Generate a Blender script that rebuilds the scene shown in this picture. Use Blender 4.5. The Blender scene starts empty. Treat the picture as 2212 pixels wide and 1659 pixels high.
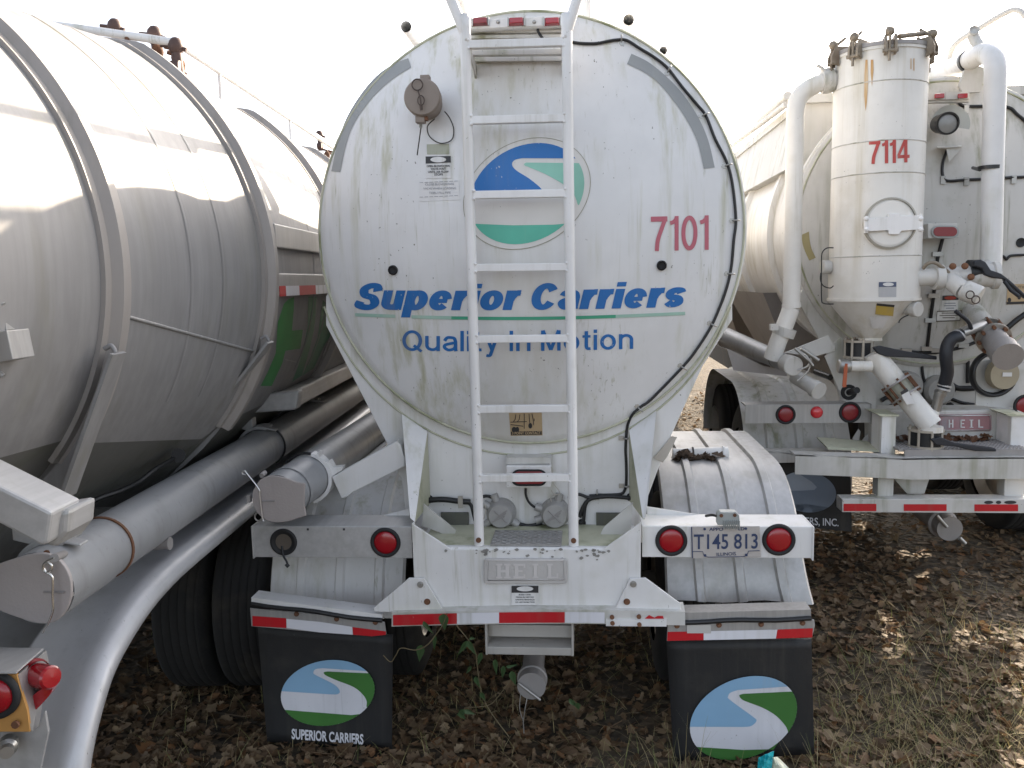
import bpy, bmesh, math, random
from mathutils import Vector, Matrix, noise as mnoise
random.seed(7)
C = bpy.context.scene.collection
scene = bpy.context.scene
V = Vector
rad = math.radians

# ------------------------------------------------------------------ camera
HC = 2.2                      # eye height of the photographer
FPX = 1790.0                  # focal length for a picture 2212 wide
YAW, PITCH, ROLL = rad(5.05), rad(7.1), 0.022
_r = V((math.cos(YAW), math.sin(YAW), 0))
_f = V((-math.sin(YAW)*math.cos(PITCH), math.cos(YAW)*math.cos(PITCH), -math.sin(PITCH)))
_u = _r.cross(_f)
CR = _r*math.cos(ROLL) - _u*math.sin(ROLL)
CU = _r*math.sin(ROLL) + _u*math.cos(ROLL)
CF = _f
cam = bpy.data.cameras.new('camera')
cam.sensor_width = 36.0
cam.lens = FPX/2212*36.0
cam.clip_end = 3000
camo = bpy.data.objects.new('camera', cam)
C.objects.link(camo)
M = Matrix.Identity(4)
for i in range(3):
    M[i][0], M[i][1], M[i][2] = CR[i], CU[i], -CF[i]
M.translation = (0, 0, HC)
camo.matrix_world = M
scene.camera = camo

# ------------------------------------------------------------------ light
SUN_AZ, SUN_EL = rad(31), rad(26.3)      # azimuth from +Y towards +X
w = bpy.data.worlds.new('World')
scene.world = w
w.use_nodes = True
nt = w.node_tree
sky = nt.nodes.new('ShaderNodeTexSky')
sky.sky_type = 'NISHITA'
sky.sun_disc = False
sky.sun_elevation = SUN_EL
sky.sun_rotation = SUN_AZ
sky.air_density = 0.8
sky.dust_density = 3.0
sky.ozone_density = 0.0
bg = nt.nodes['Background']
bg.inputs['Strength'].default_value = 0.15
hs_ = nt.nodes.new('ShaderNodeHueSaturation')          # thin high haze: a paler, less blue sky
hs_.inputs['Saturation'].default_value = 0.52
nt.links.new(sky.outputs[0], hs_.inputs['Color'])
nt.links.new(hs_.outputs[0], bg.inputs['Color'])
sl = bpy.data.lights.new('sun', 'SUN')
sl.energy = 4.2
sl.angle = rad(0.55)
sl.color = (1.0, 0.84, 0.64)
so = bpy.data.objects.new('sun', sl)
C.objects.link(so)
sdir = V((math.sin(SUN_AZ)*math.cos(SUN_EL), math.cos(SUN_AZ)*math.cos(SUN_EL), math.sin(SUN_EL)))
so.rotation_euler = sdir.to_track_quat('Z', 'Y').to_euler()
so.location = (10, 10, 20)
vs = scene.view_settings
vs.view_transform = 'Standard'
vs.look = 'None'
vs.gamma = 1.0
vs.use_curve_mapping = False
vs.exposure = 1.62

# ------------------------------------------------------------------ helpers
class Frame:
    """Author coordinates of one trailer: world turned about Z through the camera foot."""
    def __init__(s, ang=0.0):
        s.m = Matrix.Rotation(rad(ang), 4, 'Z')
        s.i = s.m.inverted()
        s.o = V((0, 0, HC))
    def ray(s, px, py):
        d = CF*FPX + CR*(px-1106) - CU*(py-829)
        return (s.i.to_3x3() @ d).normalized()
    def p(s, px, py, y):
        d = s.ray(px, py)
        return s.o + d*(y/d.y)
    def pz(s, px, py, z):
        d = s.ray(px, py)
        return s.o + d*((z-HC)/d.z)

F0 = Frame(0)
FL = Frame(3.6)

def tag(o, label=None, cat=None, group=None, kind=None):
    if label: o['label'] = label
    if cat: o['category'] = cat
    if group: o['group'] = group
    if kind: o['kind'] = kind
    return o

def thing(name, label, cat, frame, loc, group=None):
    o = bpy.data.objects.new(name, None)
    C.objects.link(o)
    o.empty_display_size = 0.2
    o.matrix_world = frame.m @ Matrix.Translation(V(loc))
    tag(o, label, cat, group)
    INV[o.name] = Matrix.Translation(-V(loc))
    return o
INV = {}

def root_of(o):
    while o.parent: o = o.parent
    return o

class MB:
    def __init__(s):
        s.v = []; s.f = []; s.sm = []; s.mi = []
    def add(s, vs_, fs_, smooth=False, mi=0):
        b = len(s.v)
        s.v += [V(q) for q in vs_]
        for f in fs_:
            s.f.append([b+i for i in f]); s.sm.append(smooth); s.mi.append(mi)
        return s
    def box(s, a, b, mi=0):
        (x0, y0, z0), (x1, y1, z1) = a, b
        x0, x1 = sorted((x0, x1)); y0, y1 = sorted((y0, y1)); z0, z1 = sorted((z0, z1))
        vs_ = [(x0,y0,z0),(x1,y0,z0),(x1,y1,z0),(x0,y1,z0),(x0,y0,z1),(x1,y0,z1),(x1,y1,z1),(x0,y1,z1)]
        return s.add(vs_, [(3,2,1,0),(4,5,6,7),(0,1,5,4),(1,2,6,5),(2,3,7,6),(3,0,4,7)], mi=mi)
    def prism(s, pts, d, mi=0):
        """polygon pts (3D) pushed along vector d"""
        n = len(pts); d = V(d)
        pts = [V(q) for q in pts]
        nn = V((0,0,0))
        for i in range(n):
            nn += (pts[i]-pts[0]).cross(pts[(i+1) % n]-pts[0])
        if nn.dot(d) > 0: pts = pts[::-1]
        vs_ = pts + [q+d for q in pts]
        fs_ = [tuple(range(n)), tuple(range(2*n-1, n-1, -1))]
        for i in range(n):
            j = (i+1) % n
            fs_.append((j, i, n+i, n+j))
        return s.add(vs_, fs_, mi=mi)
    def tube(s, pts, r, n=12, caps=True, closed=False, mi=0):
        pts = [V(q) for q in pts]
        m = len(pts)
        rs = r if isinstance(r, (list, tuple)) else [r]*m
        tang = []
        for i in range(m):
            a = pts[i-1] if (i > 0 or closed) else pts[i]
            b = pts[(i+1) % m] if (i < m-1 or closed) else pts[i]
            t = (b-a)
            tang.append(t.normalized() if t.length > 1e-9 else V((0,0,1)))
        up = V((0,0,1)) if abs(tang[0].z) < .9 else V((1,0,0))
        nrm = (up - tang[0]*up.dot(tang[0])).normalized()
        vs_ = []; 
        for i in range(m):
            t = tang[i]
            nrm = (nrm - t*nrm.dot(t)).normalized()
            bn = t.cross(nrm)
            for k in range(n):
                a = 2*math.pi*k/n
                vs_.append(pts[i] + (nrm*math.cos(a)+bn*math.sin(a))*rs[i])
        fs_ = []
        for i in range(m if closed else m-1):
            j = (i+1) % m
            for k in range(n):
                l = (k+1) % n
                fs_.append((i*n+k, i*n+l, j*n+l, j*n+k))
        s.add(vs_, fs_, True, mi)
        if caps and not closed:
            s.add(vs_[:n], [tuple(range(n-1, -1, -1))], False, mi)
            s.add(vs_[-n:], [tuple(range(n))], False, mi)
        return s
    def lathe(s, o, ax, prof, n=48, mi=0, smooth=True, flat_break=True, a0=0.0, a1=360.0, ref=None):
        """profile [(t along axis, radius)]; every segment gets its own verts so edges stay crisp"""
        o = V(o); ax = V(ax).normalized()
        up = V(ref) if ref else (V((0,0,1)) if abs(ax.z) < .9 else V((0,1,0)))
        u = (up - ax*up.dot(ax)).normalized(); v = ax.cross(u)
        full = abs(a1-a0) > 359.9
        cnt = n if full else n+1
        def ring(t, r):
            return [o + ax*t + (u*math.cos(a)+v*math.sin(a))*r for a in [rad(a0+(a1-a0)*k/n) for k in range(cnt)]]
        segs = []
        if flat_break:
            segs = [[prof[i], prof[i+1]] for i in range(len(prof)-1)]
        else:
            segs = [prof]
        for sg in segs:
            vs_ = []
            for t, r in sg: vs_ += ring(t, max(r, 1e-5))
            fs_ = []
            for i in range(len(sg)-1):
                for k in range(n):
                    l = (k+1) % cnt
                    fs_.append((i*cnt+k, i*cnt+l, (i+1)*cnt+l, (i+1)*cnt+k))
            s.add(vs_, fs_, smooth, mi)
        return s
    def cyl(s, a, b, r, n=24, r2=None, mi=0):
        a = V(a); b = V(b); L = (b-a).length
        r2 = r if r2 is None else r2
        return s.lathe(a, b-a, [(0, 0), (0, r), (L, r2), (L, 0)], n, mi)
    def ball(s, c, r, n=10, sc=(1,1,1), mi=0):
        c = V(c); vs_ = []; fs_ = []
        m = n
        for i in range(n+1):
            th = math.pi*i/n
            for k in range(m*2):
                ph = math.pi*k/m
                vs_.append(c+V((r*sc[0]*math.sin(th)*math.cos(ph), r*sc[1]*math.sin(th)*math.sin(ph), r*sc[2]*math.cos(th))))
        for i in range(n):
            for k in range(m*2):
                l = (k+1) % (m*2)
                fs_.append((i*2*m+k, (i+1)*2*m+k, (i+1)*2*m+l, i*2*m+l))
        return s.add(vs_, fs_, True, mi)
    def build(s, name, mats, parent=None, bevel=0, label=None, seg=2):
        if not isinstance(mats, (list, tuple)): mats = [mats]
        me = bpy.data.meshes.new(name)
        inv = INV[root_of(parent).name] if parent else Matrix.Identity(4)
        me.from_pydata([inv @ q for q in s.v], [], s.f)
        for m in mats: me.materials.append(m)
        me.polygons.foreach_set('use_smooth', s.sm)
        me.polygons.foreach_set('material_index', s.mi)
        me.validate()
        me.update()
        o = bpy.data.objects.new(name, me)
        C.objects.link(o)
        if parent: o.parent = parent
        if bevel:
            md = o.modifiers.new('bevel', 'BEVEL')
            md.width = bevel; md.segments = seg; md.limit_method = 'ANGLE'; md.angle_limit = rad(40)
        if label: o['label'] = label
        return o

def spline(pts, n=6, closed=False):
    pts = [V(q) for q in pts]
    m = len(pts); out = []
    rng = m if closed else m-1
    for i in range(rng):
        p0 = pts[(i-1) % m] if (closed or i > 0) else pts[0]
        p1 = pts[i]; p2 = pts[(i+1) % m]
        p3 = pts[(i+2) % m] if (closed or i+2 < m) else pts[-1]
        for k in range(n):
            t = k/n
            out.append(0.5*((2*p1)+(p2-p0)*t+(2*p0-5*p1+4*p2-p3)*t*t+(3*p1-p0-3*p2+p3)*t**3))
    if not closed: out.append(pts[-1])
    return out

def sp2(pts, n=5, closed=False):
    return [(q.x, q.y) for q in spline([(a, b, 0) for a, b in pts], n, closed)]

# flat artwork given in picture pixels and laid on a real surface S(px,py)->point
def poly_mesh(pts):
    bm = bmesh.new()
    vs_ = [bm.verts.new((a, b, 0)) for a, b in pts]
    es = [bm.edges.new((vs_[i], vs_[(i+1) % len(vs_)])) for i in range(len(vs_))]
    bmesh.ops.triangle_fill(bm, use_beauty=True, use_dissolve=False, edges=es)
    return bm

def refine(bm, mx):
    for _ in range(5):
        es = [e for e in bm.edges if e.calc_length() > mx]
        if not es: break
        bmesh.ops.subdivide_edges(bm, edges=es, cuts=1, use_grid_fill=False)
        bmesh.ops.triangulate(bm, faces=bm.faces[:])

def lay(mb, bm, S, off, mi=0):
    bm.verts.index_update()
    vs_ = [V(S(q.co.x, q.co.y)) for q in bm.verts]
    o = V((0, 0, HC))
    vs_ = [q + (o-q).normalized()*off for q in vs_]
    fs_ = []
    for f in bm.faces:
        idx = [q.index for q in f.verts]
        a, b, c = vs_[idx[0]], vs_[idx[1]], vs_[idx[2]]
        if (b-a).cross(c-a).dot(o-a) < 0: idx = idx[::-1]
        fs_.append(idx)
    mb.add(vs_, fs_, False, mi)
    bm.free()

def decal(mb, pts, S, off=0.003, mi=0, mx=None):
    bm = poly_mesh(pts)
    if mx: refine(bm, mx)
    lay(mb, bm, S, off, mi)

def text_bm(body, bold=0.0, shear=0.0, spacing=1.0, align='LEFT'):
    cu = bpy.data.curves.new('t', 'FONT')
    cu.body = body; cu.size = 1.0; cu.offset = bold; cu.shear = shear
    cu.space_character = spacing; cu.align_x = align; cu.resolution_u = 4; cu.fill_mode = 'FRONT'
    ob = bpy.data.objects.new('t', cu)
    C.objects.link(ob)
    bpy.context.view_layer.update()
    me = bpy.data.meshes.new_from_object(ob.evaluated_get(bpy.context.evaluated_depsgraph_get()))
    bm = bmesh.new(); bm.from_mesh(me)
    bpy.data.objects.remove(ob); bpy.data.curves.remove(cu); bpy.data.meshes.remove(me)
    bmesh.ops.triangulate(bm, faces=bm.faces[:])
    return bm

CAP = 0.729                       # cap height of the built-in font at size 1
def text(mb, body, x0, x1, yl, yr, cap, S, off=0.003, bold=0.0, shear=0.0, spacing=1.0, mi=0, mx=None, sag=0.0, ital=0.0):
    """lettering from pixel x0 to x1, baseline yl..yr, cap height in pixels"""
    bm = text_bm(body, bold, shear, spacing)
    xs = [q.co.x for q in bm.verts]
    a, b = min(xs), max(xs)
    for q in bm.verts:
        t = (q.co.x-a)/(b-a)
        y = yl+(yr-yl)*t + sag*4*t*(1-t) - q.co.y/CAP*cap
        q.co = (x0+(x1-x0)*t, y, 0)
    if mx: refine(bm, mx)
    lay(mb, bm, S, off, mi)

class Oval:
    def __init__(s, cx, cy, a, b, tilt): s.q = (cx, cy, a, b, rad(tilt))
    def pt(s, t):
        cx, cy, a, b, d = s.q
        return (cx+a*math.cos(t), cy-b*math.sin(t+d))
    def pts(s, n=56): return [s.pt(2*math.pi*k/n) for k in range(n)]
    def t_of(s, p):
        return min((2*math.pi*k/720 for k in range(720)), key=lambda t: (s.pt(t)[0]-p[0])**2+(s.pt(t)[1]-p[1])**2)
    def region(s, curve, ccw=True):
        """closed area between a curve whose ends lie on the oval and the arc from its end back to its start"""
        ta, tb = s.t_of(curve[0]), s.t_of(curve[-1])
        c = [s.pt(ta)] + list(curve[1:-1]) + [s.pt(tb)]
        if ccw:
            while ta <= tb: ta += 2*math.pi
        else:
            while ta >= tb: ta -= 2*math.pi
        n = max(4, int(abs(ta-tb)/0.11))
        return c + [s.pt(tb+(ta-tb)*k/n) for k in range(1, n)]

# ------------------------------------------------------------------ materials
def mat(name, col, rough=0.5, metal=0.0, dirt=None, streak=0.0, speck=0.0, speck_col=(.12,.11,.09), blot=0.0, bump=0.0, bscale=40.0,
        sscale=(16, 16, 0.9), vary=0.06, coat=0.0, spec=None, center=None, grain=None):
    m = bpy.data.materials.new(name); m.use_nodes = True
    t = m.node_tree; N = t.nodes; L = t.links
    b = N['Principled BSDF']
    b.inputs['Roughness'].default_value = rough
    b.inputs['Metallic'].default_value = metal
    if spec is not None: b.inputs['Specular IOR Level'].default_value = spec
    if coat: b.inputs['Coat Weight'].default_value = coat; b.inputs['Coat Roughness'].default_value = .15
    tc = N.new('ShaderNodeTexCoord')
    def noise(scale, sc=(1,1,1), det=4.0, off=(0,0,0)):
        mp = N.new('ShaderNodeMapping'); mp.inputs['Scale'].default_value = sc; mp.inputs['Location'].default_value = off
        L.new(tc.outputs['Object'], mp.inputs['Vector'])
        n = N.new('ShaderNodeTexNoise'); n.inputs['Scale'].default_value = scale; n.inputs['Detail'].default_value = det
        n.inputs['Roughness'].default_value = .6
        L.new(mp.outputs[0], n.inputs['Vector'])
        return n.outputs['Fac']
    def ramp(x, a, c):
        r = N.new('ShaderNodeMapRange'); r.interpolation_type = 'SMOOTHSTEP'
        r.inputs['From Min'].default_value = a; r.inputs['From Max'].default_value = c
        L.new(x, r.inputs['Value']); return r.outputs['Result']
    def math_(op, x, y):
        q = N.new('ShaderNodeMath'); q.operation = op
        for i, z in enumerate((x, y)):
            if isinstance(z, (int, float)): q.inputs[i].default_value = z
            else: L.new(z, q.inputs[i])
        return q.outputs[0]
    def mix(fac, x, y):
        q = N.new('ShaderNodeMix'); q.data_type = 'RGBA'
        if isinstance(fac, (int, float)): q.inputs['Factor'].default_value = fac
        else: L.new(fac, q.inputs['Factor'])
        for k, z in (('A', x), ('B', y)):
            s_ = [i for i in q.inputs if i.name == k and i.type == 'RGBA'][0]
            if isinstance(z, tuple): s_.default_value = (*z, 1)
            else: L.new(z, s_)
        return [o for o in q.outputs if o.type == 'RGBA'][0]
    c = mix(ramp(noise(2.3, off=(3, 1, 7)), .3, .7), tuple(x*(1-vary) for x in col), tuple(min(1, x*(1+vary)) for x in col))
    if dirt and streak:
        s1 = ramp(noise(1.0, sscale, 5.0), .47, .74)
        s2 = ramp(noise(1.6, (1, 1, .6), 3.0, (9, 4, 2)), .36, .66)
        k = math_('MULTIPLY', math_('MULTIPLY', s1, s2), streak)
        c = mix(k, c, dirt)
        if speck:
            s3 = ramp(noise(1.0, (sscale[0]*3.2, sscale[1]*3.2, sscale[2]*2.2), 4.0, (5, 1, 8)), .56, .78)
            s4 = ramp(noise(2.1, (1, 1, .5), 3.0, (2, 7, 6)), .44, .66)
            c = mix(math_('MULTIPLY', math_('MULTIPLY', s3, s4), min(1, streak*.9)), c, tuple(x*.8 for x in dirt))
        if center:
            # run-off stain below and between the ladder rails
            cx, wd, cz, hz = center
            sx = N.new('ShaderNodeSeparateXYZ'); L.new(tc.outputs['Object'], sx.inputs[0])
            dx = math_('ABSOLUTE', math_('SUBTRACT', sx.outputs['X'], cx), 0.0)
            fx = math_('SUBTRACT', 1.0, ramp(dx, wd*.55, wd*1.15))
            k2 = math_('MULTIPLY', math_('MULTIPLY', fx, ramp(noise(1.0, (9, 9, 1.0), 5.0, (2, 8, 5)), .25, .75)), .42)
            c = mix(k2, c, (.50, .46, .37))
    if dirt and blot:
        k = math_('MULTIPLY', ramp(noise(4.0, off=(11, 5, 3)), .52, .72), blot)
        c = mix(k, c, dirt)
    if speck:
        k = math_('MULTIPLY', ramp(noise(75.0, (1, 1, .7), 2.0, (1, 2, 3)), .70, .74), ramp(noise(3.0, off=(4, 4, 9)), .45, .62))
        c = mix(math_('MULTIPLY', k, speck), c, speck_col)
    if grain:
        k = math_('MULTIPLY', ramp(noise(1.0, grain, 3.0), .3, .7), .35)
        c = mix(k, c, tuple(x*.62 for x in col))
        rr = N.new('ShaderNodeMapRange'); rr.inputs['To Min'].default_value = rough-.08; rr.inputs['To Max'].default_value = rough+.12
        L.new(noise(3.0, off=(7, 3, 1)), rr.inputs['Value']); L.new(rr.outputs[0], b.inputs['Roughness'])
    L.new(c, b.inputs['Base Color'])
    if bump:
        bp = N.new('ShaderNodeBump'); bp.inputs['Strength'].default_value = bump; bp.inputs['Distance'].default_value = .01
        L.new(noise(bscale, det=3.0), bp.inputs['Height']); L.new(bp.outputs[0], b.inputs['Normal'])
    return m

GRIME = (.30, .29, .20)
GREEN = (.17, .18, .085)
white = mat('white_paint', (.74, .73, .72), .42, dirt=(.36, .35, .22), streak=.8, speck=.9, blot=.18, sscale=(12, 12, .9))
hoop_m = mat('hoop_aluminium', (.33, .305, .285), .55, .1, dirt=(.20, .18, .14), streak=.5)
white_head = mat('white_paint_head', (.74, .735, .73), .40, dirt=(.44, .43, .29), streak=.9, speck=1.0, center=(0.0, .25, 0, 0))
white_clean = mat('white_paint_ladder', (.79, .78, .77), .40, dirt=(.40, .37, .29), streak=.5, speck=1.0, speck_col=(.2, .17, .13), blot=.22)
white_green = mat('white_paint_mossy', (.50, .50, .38), .6, dirt=(.16, .18, .07), streak=1.0, blot=.75, speck=.8, sscale=(8, 8, 1.2))
white_old = mat('white_paint_dingy', (.58, .565, .535), .5, dirt=(.20, .20, .10), streak=1.0, speck=.8, blot=.25, sscale=(9, 9, .7))
white_tower = mat('white_paint_tower', (.74, .72, .68), .45, dirt=(.40, .34, .20), streak=.6, speck=.6, blot=.15, sscale=(9, 9, .5))
alu = mat('weathered_aluminium', (.42, .41, .40), .46, .45, dirt=(.24, .23, .19), streak=.5, grain=(60, 60, 2.0))
alu_tube = mat('aluminium_tube', (.37, .375, .385), .48, .25, dirt=(.2, .2, .18), streak=.6, speck=.7, blot=.25, grain=(4, 1.5, 4))
alu_dull = mat('dull_cast_aluminium', (.36, .34, .33), .6, .5, dirt=(.2, .19, .16), streak=.4, bump=.15, bscale=120)
alu_bright = mat('bright_aluminium', (.50, .495, .49), .45, .3, dirt=(.27, .25, .20), streak=.7, blot=.35, grain=(30, 2, 30))
alu_tank = mat('tank_aluminium', (.30, .293, .29), .58, .15, dirt=(.20, .19, .13), streak=.55, grain=(22, 22, 1.1), sscale=(7, 7, .6))
black = mat('black_rubber', (.016, .016, .017), .72, bump=.1, bscale=60, vary=.2)
tyre_m = mat('tyre_rubber', (.015, .0145, .014), .85, dirt=(.045, .038, .03), blot=.6, bump=.2, bscale=50)
flap_m = mat('mud_flap_rubber', (.015, .015, .016), .6, dirt=(.05, .045, .038), streak=.7, blot=.35, speck=.5, speck_col=(.12, .11, .10), bump=.12)
cable_m = mat('black_cable', (.012, .012, .013), .45)
plastic = mat('black_plastic', (.015, .015, .016), .35)
red_lens = mat('red_lens', (.33, .004, .012), .22, coat=.6, grain=None)
red_dark = mat('old_red_lens', (.22, .012, .018), .32, coat=.3)
red_tape = mat('red_reflective_tape', (.50, .012, .02), .35, dirt=(.25, .12, .10), streak=.4, speck=.5, speck_col=(.6, .5, .5))
white_tape = mat('white_reflective_tape', (.72, .72, .76), .3, dirt=GRIME, streak=.6)
blue = mat('blue_lettering', (.016, .15, .44), .45, dirt=(.12, .18, .32), streak=.7, speck=.9, speck_col=(.5, .55, .6))
teal = mat('faded_teal_paint', (.10, .46, .34), .5, dirt=(.36, .52, .42), streak=.7, vary=.12)
teal_pale = mat('bleached_teal_paint', (.36, .56, .47), .5, dirt=(.55, .58, .5), streak=.7, vary=.12)
tan_white = mat('yellowed_decal', (.69, .67, .64), .5, dirt=GRIME, streak=.7, speck=.5)
faded_red = mat('faded_red_numerals', (.50, .13, .17), .5, dirt=(.55, .3, .3), streak=.5)
red_num = mat('red_numerals', (.46, .06, .05), .5, dirt=(.6, .25, .2), streak=.6)
grey_tape = mat('grey_reflective_strip', (.31, .32, .32), .45, dirt=(.36, .37, .35), streak=.6, speck=.6, speck_col=(.5, .5, .48))
tan_tape = mat('yellowed_strip', (.34, .29, .14), .5, dirt=GREEN, streak=.5)
brown_cap = mat('oxidised_cap', (.235, .195, .165), .6, .2, bump=.1, bscale=80, vary=.15)
steel = mat('galvanised_steel', (.42, .41, .39), .4, .8, dirt=(.18, .13, .09), blot=.4)
rust = mat('rusty_steel', (.16, .075, .04), .85, .1, bump=.3, bscale=90, vary=.3)
sky_blue = mat('flap_sky_blue', (.24, .42, .60), .5, dirt=(.3, .4, .5), streak=.5)
flap_white = mat('flap_white', (.66, .66, .70), .5, dirt=(.45, .45, .47), streak=.5, speck=.6)
flap_green = mat('flap_green', (.05, .17, .035), .5, vary=.12)
flap_old = mat('flap_weathered_blue', (.16, .20, .26), .55, dirt=(.10, .12, .14), streak=.6)
flap_old2 = mat('flap_weathered_white', (.30, .34, .40), .55, dirt=(.16, .18, .2), streak=.6)
sticker = mat('white_sticker', (.72, .71, .70), .45, dirt=GRIME, streak=.6)
sticker_green = mat('mouldy_sticker', (.40, .41, .33), .6, dirt=GREEN, streak=.8, blot=.8)
sticker_tan = mat('tan_sticker', (.50, .37, .22), .5, dirt=(.4, .33, .22), streak=.4)
sticker_yel = mat('yellow_sticker', (.56, .40, .09), .5, dirt=(.4, .33, .2), streak=.6)
ink = mat('black_ink', (.035, .034, .036), .55)
ink_grey = mat('worn_ink', (.26, .26, .29), .55)
plate_m = mat('licence_plate', (.50, .47, .45), .45, .2, dirt=(.3, .26, .24), blot=.8, bump=.2, bscale=70, streak=.4)
plate_ink = mat('plate_numerals', (.03, .05, .12), .5)
lamp_grey = mat('plate_lamp_grey', (.36, .38, .37), .45)
orange_pt = mat('orange_primer', (.52, .27, .08), .55, dirt=(.25, .12, .05), blot=.6)
green_pt = mat('green_lettering', (.010, .24, .045), .5, dirt=(.02, .09, .05), streak=.6, vary=.15)
green_dk = mat('dark_green_lettering', (.012, .15, .06), .45, dirt=(.07, .12, .10), streak=.7, vary=.2)
chip = mat('bare_metal_chips', (.26, .25, .23), .7)
orange_h = mat('orange_handle', (.42, .10, .04), .5)
hose_m = mat('black_hose', (.02, .022, .028), .5)
# ------------------------------------------------------------------ heavy sans lettering drawn as pen strokes
def glyph(ch, a, b):
    """(advance width, [(closed, centre line)]) for cap height 1; a, b = half pen width and height"""
    X = .74
    def ell(cx, cy, rx, ry, t0, t1, n=20): return [(cx+rx*math.cos(rad(t0+(t1-t0)*k/n)), cy+ry*math.sin(rad(t0+(t1-t0)*k/n))) for k in range(n+1)]
    def sp(pts, n=6): return [(q.x, q.y) for q in spline([(x, y, 0) for x, y in pts], n)]
    if ch == 'o':
        W = .62+a*.7; return W, [(True, ell(W/2, X/2, W/2-a, X/2-b+.01, 0, 360, 32)[:-1])]
    if ch == 'e':
        W = .60+a*.7
        return W, [(False, ell(W/2, X/2, W/2-a, X/2-b+.01, 8, 318, 28)), (False, [(a, X/2-.02), (W-a*.9, X/2-.02)], .75)]
    if ch == 'p':
        W = .62+a*.7; return W, [(False, [(a, -.28), (a, X)]), (True, ell(W/2+a*.1, X/2, W/2-a*1.1, X/2-b+.01, 0, 360, 32)[:-1])]
    if ch == 'u':
        W = .58+a*.7; return W, [(False, [(a, X), (a, .28)]+ell(W/2, .28, W/2-a, .28-b, 180, 340, 12)[1:]), (False, [(W-a, X), (W-a, 0)])]
    if ch == 'n':
        W = .56+a*.7; return W, [(False, [(a, 0), (a, X)]), (False, ell(W/2, X-.28, W/2-a, .28-b, 170, 0, 12)+[(W-a, 0)])]
    if ch == 'r':
        W = .36+a*.7; return W, [(False, [(a, 0), (a, X)]), (False, [(a+.02, X-.36)]+sp([(a+.04, X-.28), (a+.12, X-b-.06), (W*.75, X-b), (W, X-b+.01)], 4))]
    if ch == 'i':
        return 2*a, [(False, [(a, 0), (a, X)]), (False, [(a, 1.0-.17), (a, 1.0)])]
    if ch == 'l': return 2*a, [(False, [(a, 0), (a, 1.0)])]
    if ch == 'I': return 2*a, [(False, [(a, 0), (a, 1.0)])]
    if ch == 't':
        W = .30+a*.6; return W, [(False, [(W*.48, .93), (W*.48, .2)]+sp([(W*.48, .2), (W*.55, b+.03), (W*.75, b), (W, b+.005)], 4)[1:]), (False, [(0, X-b), (W, X-b)], .9)]
    if ch == 'y':
        W = .58+a*.5; return W, [(False, [(a*1.1, X), (W/2+.02, .03)]), (False, [(W-a*1.1, X), (W/2-.02, -.05)]+sp([(W/2-.02, -.05), (W*.36, -.24+b*.4), (W*.12, -.27+b)], 4)[1:])]
    if ch == 'a':
        W = .56+a*.7
        return W, [(False, sp([(a*.9, X*.68), (W*.28, X-b-.02), (W*.5, X-b), (W-a-.06, X-b-.04), (W-a, X*.62)], 5)+[(W-a, .10), (W-a+.02, 0)]),
                   (False, sp([(W-a, X*.56), (W*.5, X*.50), (a+.02, .30), (a+.0, b+.10), (W*.4, b-.01), (W-a-.06, b+.06), (W-a, .28)], 5))]
    if ch == 's':
        W = .54+a*.6; return W, [(False, sp([(W-a*.85, X-.21), (W*.72, X-b-.01), (W*.45, X-b), (a+.01, X-b-.09), (W*.32, X*.535), (W*.66, X*.45), (W-a, .19), (W*.6, b), (W*.38, b), (a*.9, .21)], 6))]
    if ch == 'S':
        W = .66+a*.6; return W, [(False, sp([(W-a*.95, .70), (W*.74, 1-b-.02), (W*.48, 1-b+.01), (a+.03, 1-b-.13), (W*.32, .555), (W*.66, .45), (W-a, .25), (W*.66, b), (W*.4, b-.01), (W*.15, b+.07), (a*.95, .31)], 6))]
    if ch == 'C':
        W = .74+a*.6; return W, [(False, ell(W/2, .5, W/2-a, .5-b+.01, 32, 328, 30))]
    if ch == 'Q':
        W = .80+a*.6; return W, [(True, ell(W/2, .5, W/2-a, .5-b+.01, 0, 360, 36)[:-1]), (False, [(W*.58, .27), (W*.97, -.03)], .9)]
    if ch == 'M':
        W = .78+a*.8; return W, [(False, [(a, 0), (a, 1)]), (False, [(W-a, 0), (W-a, 1)]), (False, [(a*1.1, 1), (W/2, .04)]), (False, [(W-a*1.1, 1), (W/2, .04)])]
    if ch == '7':
        W = .48+a*.5; return W, [(False, [(0, 1-b*1.15), (W, 1-b*1.15)], 1.15), (False, sp([(W-a, 1-b), (W*.62, .6), (W*.42, .3), (W*.36, 0)], 6))]
    if ch == '1':
        W = .20+a; return W, [(False, [(W-a, 0), (W-a, 1)]), (False, sp([(0, .80), (W*.3, .82), (W*.6, .88), (W-a, .97)], 4), .9)]
    if ch == '0':
        W = .46+a*.6; return W, [(True, ell(W/2, .5, W/2-a, .5-b*.9, 0, 360, 36)[:-1])]
    if ch == '4':
        W = .50+a*.5; return W, [(False, [(W*.68, 0), (W*.68, 1)]), (False, [(W*.62, .97), (a*.4, .30)], .85), (False, [(0, .26), (W, .26)])]
    return .32, []

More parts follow.
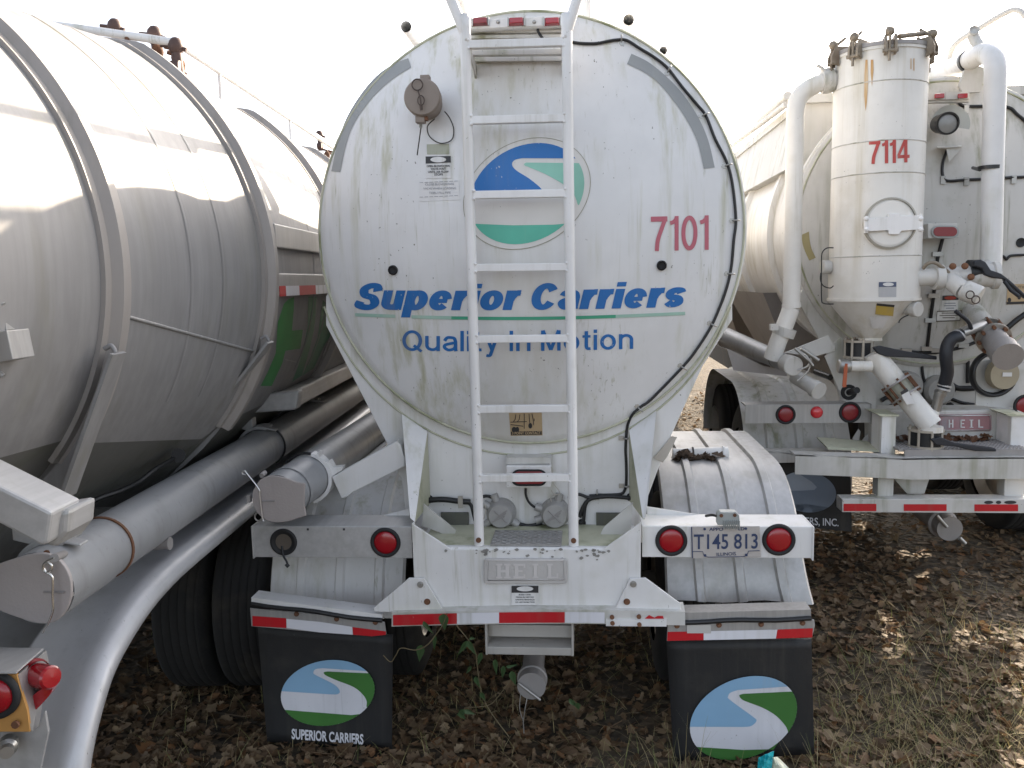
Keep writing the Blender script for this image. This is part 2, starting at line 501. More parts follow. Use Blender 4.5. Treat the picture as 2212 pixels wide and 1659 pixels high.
def stroke_text(mb, body, x0, x1, yl, yr, cap, S, a=.12, b=.10, shear=0.0, gap=.07, off=.003, sag=0.0, mi=0):
    X = 0; out = []
    for ch in body:
        W, st = glyph(ch, a, b)
        if st:
            out.append((X, st))
            X += W+gap
        else: X += W
    X -= gap
    tot = X
    lo, hi = 1e9, -1e9
    strips = []
    for gx, st in out:
        for k, q in enumerate(st):
            closed, pts = q[0], q[1]; sc = q[2] if len(q) > 2 else 1.0
            n = len(pts); L_ = []; R_ = []
            for i in range(n):
                p0 = pts[i-1] if (i or closed) else pts[0]; p1 = pts[(i+1) % n] if (i < n-1 or closed) else pts[-1]
                tx, ty = p1[0]-p0[0], p1[1]-p0[1]; l = math.hypot(tx, ty) or 1
                nx, ny = -ty/l, tx/l
                w_ = math.hypot(nx*a, ny*b)*sc
                L_.append((gx+pts[i][0]+nx*w_, pts[i][1]+ny*w_)); R_.append((gx+pts[i][0]-nx*w_, pts[i][1]-ny*w_))
            if shear:
                L_ = [(x+y*shear, y) for x, y in L_]; R_ = [(x+y*shear, y) for x, y in R_]
            for x, y in L_+R_: lo = min(lo, x); hi = max(hi, x)
            strips.append((closed, L_, R_, off+.00025*k))
    for closed, L_, R_, of in strips:
        n = len(L_)
        def m(q):
            t = (q[0]-lo)/(hi-lo)
            return V(S(x0+(x1-x0)*t, yl+(yr-yl)*t+sag*4*t*(1-t)-q[1]*cap))
        o = V((0, 0, HC)); vs_ = []
        for i in range(n):
            for q in (m(L_[i]), m(R_[i])): vs_.append(q+(o-q).normalized()*of)
        fs_ = []
        for i in range(n if closed else n-1):
            j = (i+1) % n
            f = (2*i, 2*i+1, 2*j+1, 2*j)
            A, B_, C_ = vs_[f[0]], vs_[f[1]], vs_[f[2]]
            if (B_-A).cross(C_-A).dot(o-A) < 0: f = f[::-1]
            fs_.append(f)
        mb.add(vs_, fs_, False, mi)
# ------------------------------------------------------------------ the trailer in the middle
p = F0.p
TR = thing('tank_trailer', 'white tank trailer with blue lettering, red 7101 and rear ladder, in the middle', 'tank trailer', F0, (-.28, 3.6, 0), 'tank trailers parked side by side')
RY = 3.90                                   # plane of the tank's rear rim
hc = p(1139, 505, RY); HX, HZ = hc.x, hc.z
HR = (p(1600, 487, RY).x - p(678, 487, RY).x)/2
BUL = .20
def ydome(x, z):
    q = ((x-HX)**2+(z-HZ)**2)/HR**2
    return RY - BUL*(1-min(q, 1.0))
def S_head(px, py):
    y = RY-.1
    for _ in range(8):
        q = p(px, py, y); y = ydome(q.x, q.z)
    return p(px, py, y)
def S_at(y): return lambda px, py: p(px, py, y)

# tank
mb = MB()
mb.lathe((HX, RY+.03, HZ), (0, 1, 0), [(0, HR-.02), (.0, HR+.012), (.05, HR+.012), (.05, HR-.012), (9.5, HR-.012), (9.9, HR-.3), (9.9, 0)], 96)
mb.build('tank_shell', white, TR)
mb = MB()
prof = []
for i in range(25):
    r = (HR-.006)*i/24
    prof.append((ydome(HX+r, HZ)-RY, r))
prof += [(.012, HR+.0), (.03, HR+.002)]
mb.lathe((HX, RY, HZ), (0, 1, 0), prof, 128, flat_break=False)
head = mb.build('tank_head', white_head, TR)
# weld bead where the head meets its flange
mb = MB()
mb.tube([(HX+(HR-.006)*math.cos(a), ydome(HX+HR-.006, HZ)-.001, HZ+(HR-.006)*math.sin(a)) for a in [2*math.pi*k/120 for k in range(120)]], .006, 6, closed=True)
mb.build('weld_seam', white_green, TR)

# plate under the tank that carries it, down to the bumper deck
sk = [(704, 640), (704, 702), (742, 775), (838, 962), (868, 1040), (884, 1172), (1388, 1172), (1397, 1080), (1442, 958), (1517, 792), (1582, 690), (1581, 632), (1560, 600), (730, 600)]
mb = MB().prism([p(a, b, RY+.022) for a, b in sk], (0, .05, 0))
mb.build('rear_skirt', white, TR, bevel=.004)
mb = MB()
arc = [p(1139+467*math.cos(rad(t)), 495+488*math.sin(rad(t)), RY+.02) for t in range(20, 161, 4)]
mb.tube(arc, .005, 6)
mb.build('skirt_weld', white_green, TR)

# gussets beside the lower plate
for pts in ([(868, 895), (923, 932), (896, 1127), (886, 1118)], [(1418, 887), (1359, 929), (1389, 1122), (1396, 1114)]):
    to, ti, bi, bo = p(*pts[0], RY+.0), p(*pts[1], RY+.0), p(*pts[2], 3.60), p(*pts[3], 3.60)
    mb = MB()
    mb.prism([to, ti, bi, bo], (0, .008, 0))
    back = V((ti.x, RY+.02, bi.z))
    sx = .008 if ti.x < HX else -.008
    gu = mb.build('gusset', white, TR)
    mb = MB().prism([ti+V((0, .006, -.002)), bi+V((0, .006, 0)), back], (-sx, 0, 0))
    mb.build('gusset_web', white_green, gu)

# bumper box
f = lambda a, b: p(a, b, 3.56)
mb = MB()
mb.prism([f(889, 1130), f(975, 1186), f(1303, 1186), f(1385, 1128), f(1383, 1311), f(897, 1312)], (0, .012, 0))
deck_z = f(1139, 1183).z
xl, xr = f(893, 1183).x, f(1385, 1183).x
mb.box((xl+.01, 3.575, deck_z-.012), (xr-.01, RY+.02, deck_z-.002))
mb.tube([(f(973, 1186).x, 3.578, deck_z-.016), (f(1304, 1186).x, 3.578, deck_z-.016)], .016, 12)
mb.prism([f(889, 1131)+V((0, .012, 0)), f(897, 1312)+V((0, .012, 0)), f(897, 1312)+V((0, .34, 0)), f(889, 1131)+V((0, .03, 0))], (.008, 0, 0))
mb.prism([f(1385, 1131)+V((0, .012, 0)), f(1383, 1311)+V((0, .012, 0)), f(1383, 1311)+V((0, .34, 0)), f(1385, 1131)+V((0, .03, 0))], (-.008, 0, 0))
mb.box((xl+.01, 3.575, f(1139, 1311).z), (xr-.01, RY, f(1139, 1311).z+.01))
bumper = mb.build('bumper', white, TR, bevel=.003)
# mossy deck strip and tread plate on top of it
mb = MB().box((xl+.03, 3.60, deck_z-.001), (xr-.03, RY+.015, deck_z+.001))
mb.build('deck_top', white_green, TR)
mb = MB()
a, b = p(1060, 1183, 3.6).x, p(1213, 1183, 3.6).x
mb.box((a, 3.585, deck_z+.001), (b, 3.80, deck_z+.007))
for i in range(14):
    for j in range(9):
        cx = a+.012+(b-a-.024)*i/13; cy = 3.60+.18*j/8
        s = .009 if (i+j) % 2 else -.009
        mb.prism([(cx-.009, cy-s*.6-.003, deck_z+.0065), (cx+.009, cy+s*.6-.003, deck_z+.0065), (cx+.009, cy+s*.6+.003, deck_z+.0065), (cx-.009, cy-s*.6+.003, deck_z+.0065)], (0, 0, .004))
mb.build('tread_plate', alu, TR)
# peeled triangular plates and plates coloured dark for the shade of the corner recesses
for pts, x0, x1 in (([(915, 1088), (985, 1145), (980, 1162), (912, 1135)], 953, 1012), ([(1367, 1085), (1362, 1150), (1294, 1163), (1303, 1140)], 1288, 1344)):
    mb = MB().prism([p(a, b, 3.76) for a, b in pts], (0, .01, 0))
    mb.build('corner_gusset', white_old, TR)
    mb = MB()
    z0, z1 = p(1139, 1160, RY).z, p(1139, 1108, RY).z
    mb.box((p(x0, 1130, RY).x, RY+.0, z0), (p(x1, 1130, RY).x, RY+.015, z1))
    mb.build('recess_shade_plate', mat('recess_shade', (.10, .10, .085), .8, dirt=GREEN, streak=.8), TR)
# chipped paint along the lip
mb = MB()
rng = random.Random(3)
for i in range(46):
    x = rng.choice((rng.uniform(960, 1310), rng.gauss(1100, 40), rng.gauss(1225, 25), rng.gauss(1290, 12)))
    y = 1186+abs(rng.gauss(0, 6)) + (rng.random() < .15)*14
    r = rng.uniform(1.2, 4.2)
    n = rng.randint(6, 9)
    decal(mb, [(x+r*1.3*rng.uniform(.6, 1.2)*math.cos(2*math.pi*k/n), y+r*rng.uniform(.5, 1.1)*math.sin(2*math.pi*k/n)) for k in range(n)], S_at(3.558), .004)
mb.build('chipped_paint', chip, TR)
# maker's plate
Sb = S_at(3.556)
mb = MB()
pp = []
for cx, cy, a0 in ((1052, 1211, 180), (1219, 1211, 270), (1219, 1253, 0), (1052, 1253, 90)):
    pp += [(cx+6*math.cos(rad(a0+d)), cy+6*math.sin(rad(a0+d))) for d in (0, 30, 60, 90)]
mb.prism([p(a, b, 3.556) for a, b in pp], (0, -.012, 0))
np_ = mb.build('name_plate', mat('cast_plate', (.52, .50, .48), .6, .1, dirt=(.33, .30, .29), blot=1.0, bump=.2, bscale=60), TR, bevel=.003)
mb = MB()
mb.tube([p(a, b, 3.543) for a, b in [(1055, 1210), (1217, 1210), (1219, 1252), (1054, 1253)]], .0022, 6, closed=True)
for ch, x in (('H', 1074), ('E', 1112), ('I', 1150)):
    t = .0
    y0, y1 = 1217, 1249
    w_ = {'H': 26, 'E': 23, 'I': 13}[ch]
    S = S_at(3.5435)
    bars = {'H': [(0, y0, 8, y1), (w_-8, y0, w_, y1), (6, 1231, w_-6, 1236), (-3, y0, 11, y0+4), (-3, y1-4, 11, y1), (w_-11, y0, w_+3, y0+4), (w_-11, y1-4, w_+3, y1)],
            'E': [(0, y0, 8, y1), (-3, y0, w_, y0+5), (-3, y1-5, w_, y1), (5, 1231, w_-6, 1235), (w_-4, y0, w_, y0+9), (w_-4, y1-9, w_, y1)],
            'I': [(3, y0, 10, y1), (0, y0, w_, y0+4), (0, y1-4, w_, y1)]}[ch]
    for q in bars:
        decal(mb, [(x+q[0], q[1]), (x+q[2], q[1]), (x+q[2], q[3]), (x+q[0], q[3])], S, .003+.0004*bars.index(q))
# L: a stem with a foot
decal(mb, [(a-11, b) for a, b in [(1192, 1217), (1205, 1217), (1205, 1221), (1202, 1221), (1202, 1245), (1213, 1245), (1213, 1238), (1217, 1238), (1217, 1249), (1192, 1249), (1192, 1245), (1195, 1245), (1195, 1221), (1192, 1221)]], S_at(3.5435), .004)
mb.build('plate_lettering', mat('worn_plate_letters', (.60, .57, .55), .6, dirt=(.36, .33, .32), blot=1.0), np_)
# BLEED TANK sticker
mb = MB()
decal(mb, [(1105, 1265), (1163, 1265), (1163, 1306), (1105, 1307)], Sb, .002)
st = mb.build('warning_sticker', sticker, TR)
mb = MB()
bmq = poly_mesh([(1105, 1265), (1163, 1265), (1163, 1280), (1105, 1280)]); lay(mb, bmq, Sb, .0035)
for i, s_ in enumerate(('BLEED TANK', 'PRESSURE BEFORE', 'OPENING MANHOLES', 'OR DISCONNECTING')):
    hw = len(s_)*1.3
    text(mb, s_, 1134-hw, 1134+hw, 1285.5+i*5.4, 1285.5+i*5.4, 2.8, Sb, .0035, .02)
mb.build('sticker_print', ink, st)
mb = MB(); decal(mb, Oval(1134, 1271.5, 18, 5.5, 0).pts(24), Sb, .005)
mb.build('sticker_oval', sticker, st)

# corner plates beside the bumper, with bolts
for pts, bolts in (([(807, 1313), (883, 1249), (916, 1249), (957, 1318), (957, 1324), (809, 1321)], ((908, 1262), (923, 1299))),
                   ([(1361, 1250), (1395, 1249), (1470, 1304), (1471, 1322), (1324, 1325)], ((1368, 1261), (1354, 1299)))):
    mb = MB().prism([p(a, b, 3.540) for a, b in pts], (0, .014, 0))
    cp = mb.build('corner_plate', white, TR, bevel=.002)
    for a, b in bolts:
        q = p(a, b, 3.540)
        mb = MB().cyl(q, q-V((0, .004, 0)), .0145, 16).cyl(q-V((0, .004, 0)), q-V((0, .013, 0)), .010, 6)
        mb.build('bolt', rust if b > 1290 else steel, cp)

# bumper rail with striped tape
tape_pts = lambda x: 1.5*math.sin((x-848)/460*math.pi)*-1.5
def rail_y(x): return 1327 - 5*math.sin(max(0, min(1, (x-848)/630))*math.pi) + (x-848)*-.004
mb = MB()
xs = [846+ (1480-846)*k/12 for k in range(13)]
top = [p(x, rail_y(x)-1, 3.52) for x in xs]
bot = [p(x, rail_y(x)+26, 3.52) for x in xs]
mb.prism(top+bot[::-1], (0, .012, 0))
for k in range(12):
    a, b = top[k], top[k+1]
    mb.add([a, b, V((b.x, 3.60, b.z+.012)), V((a.x, 3.60, a.z+.012)), a+V((0, 0, .006)), b+V((0, 0, .006)), V((b.x, 3.60, b.z+.018)), V((a.x, 3.60, a.z+.018))],
           [(0, 3, 2, 1), (4, 5, 6, 7), (0, 1, 5, 4), (1, 2, 6, 5), (2, 3, 7, 6), (3, 0, 4, 7)])
rail = mb.build('bumper_rail', white_old, TR)
Sr = S_at(3.518)
for x0, x1, m in ((849, 987, red_tape), (987, 1078, white_tape), (1078, 1220, red_tape), (1220, 1306, white_tape)):
    mb = MB(); n = 6
    q = [x0+(x1-x0)*k/n for k in range(n+1)]
    decal(mb, [(x, rail_y(x)+1) for x in q]+[(x, rail_y(x)+24) for x in q[::-1]], Sr, .002)
    mb.build('reflective_tape', m, rail)
mb = MB().prism([p(a, b, 3.512) for a, b in [(1309, 1338), (1440, 1338), (1440, 1353), (1309, 1352)]], (0, .008, 0))
mb.build('splice_plate', white, rail)
for a, b in ((1323, 1345), (1381, 1348), (1380, 1331), (1322, 1332)):
    q = p(a, b, 3.512)
    MB().cyl(q, q-V((0, .008, 0)), .010, 8).build('rail_bolt', rust, rail)
mb = MB()
decal(mb, [(1393, 1336), (1402, 1328), (1414, 1334), (1420, 1330), (1432, 1330), (1434, 1336)], Sr, .003)
mb.build('tape_scrap', red_tape, rail)

# light bars
LY = 3.60
def lamp(cx, cy, rpx, parent, y, lens=True, lens_m=None):
    q = p(cx, cy, y); r = rpx/FPX*(q-V((0, 0, HC))).length
    mb = MB().lathe(q, (0, -1, 0), [(-.03, r*.72), (.004, r*.74), (.010, r*.80), (.012, r*.92), (.006, r*1.0), (0, r*1.0)], 36, flat_break=False)
    o = mb.build('lamp_grommet', black, parent)
    if lens:
        mb = MB().lathe(q, (0, -1, 0), [(0, r*.76), (.006, r*.75), (.010, r*.6), (.013, r*.3), (.014, 0)], 36, flat_break=False)
        mb.build('lamp_lens', lens_m or red_lens, o)
    return o
# left bar
zt, zb = p(700, 1137, LY).z, p(700, 1204, LY).z
xa, xb = p(546, 1170, LY).x, p(890, 1170, LY).x
mb = MB()
mb.box((xa, LY, zb), (xb, LY+.006, zt))
mb.box((xa, LY+.006, zt-.006), (xb, LY+.19, zt+.001))
mb.box((xa, LY-.012, zb-.004), (xa+.006, LY+.15, zt+.004))
lb = mb.build('light_bar', alu_bright, TR, bevel=.002, label='bare aluminium light bar with one lamp missing')
mb = MB()
q = p(613, 1170, LY); r = 31/FPX*3.65
mb.lathe(q, (0, -1, 0), [(.003, r*.60), (.004, r*.74), (.010, r*.80), (.012, r*.94), (.006, r), (0, r)], 36, flat_break=False)
hs = mb.build('lamp_grommet', black, lb, label='empty lamp socket with a dangling wire')
MB().lathe(q, (0, -1, 0), [(.0025, r*.64), (.001, 0)], 28).build('socket_back', mat('socket_grime', (.13, .11, .09), .6, .3, dirt=(.03, .03, .03), blot=1.0), hs)
mb = MB().tube(spline([q+V((-.01, .0, -.02)), q+V((0, -.015, -.06)), q+V((.015, -.02, -.085)), q+V((.02, -.02, -.105))], 5), .005, 8)
mb.tube([q+V((.012, -.02, -.098)), q+V((.024, -.02, -.112))], .009, 8)
mb.build('loose_wire', cable_m, hs)
lamp(833, 1171, 32, lb, LY)
for a, b in ((665, 1143), (743, 1143)):
    q = p(a, b, LY-.001); MB().box(q-V((.005, .001, .005)), q+V((.005, .002, .005))).build('hole_shade', ink, lb)  # solid black tile, its colour stands for the shade inside a square hole
# right bar
zt, zb = p(1570, 1137, LY).z, p(1570, 1204, LY).z
xa, xb = p(1387, 1170, LY).x, p(1757, 1170, LY).x
mb = MB()
mb.box((xa, LY, zb), (xb, LY+.006, zt))
mb.box((xa, LY+.006, zt-.006), (xb, LY+.19, zt+.001))
mb.box((xb-.006, LY-.012, zb-.008), (xb, LY+.17, zt+.003))
rb = mb.build('light_bar', white, TR, bevel=.002)
lamp(1450, 1167, 33, rb, LY); lamp(1682, 1165, 33, rb, LY)
# gusset strip along the top of the bars
for pts in ([(777, 1127), (884, 1098), (884, 1127)], [(1398, 1094), (1515, 1112), (1398, 1119)]):
    MB().prism([p(a, b, 3.78) for a, b in pts], (0, .006, 0)).build('bar_brace', white, TR)
# licence plate
mb = MB().prism([p(a, b, 3.588) for a, b in [(1493, 1137), (1641, 1136), (1644, 1203), (1494, 1206)]], (0, .004, 0))
lp = mb.build('licence_plate', plate_m, rb, bevel=.002)
Sp = S_at(3.587)
mb = MB()
text(mb, 'T145 813', 1499, 1637, 1185.5, 1184, 33, Sp, .002, .012)
text(mb, 'APPO', 1532, 1562, 1146, 1146, 7, Sp, .002, .02)
text(mb, 'ED', 1595, 1608, 1145, 1145, 7, Sp, .002, .02)
text(mb, 'ILLINOIS', 1548, 1590, 1200.5, 1199, 7.5, Sp, .002, .01)
mb.tube([p(a, b, 3.586) for a, b in [(1496, 1191), (1518, 1191), (1521, 1201), (1530, 1203), (1605, 1202), (1613, 1200), (1617, 1190), (1641, 1189)]], .0016, 6)
mb.tube([p(a, b, 3.586) for a, b in [(1494, 1138), (1496, 1205)]], .0022, 6)
for a, b in ((1522, 1142), (1611, 1141), (1523, 1199), (1612, 1198)): 
    q = p(a, b, 3.586); mb.cyl(q, q-V((0, .004, 0)), .006, 8)
mb.build('plate_numerals', plate_ink, lp)
mb = MB()
mb.prism([p(a, b, 3.575) for a, b in [(1550, 1112), (1556, 1106), (1590, 1106), (1597, 1113), (1599, 1133), (1550, 1134)]], (0, .05, 0))
for k in range(9):
    x = 1563+k*4.2
    mb.prism([p(a, b, 3.566) for a, b in [(x, 1124), (x+2.2, 1124), (x+2.2, 1144), (x, 1144)]], (0, .02, 0))
pl = mb.build('plate_lamp', lamp_grey, rb, bevel=.003)
for a, b in ((1558, 1113), (1587, 1112)):
    q = p(a, b, 3.575); MB().cyl(q, q-V((0, .006, 0)), .008, 8).build('screw', rust, pl)
MB().tube(spline([p(1550, 1115, 3.6), p(1538, 1112, 3.62), p(1525, 1114, 3.66)], 5), .006, 8).build('lamp_wire', cable_m, rb)

# fenders
def fender(x0, x1, zbot, m, flare=0.0, wave=0.0):
    yc, zc, R, yf = 4.50, .55, .665, 5.25
    path = []
    t0 = math.asin(max(-1, (zbot-zc)/R))
    for k in range(15):
        a = t0+(math.pi/2-t0)*k/14
        path.append((yc-R*math.cos(a), zc+R*math.sin(a), -math.cos(a), math.sin(a)))
    path.append(((yc+yf)/2, zc+R, 0, 1))
    for k in range(9):
        a = math.pi/2 - (math.pi/2*.8)*k/8
        path.append((yf+R*math.cos(a), zc+R*math.sin(a), math.cos(a), math.sin(a)))
    us = [0, .012]
    for a, b in ((.20, .27), (.49, .56), (.78, .855)):
        us += [a, a+.014, b-.014, b]
    us += [.985, 1.0]
    us = sorted(us + [.1, .38, .67, .93])
    vs_ = []
    for (y, z, ny, nz) in path:
        for u in us:
            h = 0
            for a, b in ((.20, .27), (.49, .56), (.78, .855)):
                if a+.013 <= u <= b-.013: h = .017
            if u > .99 or u < .005: h -= .015
            fl = flare*max(0, 1-(z-zbot)/.25)**2
            x = x0+(x1-x0)*u + (fl*u if flare else 0)
            vs_.append((x, y+ny*h - wave*math.sin(u*9)*max(0, 1-(z-zbot)/.12), z+nz*h + wave*.6*math.sin(u*11)*max(0, 1-(z-zbot)/.12)))
    n = len(us)
    fs_ = [(i*n+j, (i+1)*n+j, (i+1)*n+j+1, i*n+j+1) for i in range(len(path)-1) for j in range(n-1)]
    mb = MB().add(vs_, fs_, True)
    o = mb.build('fender', m, TR)
    sd = o.modifiers.new('solid', 'SOLIDIFY'); sd.thickness = .004; sd.offset = -1
    es = o.modifiers.new('split', 'EDGE_SPLIT'); es.split_angle = rad(35)
    return o
lx0, lx1 = p(583, 1270, 3.85).x, p(872, 1270, 3.85).x
fender(lx0, lx1, p(720, 1332, 3.84).z, white)
rx0, rx1 = p(1440, 1270, 3.85).x, p(1742, 1240, 3.85).x
rf = fender(rx0, rx1, p(1600, 1300, 3.84).z, alu_bright, flare=.035, wave=.014)
rf['label'] = 'unpainted aluminium fender with a bent lower edge'

# wheels
def wheel(x0, x1, yc, zc, R, parent, fr=None):
    cx = (x0+x1)/2; wd = x1-x0
    mb = MB()
    prof = [(0, R*.60), (.0, R*.72), (wd*.03, R*.9), (wd*.10, R*.985), (wd*.14, R)]
    for k in range(5):
        a = .14+.72*k/5; b = .14+.72*(k+1)/5
        prof += [(wd*(a+.010), R), (wd*(b-.014), R), (wd*(b-.012), R-.012), (wd*(b-.001), R-.012), (wd*b, R)]
    prof += [(wd*.90, R*.985), (wd*.97, R*.9), (wd, R*.72), (wd, R*.60)]
    mb.lathe((x0, yc, zc), (1, 0, 0), prof, 64, flat_break=False)
    ty = mb.build('tyre', tyre_m, parent)
    mb = MB().lathe((x0, yc, zc), (1, 0, 0), [(.02, R*.6), (wd*.3, R*.5), (wd*.3, 0), (wd*.7, 0), (wd*.7, R*.5), (wd-.02, R*.6)], 40)
    mb.build('rim', steel, ty)
    return ty
for yc in (4.50, 5.75):
    for x0 in (-1.52, -1.19, .36, .69):
        wheel(x0, x0+.29, yc, .51, .51, TR)
mb = MB()
for yc in (4.50, 5.75): mb.cyl((-1.4, yc, .51), (.85, yc, .51), .07, 16)
mb.box((-.75, 3.95, .70), (-.60, 12, .95)); mb.box((.05, 3.95, .70), (.2, 12, .95))
mb.build('axle_frame', mat('underframe_grime', (.06, .055, .05), .8, dirt=(.12, .09, .06), blot=.6), TR)

# mud flaps
def flap(top, bot, hang, tapes, ov, cur_blue, cur_green, cur_low, words, curl):
    y = 3.64
    Sf = S_at(y)
    mb = MB()
    (xa, ya), (xb, yb) = top; (xc, yc), (xd, yd) = bot
    nu, nv = 8, 12
    def curve_y(v): return y + curl*v*v
    grid = []
    for j in range(nv+1):
        v = j/nv
        for i in range(nu+1):
            u = i/nu
            a = (xa+(xb-xa)*u)*(1-v)+(xc+(xd-xc)*u)*v
            b = (ya+(yb-ya)*u)*(1-v)+(yc+(yd-yc)*u)*v
            grid.append(p(a, b, y))
    fs_ = [(j*(nu+1)+i, (j+1)*(nu+1)+i, (j+1)*(nu+1)+i+1, j*(nu+1)+i+1) for j in range(nv) for i in range(nu)]
    mb.add(grid, fs_, True)
    fo = mb.build('mud_flap', flap_m, TR)
    sd = fo.modifiers.new('solid', 'SOLIDIFY'); sd.thickness = .009; sd.offset = -1
    cols = (sky_blue, flap_white, flap_green)
    mb = MB(); decal(mb, ov.pts(), Sf, .011); em = mb.build('flap_emblem', cols[1], fo)
    mb = MB(); decal(mb, ov.region(cur_blue, True), Sf, .013); mb.build('emblem_sky', cols[0], em)
    mb = MB(); decal(mb, ov.region(cur_green, True), Sf, .013); decal(mb, ov.region(cur_low, False), Sf, .013); mb.build('emblem_field', cols[2], em)
    if words:
        mb = MB(); text(mb, *words[0], Sf, .011, **words[1]); mb.build('flap_lettering', flap_white, fo)
    return fo
zc = lambda a, b: (486+a*.2839, 1188+b*.2839)
zr = lambda a, b: (1350+a*.2839, 1188+b*.2839)
ovl = Oval(486+782*.2839, 1188+1086*.2839, 357*.2839, 251*.2839, 7)
bl = [zc(a, b) for a, b in [(425, 1072), (800, 1097)]+sp2([(800, 1097), (855, 1096), (874, 1072), (830, 1022), (690, 950), (673, 928), (690, 905), (745, 898)])[1:]+[(1078, 918)]]
gr = [zc(a, b) for a, b in [(1090, 940)]+sp2([(780, 923), (752, 930), (767, 952), (850, 990), (980, 1042), (1050, 1100), (1078, 1150), (1075, 1192)])]
lo = [zc(a, b) for a, b in [(455, 1217), (700, 1235), (960, 1255), (1022, 1244)]]
lf = flap([(556, 1350), (848, 1372)], [(577, 1602), (846, 1622)], None, None, ovl, bl, gr, lo,
     (('SUPERIOR CARRIERS', 630, 785, 1595, 1607, 22), dict(bold=.03)), .0)
ovr = Oval(1350+902*.2839, 1188+1277*.2839, 408*.2839, 320*.2839, 14)
bl = [zr(a, b) for a, b in [(500, 1345), (900, 1345)]+sp2([(900, 1345), (960, 1338), (1000, 1300), (975, 1268), (800, 1140), (786, 1110), (805, 1083), (860, 1064)])[1:]+[(1222, 1055)]]
gr = [zr(a, b) for a, b in [(1250, 1090)]+sp2([(900, 1093), (870, 1105), (890, 1135), (940, 1158), (1050, 1200), (1150, 1260), (1222, 1338), (1245, 1395)])]
lo = [zr(a, b) for a, b in [(525, 1517), (900, 1520), (1130, 1518), (1195, 1497)]]
rfp = flap([(1440, 1384), (1753, 1380)], [(1456, 1648), (1759, 1628)], None, None, ovr, bl, gr, lo, None, .0)

def hanger(bar, plate, tape, bolts, m_bar, flap_o):
    # angle bar, rubber strip, clamping plate with tape
    y = 3.55
    mb = MB()
    (x0, y0), (x1, y1), h = bar
    a, b = p(x0, y0, y), p(x1, y1, y)
    c, d = p(x0, y0+h, y), p(x1, y1+h, y)
    mb.prism([a, b, d, c], (0, .008, 0))
    mb.prism([a, b, b+V((0, .09, 0)), a+V((0, .09, 0))], (0, 0, .006))
    ho = mb.build('flap_hanger', m_bar, TR)
    mb = MB()
    n = 8
    up = [p(x0+(x1-x0)*k/n, y0+h+(y1-y0)*k/n+1.5*math.sin(k*1.3), y-.005) for k in range(n+1)]
    mb.tube(up, .011, 8)
    mb.build('rubber_strip', plastic, ho)
    mb = MB().prism([p(q[0], q[1], y-.002) for q in plate], (0, .006, 0))
    po = mb.build('clamp_plate', alu, ho, bevel=.002)
    for pts, m in tape:
        mb = MB(); decal(mb, pts, S_at(y-.002), .002)
        mb.build('reflective_tape', m, po)
    for q in bolts:
        c = p(q[0], q[1], y-.002)
        MB().cyl(c, c-V((0, .004, 0)), .012, 14).cyl(c-V((0, .004, 0)), c-V((0, .011, 0)), .008, 6).build('bolt', rust, po)
hanger(((543, 1293), (826, 1330), 11), [zc(190, 440), zc(700, 490), zc(1150, 530), zc(1215, 548), zc(1228, 640), zc(1110, 655), zc(700, 625), zc(200, 580)],
       [([zc(208, 500), zc(465, 518), zc(467, 592), zc(210, 577)], red_tape), ([zc(467, 522), zc(720, 545), zc(968, 583), zc(972, 643), zc(716, 625), zc(469, 592)], white_tape), ([zc(970, 585), zc(1225, 618), zc(1224, 644), zc(1115, 655), zc(974, 643)], red_tape)],
       [zc(545, 484), zc(850, 522), zc(1145, 548)], white, lf)
hanger(((1452, 1327), (1752, 1319), 17), [zr(325, 560), zr(760, 548), zr(1440, 528), zr(1447, 570), zr(1425, 665), zr(318, 692)],
       [([zr(325, 622), zr(598, 618), zr(598, 684), zr(322, 690)], red_tape), ([zr(599, 617), zr(1160, 604), zr(1148, 672), zr(599, 684)], white_tape), ([zr(1161, 604), zr(1430, 594), zr(1426, 663), zr(1149, 672)], red_tape)],
       [zr(395, 574), zr(715, 568), zr(1035, 562), zr(1350, 552)], alu, rfp)
mb = MB(); decal(mb, [zr(472, 570), zr(655, 566), zr(655, 632), zr(472, 632)], S_at(3.546), .003)
mb.build('paper_label', mat('old_label', (.50, .48, .45), .6), TR)

# folding step below the rail
mb = MB()
a, b = p(1048, 1385, 3.54), p(1239, 1385, 3.54)
zt, zb = p(1140, 1352, 3.54).z, p(1140, 1416, 3.54).z
for x in (a.x, b.x-.01): mb.box((x, 3.54, zb), (x+.01, 3.72, zt+.05))
t1, t2, t3 = p(1140, 1362, 3.54).z, p(1140, 1388, 3.54).z, p(1140, 1396, 3.54).z
mb.prism([(a.x+.01, 3.60, t1), (a.x+.01, 3.60, t2), (a.x+.01, 3.70, t2+.03), (a.x+.01, 3.70, t1+.02)], (b.x-a.x-.02, 0, 0))
mb.prism([(a.x+.01, 3.543, t3-.006), (a.x+.01, 3.543, zb+.002), (a.x+.01, 3.555, zb+.002), (a.x+.01, 3.70, t3-.004), (a.x+.01, 3.70, t3+.002)], (b.x-a.x-.02, 0, 0))
mb.build('step', mat('worn_step', (.46, .44, .41), .6, .3, dirt=(.25, .22, .18), streak=.6, speck=.8), TR, bevel=.002)

